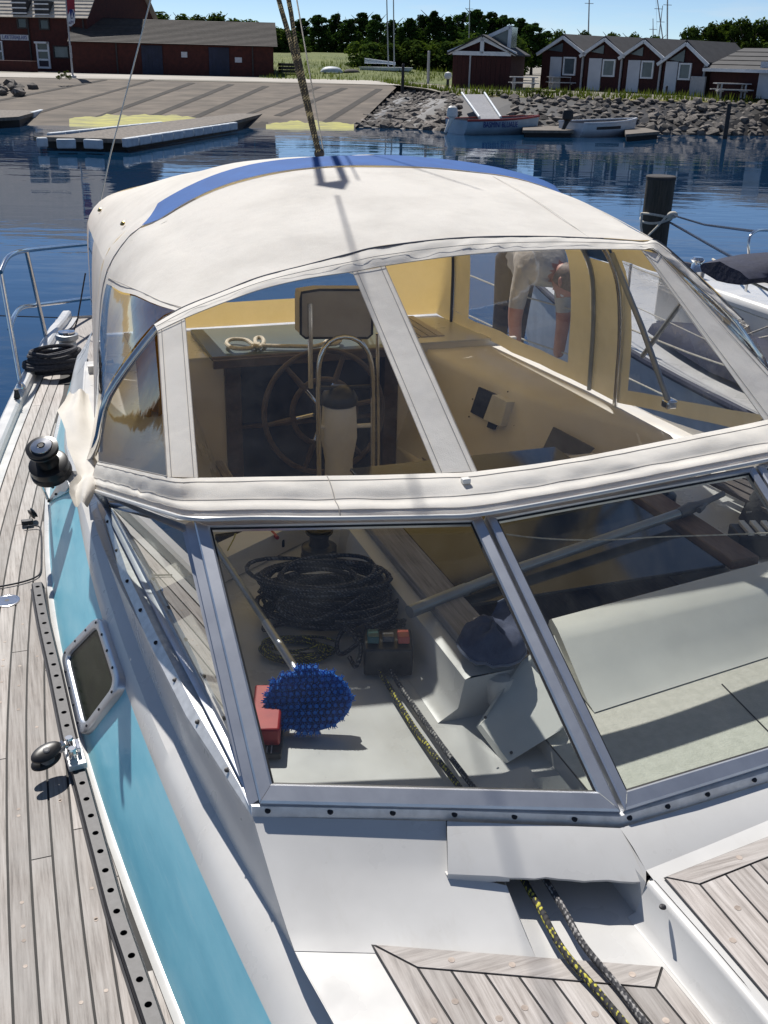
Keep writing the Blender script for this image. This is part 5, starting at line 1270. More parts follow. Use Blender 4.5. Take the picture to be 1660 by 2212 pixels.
for k in range(5): MB().box((2.12+.05*k,AY+.35,1.742), (.042,.5,.012)).build('slat', 'teak', yacht, bevel=.001)
for k in range(4): MB().box((.62+.05*k,AY+.35,1.742), (.042,.5,.012)).build('slat', 'teak', yacht, bevel=.001)

# ---- steering
WY = 4.78; wc = PY(701,890,WY); Wr = .308
tilt = Matrix.Rotation(R_(-8), 3, 'X')
def wring(r, n=48): return [wc+tilt @ Vector((math.cos(2*math.pi*k/n)*r,0,math.sin(2*math.pi*k/n)*r)) for k in range(n)]
whl = MB().tube(wring(Wr), .0135, 10, closed=True).build('steering_wheel', 'teak_trim', yacht)
MB().tube(wring(.165), .014, 10, closed=True).build('inner_ring', 'teak_trim', whl)
for k in range(6):
    a = R_(8+60*k); d = tilt @ Vector((math.cos(a),0,math.sin(a))); MB().tube([wc+d*.15, wc+d*Wr], [.017,.011], 8).build('spoke', 'teak_trim', whl)
    MB().tube([wc, wc+d*.16], .009, 8).build('hub_spoke', 'steel', whl)
MB().lathe([(.05,-.03), (.06,-.02), (.06,.03), (.03,.05)], wc, tilt @ Vector((0,-1,0)), 20).build('hub', 'black_plastic', whl)
PYY = 4.5
def ped(px, py, y=PYY): return PY(px, py, y)
pc_ = ped(735,900); ped_prof = [(.115,FLZ), (.09,1.0), (.072,1.18), (.068,1.40), (.080,1.47), (.088,1.52), (.085,1.60), (.080,1.68)]
pd_ = MB().lathe([(r, z-FLZ) for r, z in ped_prof], (pc_.x+.005,PYY+.03,FLZ), (0,0,1), 20).build('pedestal', 'white_plastic', yacht)
MB().lathe([(.075,0), (.088,.004), (.09,.028), (.075,.06), (.045,.085), (.0,.092)], (pc_.x+.005,PYY+.03,1.682), (0,0,1), 24).build('compass', 'black_plastic', pd_)
gpts = [ped(690,1100), ped(689,950), ped(688,830), ped(690,785), ped(703,748), ped(725,731), ped(748,727), ped(772,734), ped(792,755), ped(803,790), ped(806,850), ped(806,960), ped(806,1100)]
MB().tube(smooth(gpts, 50), .0125, 10).build('pedestal_guard', 'steel', yacht)
for y in (838, 922): MB().tube([ped(686,y), ped(740,y,PYY+.03), ped(808,y-4)], .011, 8).build('guard_clamp', 'white_plastic' if y > 900 else 'dark_metal', yacht)
MB().tube([ped(672,838), ped(670,655)], .012, 8).build('instrument_pole', 'steel', yacht); MB().tube([ped(818,1060), ped(816,720)], .009, 8).build('instrument_pole', 'steel', yacht)
ib = [ped(650,645), ped(652,632), ped(690,626), ped(800,626), ped(806,640), ped(804,722), ped(795,730), ped(660,730), ped(650,722)]
bx_ = MB().prism(ib, Vector((0,.10,0))).build('instrument_pod', 'pod_grey', yacht, bevel=.008)
MB().tube(ib, .006, 6, closed=True).build('pod_trim', 'rubber', bx_)

# ---- sprayhood and cockpit tent
hood = empty('sprayhood', (1.5,3,1.75), parent=yacht)
def wr(p, amp, s=6.0): return p+Vector((0,-.5,.85))*noise.noise(p*s)*amp
YA = 2.98
colsB = [(212,997), (361,1030), (428,1032), (557,1030), (685,1028), (814,1026), (942,1022), (1030,1018), (1237,990), (1444,950), (1650,908), (1735,882), (2070,790)]
colsT = [(233,845), (341,716), (400,688), (485,654), (568,625), (662,603), (762,588), (832,575), (1010,551), (1200,540), (1385,540), (1424,548), (1590,690)]
colsA = [(229,842), (332,701), (393,664), (478,630), (560,598), (660,572), (752,548), (822,532), (1000,513), (1200,511), (1382,522), (1436,532), (1604,690)]
colsH = [(190,1056), (350,1105), (420,1121), (557,1119), (700,1120), (850,1118), (945,1116), (1036,1111), (1237,1076), (1444,1036), (1655,994), (1740,975), (2080,900)]
Bp = [P(x,y,2.215) for x, y in colsB]; Tp = [PY(x,y,YA) for x, y in colsT]; Ap = [PY(x,y,YA+.10) for x, y in colsA]; Hp = [P(x,y,2.168) for x, y in colsH]
Bp[0] = P(212,997,2.05); Hp[0] = P(190,1056,1.985); Hp[1] = P(350,1105,2.14); Bp[12] = mir(Bp[0]); Hp[12] = mir(Hp[0])
def sub(pts, i, j, n):
    """smooth subset i..j of a polyline, n samples"""
    return smooth(pts[i:j+1], n) if j-i > 1 else [lerp(pts[i], pts[j], k/(n-1)) for k in range(n)]
def fpanel(i, j, mat, name, n=10, rows=10, amp=.004, sag=.0, T=None):
    b, t_ = sub(Bp,i,j,n), sub(T or Tp,i,j,n); R = []
    for k in range(rows+1):
        f = k/rows; R.append([wr(lerp(p,q,f)-Vector((0,0,sag*math.sin(math.pi*f)*math.sin(math.pi*c_/(n-1)))), amp*math.sin(math.pi*f)) for c_, (p, q) in enumerate(zip(b, t_))])
    return MB().loft(R).build(name, mat, hood, sm=80)
fpanel(0,1,'vinyl_side','window',14,14,.006,.01,Ap)
fpanel(1,2,'canvas','window_strip',5,14,.002); fpanel(2,6,'vinyl','window',24,14,.003,.012)
fpanel(6,7,'canvas','window_strip',5,14,.002); fpanel(7,10,'vinyl','window',24,14,.003,.012)
fpanel(10,11,'canvas','window_strip',5,14,.002); fpanel(11,12,'vinyl_side','window',14,14,.008,.01)
# band over the windows, gathered in places
bt, at_ = sub(Tp,1,12,130), sub(Ap,1,12,130); R = []
for k in range(7):
    f = k/6; r = []
    for c_, (p, q) in enumerate(zip(bt, at_)):
        x = lerp(p,q,f); r.append(x+Vector((0,-.85,.5))*(.008*math.sin(math.pi*f)+.013*math.sin(math.pi*f)*noise.noise(Vector((c_*.31,f*1.8,0)))))
    R.append(r)
MB().loft(R).build('arch_band', 'canvas', hood, sm=80)
# hem at the windscreen: pleats and a rolled edge
bb, hh = sub(Bp,0,12,150), sub(Hp,0,12,150); R = []
for k in range(15):
    f = k/14; r = []
    for c_, (p, q) in enumerate(zip(bb, hh)):
        amp_ = .010*math.sin(math.pi*min(1,f*1.6)) if f < .6 else .014*math.sin(math.pi*(f-.6)/.4)
        pl = (.016 if c_ < 26 else .0085)*noise.noise(Vector((c_*(.75 if c_ < 26 else .28),f*2.6,3)))*math.sin(math.pi*f)
        r.append(lerp(p,q,f)+Vector((0,-.6,.7))*(amp_+pl))
    R.append(r)
R.append([p+Vector((0,.02,-.012)) for p in R[-1]])
MB().loft(R).build('hem', 'canvas', hood, sm=80)
MB().tube([p+Vector((0,-.004,.002)) for p in hh], .006, 8).build('hem_piping', 'gelcoat', hood)
st = MB()
for k, off in ((2,.001), (8,.001), (12,.001)): st.tube([p+Vector((0,-.6,.7))*off for p in R[k]], .0011, 4)
for i, j in ((1,1), (2,2), (6,6), (7,7), (10,10), (11,11)): st.tube([lerp(Bp[i],Tp[i],f)+Vector((0,-.5,.8))*.002 for f in (0,.5,1)], .0011, 4)
st.tube([p+Vector((0,-.85,.5))*.004 for p in bt], .0012, 4)
for i, j in ((1,2), (6,7), (10,11)):
    for g_ in (.14,.86): st.tube([lerp(lerp(Bp[i],Bp[j],g_), lerp(Tp[i],Tp[j],g_), f)+Vector((0,-.5,.8))*.0025 for f in (0,.25,.5,.75,1)], .0009, 4)
hk = min(range(len(R[0])), key=lambda c_: abs(R[0][c_].x-Bp[4].x-.03)); hs = [r[hk] for r in R[:-1]]; st.tube([p+Vector((0,-.6,.7))*.0015 for p in hs], .0014, 4)
for q in ((0,1),): st.tube([lerp(Bp[0],Bp[1],k/8)+Vector((0,-.5,.8))*.003 for k in range(9)], .0012, 4)
st.tube([lerp(p,q,.45)+Vector((0,-.85,.5))*.017 for p, q in zip(bt, at_)], .0010, 4)
st.build('stitching', 'pod_grey', hood)
MB().tube([p+Vector((0,-.006,.0)) for p in sub(Ap,1,12,130)], .0028, 6).build('zip_seam', 'grey_plastic', hood)
p = P(1006,1049,2.20); MB().box(p+Z*.014, (.022,.02,.014)).build('snap', 'white_plastic', hood, bevel=.003)
p = P(725,1075,2.19)
at_ = sub(Ap,0,12,130)
# arches
def full(pts, legL, legR, n=64): return smooth([Vector(q) for q in legL]+pts+[Vector(q) for q in legR], n)
AN = 72
arch1 = full([p for p in Ap], [(.175,3.28,1.97), (.205,3.12,2.12)], [(2.66,3.02,2.12), (2.70,3.05,1.90)], AN)
a2px = [(290,501),(325,488),(362,465),(402,440),(459,412),(517,392),(586,376),(660,366),(746,360),(861,361),(975,368),(1100,386),(1200,416)]
Y2 = 4.08
a2 = [PY(x,y,Y2) for x, y in a2px]; legL2 = [(.27,Y2,1.74), (.315,Y2,2.15), (.365,Y2,2.42)]; legR2 = [(2.44,Y2,2.56), (2.60,Y2,2.36), (2.66,Y2,2.1), (2.68,Y2,1.72)]
arch2 = full(a2, legL2, legR2, AN)
b2px = [(272,500),(310,464),(352,432),(402,403),(459,379),(517,362),(586,349),(660,341),(746,337),(861,339),(975,346),(1100,368),(1205,405)]
Y3 = 4.36
a3 = [PY(x,y,Y3) for x, y in b2px]
arch2b = full(a3, [(.29,Y3,1.74), (.335,Y3,2.15), (.385,Y3,2.42)], [(2.46,Y3,2.53), (2.60,Y3,2.34), (2.65,Y3,2.1), (2.67,Y3,1.72)], AN)
Y4 = 5.75
a4 = [PY(x,y,Y4) for x, y in ((200,455),(240,420),(330,395),(440,370),(540,358))]+[Vector((1.62,Y4,2.655)), Vector((2.0,Y4,2.62)), Vector((2.3,Y4,2.53))]
arch4 = full(a4, [(.42,Y4,1.74), (.43,Y4,2.15), (.44,Y4,2.35)], [(2.48,Y4,2.38), (2.53,Y4,2.15), (2.54,Y4,1.72)], AN)
def tfrac(arch, test): return min(range(len(arch)), key=lambda i: test(arch[i]))
# roof between the first and second bow; the low front corners of both sides are clear
iL1 = tfrac(arch1, lambda p: (p-PY(332,701,YA)).length); iR1 = tfrac(arch1, lambda p: (p-Vector((2.40,3,2.42))).length)
NS = 16
def roofpt(A1, A2, s, t_, bulge):
    i = t_*(AN-1); k = min(AN-2, int(i)); p = lerp(A1[k],A1[k+1],i-k); q = lerp(A2[k],A2[k+1],i-k); r = lerp(p,q,s)
    return r+Vector((0,0,1))*bulge*math.sin(math.pi*s)*max(0, min(1, (r.z-2.3)*4))
def patch(A1, A2, s0, s1, tlo, thi, mat, name, ns=10, ntt=30, bulge=.0, amp=.004):
    R = []; amp *= 2.6
    for a in range(ns+1):
        s = lerp(s0, s1, a/ns); lo, hi = tlo(s), thi(s)
        R.append([wr(roofpt(A1,A2,s,lerp(lo,hi,c_/ntt),bulge), amp, 3.5) for c_ in range(ntt+1)])
    return MB().loft(R).build(name, mat, hood, sm=80)
tl, tr_i = iL1/(AN-1), iR1/(AN-1)
tz = lambda arch, z, left: min(range(AN//2) if left else range(AN//2, AN), key=lambda i: abs(arch[i].z-z))/(AN-1)
sA_ = .93                                                        # how far aft the clear corner reaches
def tz_at(A1, A2, s, z, left):
    rng = [k/300 for k in range(0,140)] if left else [k/300 for k in range(300,165,-1)]; pv = None
    for t_ in rng:
        zz = roofpt(A1,A2,s,t_,0).z
        if zz >= z: return t_ if pv is None else lerp(pv[0], t_, (z-pv[1])/(zz-pv[1]+1e-9))
        pv = (t_, zz)
    return rng[-1]
topL = lambda s: tz_at(arch1,arch2,s,lerp(2.50,2.40,s/sA_),True); topR = lambda s: tz_at(arch1,arch2,s,lerp(2.44,2.40,s/sA_),False)
botR = lambda s: tz_at(arch1,arch2,s,lerp(1.98,1.80,s/sA_),False)
patch(arch1, arch2, 0, sA_, topL, topR, 'canvas', 'roof_panel', 10, 60, .012)
patch(arch1, arch2, sA_, 1, lambda s: 0, lambda s: 1, 'canvas', 'roof_panel', 12, 72, .012)
patch(arch1, arch2, 0, sA_, lambda s: 0.0, topL, 'vinyl_side', 'window', 12, 20, 0, .006)
patch(arch1, arch2, 0, sA_, topR, botR, 'vinyl', 'window', 12, 20, 0, .006)
patch(arch1, arch2, 0, sA_, botR, lambda s: 1.0, 'canvas', 'side_hem', 8, 4, 0, .004)
for t_ in (.62,.70): MB().tube([roofpt(arch1,arch2,s/14,t_,.012)+Z*.0025 for s in range(15)], .0014, 4).build('roof_seam', 'canvas_flap', hood)
MB().tube([roofpt(arch1,arch2,s/14*sA_,topL(s/14*sA_)+.006,.012)+Vector((-.002,-.002,.002)) for s in range(15)], .0014, 4).build('roof_seam', 'pod_grey', hood)
# blue band
e0_, e1_ = tz(arch2, 2.585, True), 1-.17
patch([p+Vector((-.002,-.001,.004)) for p in arch2], [p+Vector((-.002,-.001,.004)) for p in arch2b], 0, 1, lambda s: e0_+.022*s, lambda s: e1_, 'blue_canvas', 'blue_band', 4, 70, 0, .004)
patch(arch2, arch2b, 0, 1, lambda s: 0, lambda s: e0_+.06, 'canvas', 'roof_panel', 4, 20, 0, .004); patch(arch2, arch2b, 0, 1, lambda s: e1_, lambda s: 1, 'canvas', 'roof_panel', 4, 20, 0, .004)
# after tent roof and side curtains with their windows
Q = lambda z0, z1, left: (lambda s: tz_at(arch2b, arch4, s, lerp(z0,z1,s), left))
K = lambda v: (lambda s: v)
zL0, zL1 = Q(1.95,1.92,True), Q(2.42,2.36,True); zR0, zR1 = Q(2.38,2.24,False), Q(1.80,1.80,False)
def band(a, b, s0, s1, mat, nm, ns=8, n=30): return patch(arch2b, arch4, s0, s1, a, b, mat, nm, ns, n, .01, .006)
band(zL1, zR0, 0, 1, 'canvas', 'tent_roof', 14, 50)
for lo, hi, mat in ((zL0, zL1, 'vinyl_side'), (zR0, zR1, 'vinyl')):
    w0 = .12 if mat == 'vinyl' else .55
    band(lo, hi, 0, w0, 'canvas', 'side_curtain', 6, 14); band(lo, hi, w0, .86, mat, 'window', 10, 14); band(lo, hi, .86, 1, 'canvas', 'side_curtain', 3, 14)
band(K(0), zL0, 0, 1, 'canvas', 'side_curtain', 10, 5); band(zR1, K(1), 0, 1, 'canvas', 'side_curtain', 10, 5)
# after curtain
mid_i = AN//2
def aftp(i, f): p = arch4[i]; return wr(Vector((lerp(p.x, lerp(p.x,1.5,.03), f), p.y+.18*f, lerp(p.z, 1.745, f))), .008*math.sin(math.pi*f), 3)
L_ = list(range(AN))
def aft_patch(i0, i1, f0, f1, mat, nm, n=10): return MB().loft([[aftp(i, lerp(f0,f1,k/n)) for i in range(i0,i1+1)] for k in range(n+1)]).build(nm, mat, hood, sm=80)
iw0 = next(i for i in range(AN) if arch4[i].x > .98 and arch4[i].z > 2.4); iw1 = max(i for i in range(AN) if arch4[i].x < 2.0 and arch4[i].z > 2.4)
aft_patch(0, iw0, 0, 1, 'canvas', 'aft_curtain'); aft_patch(iw1, AN-1, 0, 1, 'canvas', 'aft_curtain')
aft_patch(iw0, iw1, 0, .22, 'canvas', 'aft_curtain'); aft_patch(iw0, iw1, .22, .84, 'vinyl', 'window'); aft_patch(iw0, iw1, .84, 1, 'canvas', 'aft_curtain')
# zips, seams
sm_ = MB()
for arch in (arch2,): sm_.tube([p+Z*.004+Vector((0,-.004,0)) for p in arch], .0022, 4)
sm_.build('bow_seam', 'canvas_flap', hood)
for Y_, x0 in ((arch4, 0),):
    MB().tube([p+Vector((-.012,-.006,-.004)) for p in arch4[int(AN*.76):]], .009, 6).build('zip', 'dark_metal', hood)
    MB().tube([p+Vector((-.012,-.05,-.004)) for p in arch2b[int(AN*.80):]], .011, 6).build('zip', 'grey_pole', hood)
# bows
MB().tube([p+Vector((.012 if p.x < 1.5 else -.012,.02,-.018)) for p in arch1[:-2]]+[Vector((2.66,3.3,1.70))], .0125, 10).build('bow', 'steel', hood)
MB().tube([p+Vector((.014 if p.x < 1.5 else -.014,0,-.02)) for p in arch2], .0125, 10).build('bow', 'steel', hood)
pa, pb = PX(1322,548,2.50), PX(1446,872,2.58)
MB().tube([pa, lerp(pa,pb,.5)+Vector((.01,0,0)), pb], .013, 10).build('bow_strut', 'grey_pole', hood)
MB().tube([PX(1388,770,2.56), PX(1472,655,2.60)], .011, 8).build('bow_strut', 'grey_pole', hood)
MB().box(pb, (.05,.05,.035)).build('bow_hinge', 'steel', hood, bevel=.006)
for x, y in ((222,452), (270,485)):
    d = min((p for p in ([roofpt(arch2b,arch4,s/20,t_/100,.01) for s in range(21) for t_ in range(8,40)])), key=lambda p: abs((p-CAM).normalized().dot(ray(x,y).normalized())-1))
    MB().lathe([(.010,-.002), (.012,.003), (.006,.006)], d+Vector((-.006,-.004,.006)), (-.6,-.4,.7), 12).build('eyelet', 'brass', hood)
rc = []
for k in range(11):
    f = k/10; z_ = lerp(2.30, 1.12, f); rc.append([Vector((.50+.20*(c_/16)*(1-.25*f)+.012*math.sin(c_*1.9+f*2), 4.55+.05*math.sin(c_*1.25+f)+.02*f, z_)) for c_ in range(17)])
MB().loft(rc).build('rolled_curtain', 'amber_cloth', hood, sm=80)
# loose flap on the coaming
fr2 = [(845,150,185,4.0), (866,140,190,3.85), (887,124,196,3.7), (905,133,200,3.6), (930,142,203,3.5), (965,146,206,3.35), (1000,160,209,3.2), (1025,168,212,3.1), (1045,150,204,2.98), (1065,150,196,2.92), (1090,160,184,2.86)]
fr2 = [(y, a, b+6, d) for y, a, b, d in fr2]
R = []
for y, a, b, d in fr2: R.append([PY(lerp(a,b,k/8), y+6*math.sin(k), d-.10*math.sin(k*.9+y*.02)*.3) for k in range(9)])
R2_ = []
for i in range(len(R)*3-2):
    j = min(len(R)-2, i//3); R2_.append([lerp(p,q,(i-3*j)/3) for p, q in zip(R[j], R[j+1])])
MB().loft(R2_).build('canvas_flap', 'canvas_flap', hood, sm=80)

# ---- primary winch on its bracket outboard of the coaming
wo = P(113,1022,1.60); wtop = PY(74,925,wo.y-.10); wax = (wtop-wo).normalized()
wn_ = winch(wo, wax, .95, 'sheet_winch', 'steel')
MB().loft([[wo-wax*.004+Vector((.03,.03,0)), wo-wax*.004+Vector((.10,-.05,.02))], [P(160,1055,1.56), P(185,1030,1.60)], [P(102,1086,1.275), P(128,1080,1.275)]]).build('winch_bracket', 'gelcoat', yacht)
MB().prism([P(150,1050,1.52), P(122,1090,1.30), P(104,1082,1.28), P(140,1020,1.55)], Vector((.015,.02,0))).build('winch_bracket', 'aluminium', yacht, bevel=.003)
MB().tube([wo-wax*.004+Vector((-.055,-.04,0)), P(106,1084,1.27)], .007, 8).build('winch_strut', 'steel', yacht)
for x, y, z in ((128,1063,1.44),(112,1078,1.34),(121,1048,1.48)): MB().lathe([(.006,0),(.006,.006)], P(x,y,z)+Vector((-.012,-.02,.0)), (-.5,-.7,.3), 8).build('bolt', 'dark_metal', yacht)
# small block on deck in the winch's shadow, and the cord
sb = P(72,1118,1.27); sbk = MB().lathe([(.018,-.012), (.026,-.008), (.02,0), (.026,.008), (.018,.012)], sb+Z*.02, (.8,.3,.4), 16).build('deck_block', 'black_plastic', yacht)
MB().box(P(60,1132,1.262)+Z*.01, (.05,.03,.02)).build('pad_eye', 'dark_metal', yacht, bevel=.004)
MB().tube(px_path([(-60,1275,1.262),(0,1267,1.262),(45,1258,1.262),(75,1248,1.262),(88,1235,1.262),(90,1200,1.262),(89,1150,1.264),(82,1136,1.268),(52,1138,1.268)], 50), .0035, 6).build('cord', 'rope_black', yacht)
fc_ = P(16,1299,1.2545); fil = MB().lathe([(.048,0), (.047,.004), (.038,.006), (.036,.005)], fc_, (0,0,1), 28).build('deck_filler', 'steel', yacht)
MB().lathe([(.035,.002), (.034,.0045), (.012,.005), (.010,.001)], fc_, (0,0,1), 24).build('filler_cap', 'steel', fil); MB().lathe([(.010,.002), (.009,.0052)], fc_, (0,0,1), 8).build('key_hole', 'rubber', fil)

# ---- stern rail
rail = empty('stern_rail', P(45,835,DZ), parent=yacht)
up_ = [PY(1,588,6.82), PY(14,560,7.0), PY(32,547,7.2), PY(58,541,7.6), PY(120,534,8.1), PY(190,527,8.6), PY(260,520,9.0)]
lo_ = [PY(22,712,6.76), PY(28,690,6.9), PY(45,666,7.3), PY(75,660,7.7), PY(120,654,8.1), PY(190,645,8.6), PY(260,638,9.0)]
for q in (up_, lo_): MB().tube(smooth(q, 40), .0155, 10).build('tube', 'steel', rail)
for q in ([PY(2,590,6.85), P(46,838,DZ)], [PY(58,543,7.6), P(103,742,DZ)]): MB().tube(q, .0155, 10).build('stanchion', 'steel', rail)
MB().lathe([(.03,0), (.03,.008), (.016,.03)], P(46,838,DZ+.06), (0,0,1), 14).build('stanchion_base', 'steel', rail)
MB().tube([PY(0,682,8), PY(185,688,9.2)], .005, 6).build('wire_rope', 'dark_metal', rail)
MB().lathe([(.012,0), (.02,.01), (.012,.05), (.016,.06)], P(38,862,DZ+.06), (0,0,1), 12).build('fairlead', 'dark_metal', rail)
# port lifelines
ll = empty('lifelines', (3.3,5,DZ), parent=yacht)
for Y in (3.2,5.2,7.2): x = 2*XC-eX(Y)-.05; MB().tube([Vector((x,Y,DZ)), Vector((x+.02,Y,DZ+.62))], .0125, 8).build('stanchion', 'steel', ll)
for z in (.33,.60): MB().tube([Vector((2*XC-eX(Y)-.04,Y,DZ+z+.012*math.sin(Y*4))) for Y in [2+.2*k for k in range(32)]], .005, 6).build('wire_rope', 'rope_white', ll)
# ---- backstay tackle and stays
bs0 = PY(690,335,6.3); bs1 = PY(640,0,5.9); bd = (bs1-bs0); sdv = Vector((1,0,0))
tk = empty('backstay_tackle', bs0, parent=yacht)
pl_ = P(722,402,2.76)+sdir*2.4; bd = (pl_-bs0)/2.2
for k, o in enumerate((-.034,-.024,.024,.034)):
    pts = [bs0+Vector((o*.25,0,0)), lerp(bs0,pl_,.3)+Vector((o*.62+.008*math.sin(k*2),.006*(k % 2),0)), lerp(bs0,pl_,.45)+Vector((o*1.0,0,0)), pl_+Vector((o*1.6,0,0))]
    MB().tube(smooth(pts, 30), .0085, 8, uvscale=30).build('rope', 'rope_tan_black', tk)
MB().tube([bs0+Vector((.03,0,0)), lerp(bs0,pl_,.45)+Vector((.075,0,0)), pl_+Vector((.1,0,0))], .004, 6).build('wire_rope', 'wire', tk)
MB().tube([bs0-Z*.02, bs0-bd.normalized()*.9], .012, 8).build('lower_strop', 'dark_metal', tk)
MB().lathe([(.012,-.02), (.03,-.016), (.026,0), (.03,.016), (.012,.02)], bs0+Z*.01, (.3,1,0), 16).build('block', 'black_plastic', tk)
MB().prism([pl_+Vector((-.065,0,0)), pl_+Vector((.065,0,0)), pl_+Vector((0,-.03,.10))], Vector((0,.02,.0))).build('plate', 'dark_metal', tk, bevel=.004)
MB().tube([pl_+bd.normalized()*.15, pl_+bd.normalized()*9], .006, 6).build('backstay', 'wire', tk)
MB().tube([PY(218,432,6.6), PY(240,330,6.55), PY(326,0,6.4), PY(326,0,6.4)+(PY(326,0,6.4)-PY(218,432,6.6))*2], .0045, 6).build('stay', 'wire', yacht)
MB().tube([PY(185,590,8.0), PY(168,690,8.0), PY(152,740,8.0)], .006, 6).build('boarding_line', 'rope_black', yacht)

# ================================================================== LOOSE THINGS ABOARD
# deck brush
bc2 = P(668,1512,1.70); bu = Vector((.94,-.32,.06)).normalized(); bv = Vector((.24,.52,.80)).normalized(); bv = (bv-bu*bv.dot(bu)).normalized(); bnn = bu.cross(bv).normalized()
if bnn.dot(CAM-bc2) < 0: bnn = -bnn
brush = empty('deck_brush', P(668,1560,1.62), 'blue oval deck brush with long metal handle behind the windscreen', 'brush')
BA, BB = .122, .088
hd = MB(); hd.loft([[bc2-bnn*.0+bu*math.cos(t_)*BA*k+bv*math.sin(t_)*BB*k+bnn*o for t_ in [2*math.pi*i/28 for i in range(28)]] for k, o in ((.7,-.03), (.88,-.026), (.9,-.01), (.86,-.004))], close=True)
hd.cap([bc2+bu*math.cos(t_)*BA*.86+bv*math.sin(t_)*BB*.86-bnn*.004 for t_ in [2*math.pi*i/28 for i in range(28)]]); hd.build('head', 'brush_blue', brush)
br = random.Random(8)
for iy in range(-5,6):
    for ix in range(-7,8):
        x = (ix+.25*(iy % 2))/7*.98; y = iy/5*.97
        if x*x+y*y > 1.02: continue
        p = bc2+bu*x*BA*.84+bv*y*BB*.84-bnn*.004; out_ = (bnn+(bu*x*.55+bv*y*.55)).normalized()
        tf = MB(); tw = out_.orthogonal().normalized(); tq = out_.cross(tw)
        tf.loft([[p+out_*h_+(tw*math.cos(a)+tq*math.sin(a))*r_ for a in [2*math.pi*i/8 for i in range(8)]] for r_, h_ in ((.0042,0), (.0052,.012), (.0060,.020), (.0054,.0235))], close=True); tf.cap([p+out_*.0233+(tw*math.cos(a)+tq*math.sin(a))*.0054 for a in [2*math.pi*i/8 for i in range(8)]])
        for k in range(9):
            a = 2*math.pi*k/9; j = (bu*math.cos(a)+bv*math.sin(a))*(.0055 if k else 0); d_ = (out_+j*34+Vector((br.uniform(-.06,.06),br.uniform(-.06,.06),br.uniform(-.06,.06)))).normalized()
            tf.tube([p+j*.6, p+j*.9+d_*br.uniform(.022,.0268)], [.0016,.0013], 4)
        tf.build('bristle_tuft', 'brush_blue', brush, sm=0)
hA, hB, hC = P(635,1440,1.70), P(575,1345,1.72), P(480,1200,1.73)
MB().tube([bc2-bnn*.02, hA, hB], [.014,.0125,.0125], 12).build('ferrule', 'aluminium', brush); MB().tube([hB, hC, hC+(hC-hB)*.35], .0105, 12).build('handle', 'grey_pole', brush)

# red box under the brush
r0_ = P(585,1640,1.62); ru = Vector((.30,.95,0)).normalized(); rv = Vector((.95,-.30,0)).normalized(); RM = Matrix((ru, rv, Z)).transposed()
rb_o = P(578,1575,1.62)
red = empty('red_case', rb_o, 'red plastic case with black base lying under the blue brush', 'case')
MB().box(rb_o+Z*.045, (.20,.075,.05), RM).build('lid', 'red_plastic', red, bevel=.006); MB().box(rb_o+Z*.011-ru*.012, (.235,.085,.020), RM).build('base', 'black_plastic', red, bevel=.004)
for k in range(4): MB().box(rb_o-ru*.115-rv*(-.018+.011*k)+Z*.0222, (.03-.006*(k % 2),.0028,.0008), RM).build('print_line', 'label_white', red, sm=0)

# coils
def coil(name, c, ru_, rv_, turns, r, mat, label, spread=.03, seed=1, height=.06, uvs=40, dirx=Vector((1,0,0)), cat='rope', extra=(), loops=()):
    q = random.Random(seed); diry = Vector((-dirx.y, dirx.x, 0)); pts = []; n = 26
    a_, b_, cx_, cy_, z_, tx, ty = ru_, rv_, 0, 0, 0, 0, 0
    tgt = None
    for k in range(turns):
        na, nb = ru_*q.uniform(.62,1.08), rv_*q.uniform(.55,1.10); ncx, ncy = q.uniform(-1,1)*spread, q.uniform(-1,1)*spread*.7
        nz = height*((k/turns)**.8)*q.uniform(.6,1.0); ntx, nty = q.uniform(-.12,.12), q.uniform(-.12,.12)
        for i in range(n):
            f = i/n; f = f*f*(3-2*f); an = 2*math.pi*i/n
            A, B_, X, Y, ZZ = lerp(a_,na,f), lerp(b_,nb,f), lerp(cx_,ncx,f), lerp(cy_,ncy,f), lerp(z_,nz,f)
            u_, v_ = math.cos(an)*A+X, math.sin(an)*B_+Y
            z = ZZ+abs(lerp(tx,ntx,f)*u_+lerp(ty,nty,f)*v_)+.006*noise.noise(Vector((k*3+i*.2,seed,4)))
            pts.append(c+dirx*u_+diry*v_+Z*(max(0,z)+r))
        a_, b_, cx_, cy_, z_, tx, ty = na, nb, ncx, ncy, nz, ntx, nty
    e = empty(name, c, label, cat); MB().tube(pts, r, 7, uvscale=uvs).build('coil', mat, e)
    for lp_ in loops: MB().tube(loop(*lp_), r, 7, uvscale=uvs).build('loose_loop', mat, e)
    for ex in extra: MB().tube(px_path(ex, 40), r, 7, uvscale=uvs).build('rope_end', mat, e)
    return e
bdir = Vector((.92,-.38,0)).normalized()
def loop(cx, cy, z, ra, rb_, a0, n=26, dz=.02): c = P(cx,cy,z); return [c+Vector((math.cos(a0)*math.cos(t_)*ra-math.sin(a0)*math.sin(t_)*rb_, math.sin(a0)*math.cos(t_)*ra+math.cos(a0)*math.sin(t_)*rb_, dz*math.sin(t_*2+cx))) for t_ in [2*math.pi*i/n*.93 for i in range(n)]]
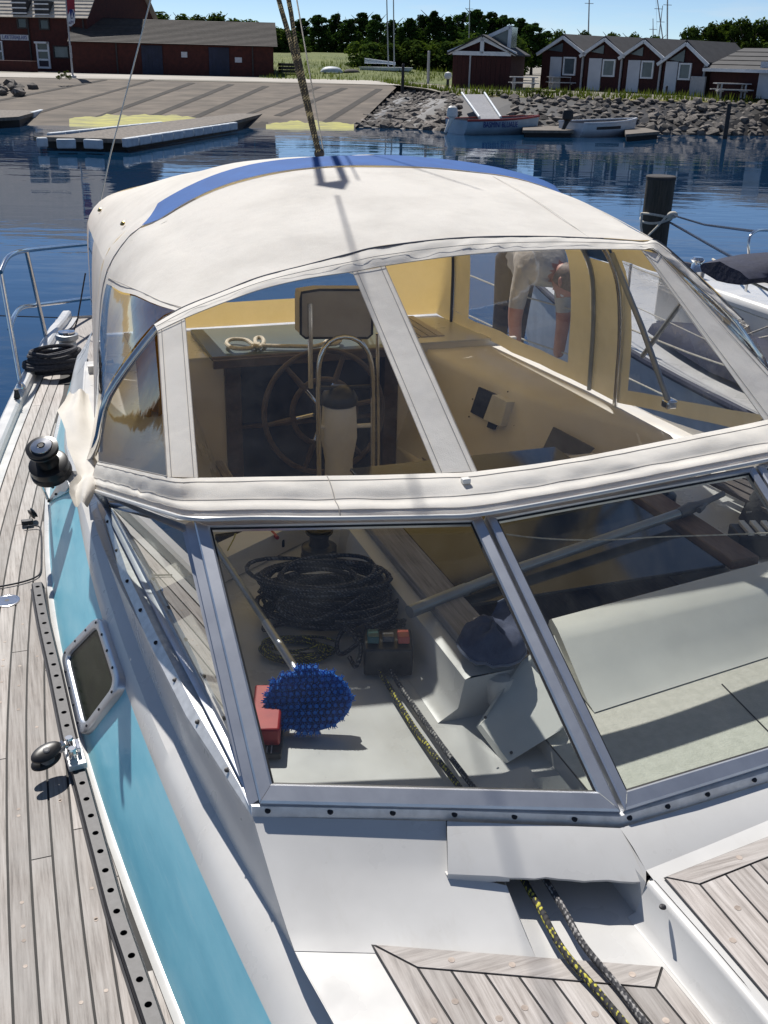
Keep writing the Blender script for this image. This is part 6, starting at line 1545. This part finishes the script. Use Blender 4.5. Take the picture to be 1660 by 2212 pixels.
coil('rope_coil', P(705,1330,1.625), .20, .115, 34, .0066, 'rope_fleck_dark', 'big untidy coil of dark grey rope behind the left windscreen pane', .045, 3, .155, 45, bdir,
     loops=((800,1345,1.70,.10,.045,-.5), (765,1385,1.66,.055,.04,.4), (850,1330,1.69,.08,.035,-.2), (610,1335,1.65,.08,.05,.9), (700,1300,1.735,.14,.06,.1), (830,1370,1.68,.06,.03,-.9), (660,1265,1.73,.12,.05,-.4)),
     extra=([(720,1330,1.72),(770,1325,1.735),(815,1315,1.735),(850,1302,1.735)], [(725,1345,1.71),(790,1340,1.73),(850,1318,1.735),(848,1335,1.73),(800,1355,1.72)], [(740,1350,1.70),(765,1375,1.705),(780,1400,1.69),(770,1440,1.66),(755,1420,1.66)], [(560,1280,1.66),(600,1230,1.70),(690,1215,1.71),(790,1240,1.71),(860,1270,1.71),(880,1310,1.69)]))
coil('rope_coil', P(640,1408,1.622), .10, .06, 9, .0038, 'rope_yellow_black', 'thin yellow and black cord coiled beside the brush handle', .03, 6, .02, 55, bdir)
# boat hook
bh = [P(885,1322,1.775), P(1100,1235,1.785), P(1470,1108,1.795)]
bk_ = empty('boat_hook', bh[0], 'grey boat hook laid across the companionway hatch', 'boat hook')
MB().tube(bh[1:], .0165, 14).build('shaft', 'grey_pole', bk_)
MB().tube([bh[0], lerp(bh[0],bh[1],.55), lerp(bh[0],bh[1],.56), bh[1]], [.019,.019,.0165,.0165], 14).build('shaft_sleeve', 'grey_pole', bk_)
MB().tube([P(1465,1110,1.795), P(1490,1098,1.797), P(1510,1092,1.80), P(1535,1080,1.80), P(1562,1067,1.80)], [.018,.022,.016,.010,.011], 12).build('hook_head', 'grey_plastic', bk_)
MB().tube([P(1525,1085,1.80), P(1520,1095,1.80), P(1510,1103,1.80)], [.009,.008,.010], 10).build('hook_prong', 'grey_plastic', bk_)
# cap
cpc = P(1062,1400,1.775); cap_ = empty('denim_cap', cpc, 'dark blue denim cap lying on the weathered hatch rail', 'cap'); rows = []
for k in range(9):
    f = k/8; r = .082*math.cos(f*1.45); zz = .085*math.sin(f*1.45)
    rows.append([cpc+Vector((math.cos(a)*r*1.05, math.sin(a)*r*1.2, zz*(.78+.35*noise.noise(Vector((math.cos(a)*1.3,math.sin(a)*1.3,f*2+4))))+.010*noise.noise(Vector((math.cos(a)*3,math.sin(a)*3,f*4)))+.006)) for a in [2*math.pi*i/28 for i in range(28)]])
m = MB().loft(rows, close=True); m.cap(rows[-1]); m.build('crown', 'denim', cap_, sm=70)
MB().tube(rows[0], .005, 6, closed=True).build('band', 'denim_edge', cap_)
bd_ = Vector((.85,.45,0)).normalized(); bs_ = Vector((-bd_.y,bd_.x,0)); R = []
for k in range(5):
    f = k/4; R.append([cpc+bd_*(.07+.09*f*math.cos(a*.9))+bs_*math.sin(a)*(.085-.02*f)+Z*(.012+.055*f*f+.02*math.cos(a)) for a in [-1.3+2.6*i/12 for i in range(13)]])
MB().loft(R).build('brim', 'denim', cap_, sm=70); MB().tube(R[-1], .0035, 6).build('brim_edge', 'denim_edge', cap_)
# black bag in the port tray
bgp = P(1665,1125,1.63); bag = empty('black_bag', bgp, 'small black bag on the port tray at the right edge', 'bag'); rows = []
for k in range(7):
    f = k/6; r = .10*(1-.55*f*f); rows.append([bgp+Vector((math.cos(a)*r*1.2+.01*noise.noise(Vector((a,f*3,2))), math.sin(a)*r, .15*f+.012*noise.noise(Vector((a*2,f,7))))) for a in [2*math.pi*i/20 for i in range(20)]])
m = MB().loft(rows, close=True); m.cap(rows[-1]); m.build('body', 'dark_cover', bag, sm=60); MB().tube([bgp+Vector((-.06,0,.14)), bgp+Vector((-.03,-.05,.21)), bgp+Vector((.04,-.04,.2)), bgp+Vector((.06,0,.14))], .009, 8).build('strap', 'dark_cover', bag)
MB().tube([bgp+Vector((-.12,.0,.05)), bgp+Vector((-.04,-.11,.10)), bgp+Vector((.1,-.08,.08))], .004, 6).build('piping', 'grey_pole', bag)
# reflection of a wire in the middle pane, modelled as a thin white strand
wc_ = empty('wire_reflection', P(1375,1160,1.86), 'thin white strand added as the reflection of a wire in the middle pane', 'cord')
MB().tube(px_path([(1094,1154,1.86),(1150,1161,1.86),(1230,1166,1.86),(1320,1166,1.86),(1420,1160,1.86),(1540,1156,1.86),(1700,1150,1.86)], 40), .0022, 6).build('cord', 'rope_white', wc_)  # strand drawn in place of the reflected wire
# tools in the shade at the after end of the tray
tl_ = P(540,1165,1.66)
tb_ = empty('tool_tray', tl_, 'dark tray holding a yellow handled tool behind the rope coil', 'tray')
MB().box(tl_-Z*.005, (.22,.12,.03)).build('tray', 'dark_cover', tb_, bevel=.005); MB().tube([P(492,1193,1.70), P(505,1168,1.70), P(510,1155,1.70)], .006, 8).build('tool_handle', 'algae', tb_); MB().tube([P(588,1150,1.70), P(600,1162,1.70)], .007, 8).build('tool_grip', 'red_plastic', tb_)
# white rope on the aft hatch
hr_ = empty('white_rope', P(530,745,1.78), 'white three strand rope lying in loops on the green aft hatch', 'rope')
MB().tube(px_path([(560,742,1.785),(540,752,1.785),(505,752,1.79),(490,742,1.79),(500,733,1.79),(530,734,1.795),(548,745,1.795),(560,750,1.785),(570,740,1.79),(566,730,1.79),(553,731,1.79),(556,744,1.79),(590,747,1.785),(640,748,1.785),(680,748,1.785),(700,742,1.785),(712,733,1.79),(735,731,1.795),(728,742,1.79),(705,744,1.785)], 140), .011, 8, uvscale=30).build('rope', 'rope_white', hr_)
# rope heap and white box at the stern
sh_ = P(125,800,1.27)
coil('mooring_rope', sh_, .19, .13, 13, .013, 'rope_black', 'heap of black mooring rope on the after side deck', .05, 12, .14, 20, Vector((.9,.3,0)).normalized())
wb_ = empty('stern_winch', P(150,770,1.27), 'grey and white winch standing in the black rope on the after deck', 'winch')
MB().lathe([(.08,0), (.08,.05), (.06,.08), (.055,.12), (.075,.14), (.075,.17), (.04,.18)], P(150,775,1.27), (0,0,1), 20).build('drum', 'grey_pole', wb_); MB().lathe([(.055,.18), (.055,.19), (.02,.195)], P(150,775,1.27), (0,0,1), 16).build('cap', 'steel', wb_)
blk2 = empty('deck_block', P(72,800,1.27), 'black snatch block on the toe rail beside the rope heap', 'block')
MB().lathe([(.03,-.03), (.05,-.025), (.04,0), (.05,.025), (.03,.03)], P(72,796,1.30), (.9,.3,.2), 16).build('cheek', 'black_plastic', blk2); MB().lathe([(.02,0), (.025,.02), (.02,.03)], P(92,797,1.31), (0,0,1), 12).build('shackle', 'steel', blk2)

# ================================================================== PERSON
PYp = 5.55
def pp(x, y, d=0): return PY(x, y, PYp+d)
pe = empty('person', Vector((pp(1160,700).x, PYp+.3, DZ)), 'person in a pale shirt and dark trousers bending over on the side deck', 'person')
J = {}; verts = []; edges = []; rad = []
def jt(n, p, r, par=None):
    J[n] = len(verts); verts.append(p); rad.append(r)
    if par is not None: edges.append((J[par], J[n]))
hip = pp(1122,546,.42)
jt('hip', hip, .155); jt('waist', pp(1158,546,.26), .145, 'hip'); jt('chest', pp(1172,560,.06), .175, 'waist'); jt('upper', pp(1178,580,-.05), .135, 'chest')
jt('neck', pp(1208,592,-.10), .055, 'upper')
jt('shL', pp(1130,590,-.02), .07, 'upper'); jt('elL', pp(1112,686,-.04), .045, 'shL'); jt('wrL', pp(1116,782,-.06), .030, 'elL')
jt('shR', pp(1215,615,-.05), .06, 'upper'); jt('elR', pp(1218,690,-.06), .046, 'shR'); jt('wrR', pp(1205,775,-.08), .035, 'elR')
fz = DZ+.02
for s, x in (('L',-.07), ('R',.06)):
    h0 = hip+Vector((x,.02,-.06)); k0 = Vector((h0.x, h0.y+.02, DZ+.50)); a0_ = Vector((h0.x, h0.y+.06, DZ+.09))
    jt('th'+s, h0, .09, 'hip'); jt('kn'+s, k0, .062, 'th'+s); jt('an'+s, a0_, .045, 'kn'+s); jt('ft'+s, a0_+Vector((.0,-.17,-.055)), .038, 'an'+s)
def skin(name, vs, es, rs, mats, root, fn=None, sub_=2):
    me = bpy.data.meshes.new(name); me.from_pydata([tuple(v) for v in vs], es, []); o = bpy.data.objects.new(name, me); COL.objects.link(o)
    m = o.modifiers.new('skin', 'SKIN'); m.use_smooth_shade = True
    for i, r in enumerate(rs): me.skin_vertices[0].data[i].radius = (r, r); me.skin_vertices[0].data[i].use_root = (i == root)
    sd_ = o.modifiers.new('sub', 'SUBSURF'); sd_.levels = sub_; sd_.render_levels = sub_
    dg = bpy.context.evaluated_depsgraph_get(); me2 = bpy.data.meshes.new_from_object(o.evaluated_get(dg)); bpy.data.objects.remove(o)
    for mm in mats: me2.materials.append(MAT[mm])
    me2.polygons.foreach_set('use_smooth', [True]*len(me2.polygons))
    if fn:
        for p_ in me2.polygons: p_.material_index = fn(p_.center)
    o = bpy.data.objects.new(name, me2); COL.objects.link(o); return o
slv = verts[J['elL']].z+.10; hipz = hip
def region(c):
    if c.z < DZ+.10: return 3
    if c.y > hip.y-.10: return 1
    for s in ('L', 'R'):
        e, sh_j = verts[J['el'+s]], verts[J['sh'+s]]
        if (Vector((c.x,c.y))-Vector((e.x,e.y))).length < .11 and c.z < lerp(e.z, sh_j.z, .25): return 2
    if (c-verts[J['neck']]).length < .07: return 2
    return 0
body = skin('body', verts, edges, rad, ['shirt','trousers','skin','dark_post'], 0, region); setpar(body, pe)
hc = pp(1228,606,-.16); hx = Vector((.55,-.55,-.63)).normalized()              # head hangs, face down and to the right
hm = MB(); rows = []
up_h = (hc-verts[J['neck']]).normalized(); sd_h = up_h.cross(Vector((0,0,1))).normalized(); fw_h = sd_h.cross(up_h)
if fw_h.z > 0: fw_h = -fw_h
for k in range(13):
    a = math.pi*k/12; r = math.sin(a); h_ = -math.cos(a)
    rows.append([hc+up_h*h_*.118+(sd_h*math.cos(b)*.076+fw_h*math.sin(b)*(.092 if math.sin(b) < 0 else .088+.012*math.exp(-((h_+.15)**2)*8)*max(0,math.sin(b))**6*3))*r for b in [2*math.pi*i/20 for i in range(20)]])
hm.loft(rows, close=True); hd_o = hm.build('head', 'skin', pe, sm=80)
MB().tube([hc+fw_h*.088+up_h*.02, hc+fw_h*.115-up_h*.02, hc+fw_h*.092-up_h*.03], [.010,.015,.012], 8).build('nose', 'skin', hd_o)
for s in (-1, 1):
    MB().ico(hc+sd_h*s*.077-up_h*.005, .03, 2, (.35,.6,1)).build('ear', 'skin', hd_o); MB().ico(hc+fw_h*.080+sd_h*s*.03+up_h*.02, .012, 2).build('eye', 'flag_white', hd_o)
MB().tube([hc+fw_h*.087+sd_h*.022-up_h*.055, hc+fw_h*.092-up_h*.057, hc+fw_h*.087-sd_h*.022-up_h*.055], .005, 6).build('mouth', 'salmon_plastic', hd_o)
hrm = MB(); hrm.loft([[hc+(p-hc)*1.06 for p in r[9:20]+[r[0],r[1]]] for r in rows[4:]]); hrm.build('hair', 'hair', hd_o, sm=80)
for s in ('L', 'R'):
    wv = verts[J['wr'+s]]; d = (wv-verts[J['el'+s]]).normalized(); sx = Vector((1,0,0)); fy = d.cross(sx).normalized()
    vs = [wv, wv+d*.045, wv+d*.09]; es = [(0,1), (1,2)]; rs = [.030,.036,.034]; hv = skin('hand', vs, es, rs, ['skin'], 0); setpar(hv, body)
    for k, ln in enumerate((.070,.080,.075,.058)):
        q0_ = wv+d*.085+sx*(-.030+.02*k); MB().tube([q0_, q0_+d*ln*.45+fy*.004, q0_+d*ln*.8+fy*.018, q0_+d*ln+fy*.032], [.010,.0095,.0085,.007], 8).build('finger', 'skin', hv)
    t0_ = wv+d*.03+sx*.03*(1 if s == 'L' else -1); MB().tube([t0_, t0_+d*.035+sx*.022*(1 if s == 'L' else -1), t0_+d*.065+sx*.026*(1 if s == 'L' else -1)+fy*.015], [.013,.011,.009], 8).build('thumb', 'skin', hv)

# ================================================================== NEIGHBOURING YACHT AND PILE
ny = empty('neighbour_yacht', (6.2,6,0), 'white neighbouring yacht with navy covers moored on the right', 'sailboat')
def nX(Y): return 4.35+.035*(Y-5)**2*(1.0 if Y > 5 else .5)
rows = []
for i in range(30):
    Y = -2+.42*i; x = nX(Y); xr = 2*6.15-x; rows.append([Vector((x,Y,1.15)), Vector((x+.05,Y,.6)), Vector((x+.3,Y,-.2)), Vector((xr-.3,Y,-.2)), Vector((xr-.05,Y,.6)), Vector((xr,Y,1.15))])
m = MB().loft(rows); m.cap(rows[-1]); m.build('hull', 'float_white', ny); MB().loft([[r[0], lerp(r[0],r[-1],.5)+Z*.04, r[-1]] for r in rows]).build('deck', 'gelcoat', ny)
for side in (0, 1): MB().tube([r[0 if not side else -1]+Z*.02 for r in rows], .03, 8).build('rubbing_strake', 'navy_canvas', ny)
cab = []
for Y, z in ((-1,1.5), (2,1.62), (5.4,1.72), (5.6,1.72)):
    x = nX(Y)+.55; xr = 2*6.15-x; cab.append([Vector((x,Y,1.15)), Vector((x+.08,Y,z-.03)), Vector((x+.2,Y,z)), Vector((6.15,Y,z+.06)), Vector((xr-.2,Y,z)), Vector((xr-.08,Y,z-.03)), Vector((xr,Y,1.15))])
m = MB().loft(cab); m.cap(cab[-1]); m.build('cabin', 'gelcoat', ny, sm=40)
for Y in (1.5,3.0,4.3):
    x = nX(Y)+.56; MB().box((x+.02,Y,1.42), (.03,.9,.16)).build('cabin_window', 'hull_glass', ny, bevel=.01)
MB().box((6.15,6.6,1.22), (1.5,1.9,.05)).build('cockpit_sole', 'navy_canvas', ny, sm=0)
for x in (5.35,6.95): MB().box((x,6.6,1.38), (.25,2.0,.42)).build('coaming', 'gelcoat', ny, bevel=.05)
for x, y in ((5.2,6.0), (5.3,7.3)):
    w_ = MB().lathe([(.07,0), (.07,.05), (.05,.07), (.045,.12), (.06,.14), (.04,.16)], (x+.1,y,1.59), (0,0,1), 18).build('winch', 'steel', ny)
# boom under a navy cover, dodger and stern rail
rows = []
for k in range(15):
    f = k/14; Y = 1.2+5.8*f; rows.append([Vector((6.5+.12*math.cos(a)*(1.3-.4*f)+.02*noise.noise(Vector((Y*3,a,0))), Y, 2.05-.12*f+.17*math.sin(a)*(1.3-.5*f)+.03*noise.noise(Vector((Y*2,a,5))))) for a in [2*math.pi*i/14 for i in range(14)]])
m = MB().loft(rows, close=True); m.cap(rows[-1]); m.cap(rows[0]); m.build('sail_cover', 'navy_canvas', ny, sm=70)
rows = []
cvc = P(1640,600,1.95)
for k in range(9):
    f = k/8; rows.append([cvc+Vector((-.28+1.3*f, .1*math.sin(f*6)+.25*math.cos(a), .04+.11*math.sin(a)*(.5+.7*f)+.03*noise.noise(Vector((f*5,a*2,1))))) for a in [2*math.pi*i/14 for i in range(14)]])
m = MB().loft(rows, close=True); m.cap(rows[0]); m.cap(rows[-1]); m.build('folded_dodger', 'navy_canvas', ny, sm=70)
dg_ = []
for k in range(7):
    f = k/6; dg_.append([Vector((nX(5)+.35+.05*f, 4.9+1.5*f, 1.2)), Vector((nX(5)+.35+.05*f, 4.9+1.5*f, 1.62+.03*math.sin(f*9)))])
sbg = MB(); sbg.loft([[Vector((5.0+.35*math.sin(a)*(.4+.6*math.sin(math.pi*k/10)), 4.3+.28*k, 1.2+.22*max(0,math.cos(a))*(.4+.6*math.sin(math.pi*k/10))+.03*noise.noise(Vector((k,a*2,3))))) for a in [-1.6+3.2*i/12 for i in range(13)]] for k in range(11)]); sbg.build('deck_shadow_heap', 'navy_canvas', ny, sm=70)  # navy heap added in place of dark blue shadows on the deck
for Y in (1.0,3.0,5.0,7.0,8.6): x = nX(Y)+.08; MB().tube([Vector((x,Y,1.15)), Vector((x,Y,1.78))], .0125, 8).build('stanchion', 'steel', ny)
for z in (.34,.62): MB().tube([Vector((nX(Y)+.08,Y,1.15+z-.01*math.sin(Y*1.5)**2)) for Y in [.6+.25*k for k in range(33)]], .004, 6).build('lifeline', 'rope_white', ny)
sr = [P(1620,575,1.5), PY(1618,520,P(1620,575,1.5).y), PY(1632,500,P(1620,575,1.5).y+.1), PY(1660,497,P(1620,575,1.5).y+.3), PY(1760,500,P(1620,575,1.5).y+.5)]
MB().tube([sr[0]-Z*.4]+smooth(sr, 24), .014, 10).build('stern_rail', 'steel', ny)
for k in range(3): MB().tube([Vector((4.9+.3*k,4+.8*k,1.2)), Vector((5.3+.2*k,5.2+.5*k,1.75)), Vector((5.0,6.4,1.25))], .007, 6).build('sheet', 'rope_white', ny)
fn_ = MB().lathe([(.03,0), (.10,.05), (.115,.2), (.115,.5), (.09,.62), (.03,.68)], (nX(4.2)-.10,4.2,.45), (0,0,1), 16).build('fender', 'navy_canvas', ny)
MB().tube([Vector((nX(4.2)-.10,4.2,1.12)), Vector((nX(4.2)+.05,4.2,1.6))], .006, 6).build('fender_line', 'rope_white', fn_)
MB().tube([P(1540,560,1.9), P(1600,600,1.9), P(1690,640,1.9)], .009, 6).build('sheet', 'rope_white', ny)

pb_ = P(1405,575,0); pt_ = PL(1428,384,pb_,Vector((FW.x,FW.y,0)).normalized()); ph = pt_.z
pr_ = 29/F_*(pb_-CAM).length*.97
pile = empty('mooring_pile', pb_, 'thick dark wooden mooring pile with white rope round it', 'pile')
rows = []
for k in range(8):
    f = k/7; c = pb_+Vector(((pt_.x-pb_.x)*f*.35, 0, -1+(ph+1)*f)); rows.append([c+Vector((math.cos(a), math.sin(a), 0))*pr_*(1+.04*noise.noise(Vector((math.cos(a)*3,math.sin(a)*3,f)))) for a in [2*math.pi*i/28 for i in range(28)]])
m = MB().loft(rows, close=True); m.cap(rows[-1]); m.build('trunk', 'pile_wood', pile, sm=50)
topc = sum(rows[-1], Vector())/28; MB().lathe([(pr_*1.04,-.02), (pr_*1.05,.02), (pr_*.98,.035)], topc, (0,0,1), 28).build('top_plate', 'dark_post', pile)
hz2 = PL(1420,466,pb_,Vector((FW.x,FW.y,0)).normalized()).z
def pring(z0, z1, n=30, r=pr_*1.06): return [Vector((lerp(pb_.x,pt_.x,.35*z0/ph),pb_.y,0))+Vector((math.cos(a)*r, math.sin(a)*r, lerp(z0,z1,.5+.5*math.cos(a-.5)))) for a in [2*math.pi*i/n for i in range(n)]]
lp = empty('mooring_line', pb_+Z*hz2, 'white mooring line looped round the wooden pile and running down to deck', 'rope')
MB().tube(pring(hz2-.10,hz2+.06), .022, 8, closed=True).build('loop', 'rope_white', lp); MB().tube(pring(hz2+.05,hz2-.08), .022, 8, closed=True).build('loop', 'rope_white', lp)
dpl = lambda x, y, d=0: PL(x, y, pb_+Vector((FW.x,FW.y,0)).normalized()*d, Vector((FW.x,FW.y,0)).normalized())
MB().tube([dpl(1387,460,-.3), dpl(1385,490,-.35), dpl(1390,520,-.5)], .02, 8).build('line', 'rope_white', lp); MB().tube([dpl(1445,462,-.4), dpl(1420,490,-.45), dpl(1398,512,-.5)], .018, 8).build('line', 'rope_white', lp)
l2 = empty('mooring_line', dpl(1447,463), 'slack dark line from the pile to the neighbouring yacht\'s stern rail', 'rope')
MB().tube([dpl(1447,463,-.3), lerp(dpl(1447,463,-.3), sr[3], .5)-Z*.06, sr[2]], .014, 8).build('line', 'navy_door', l2); MB().ico(lerp(dpl(1447,463,-.3), sr[2], .06), .06, 2, (1.6,1,1)).build('knot', 'rope_white', l2)
l3 = empty('mooring_line', dpl(1447,480), 'taut thick dark line slanting from the pile to the neighbouring yacht', 'rope')
MB().tube([dpl(1447,480,-.25), P(1618,576,1.5)], .018, 8).build('line', 'navy_door', l3)
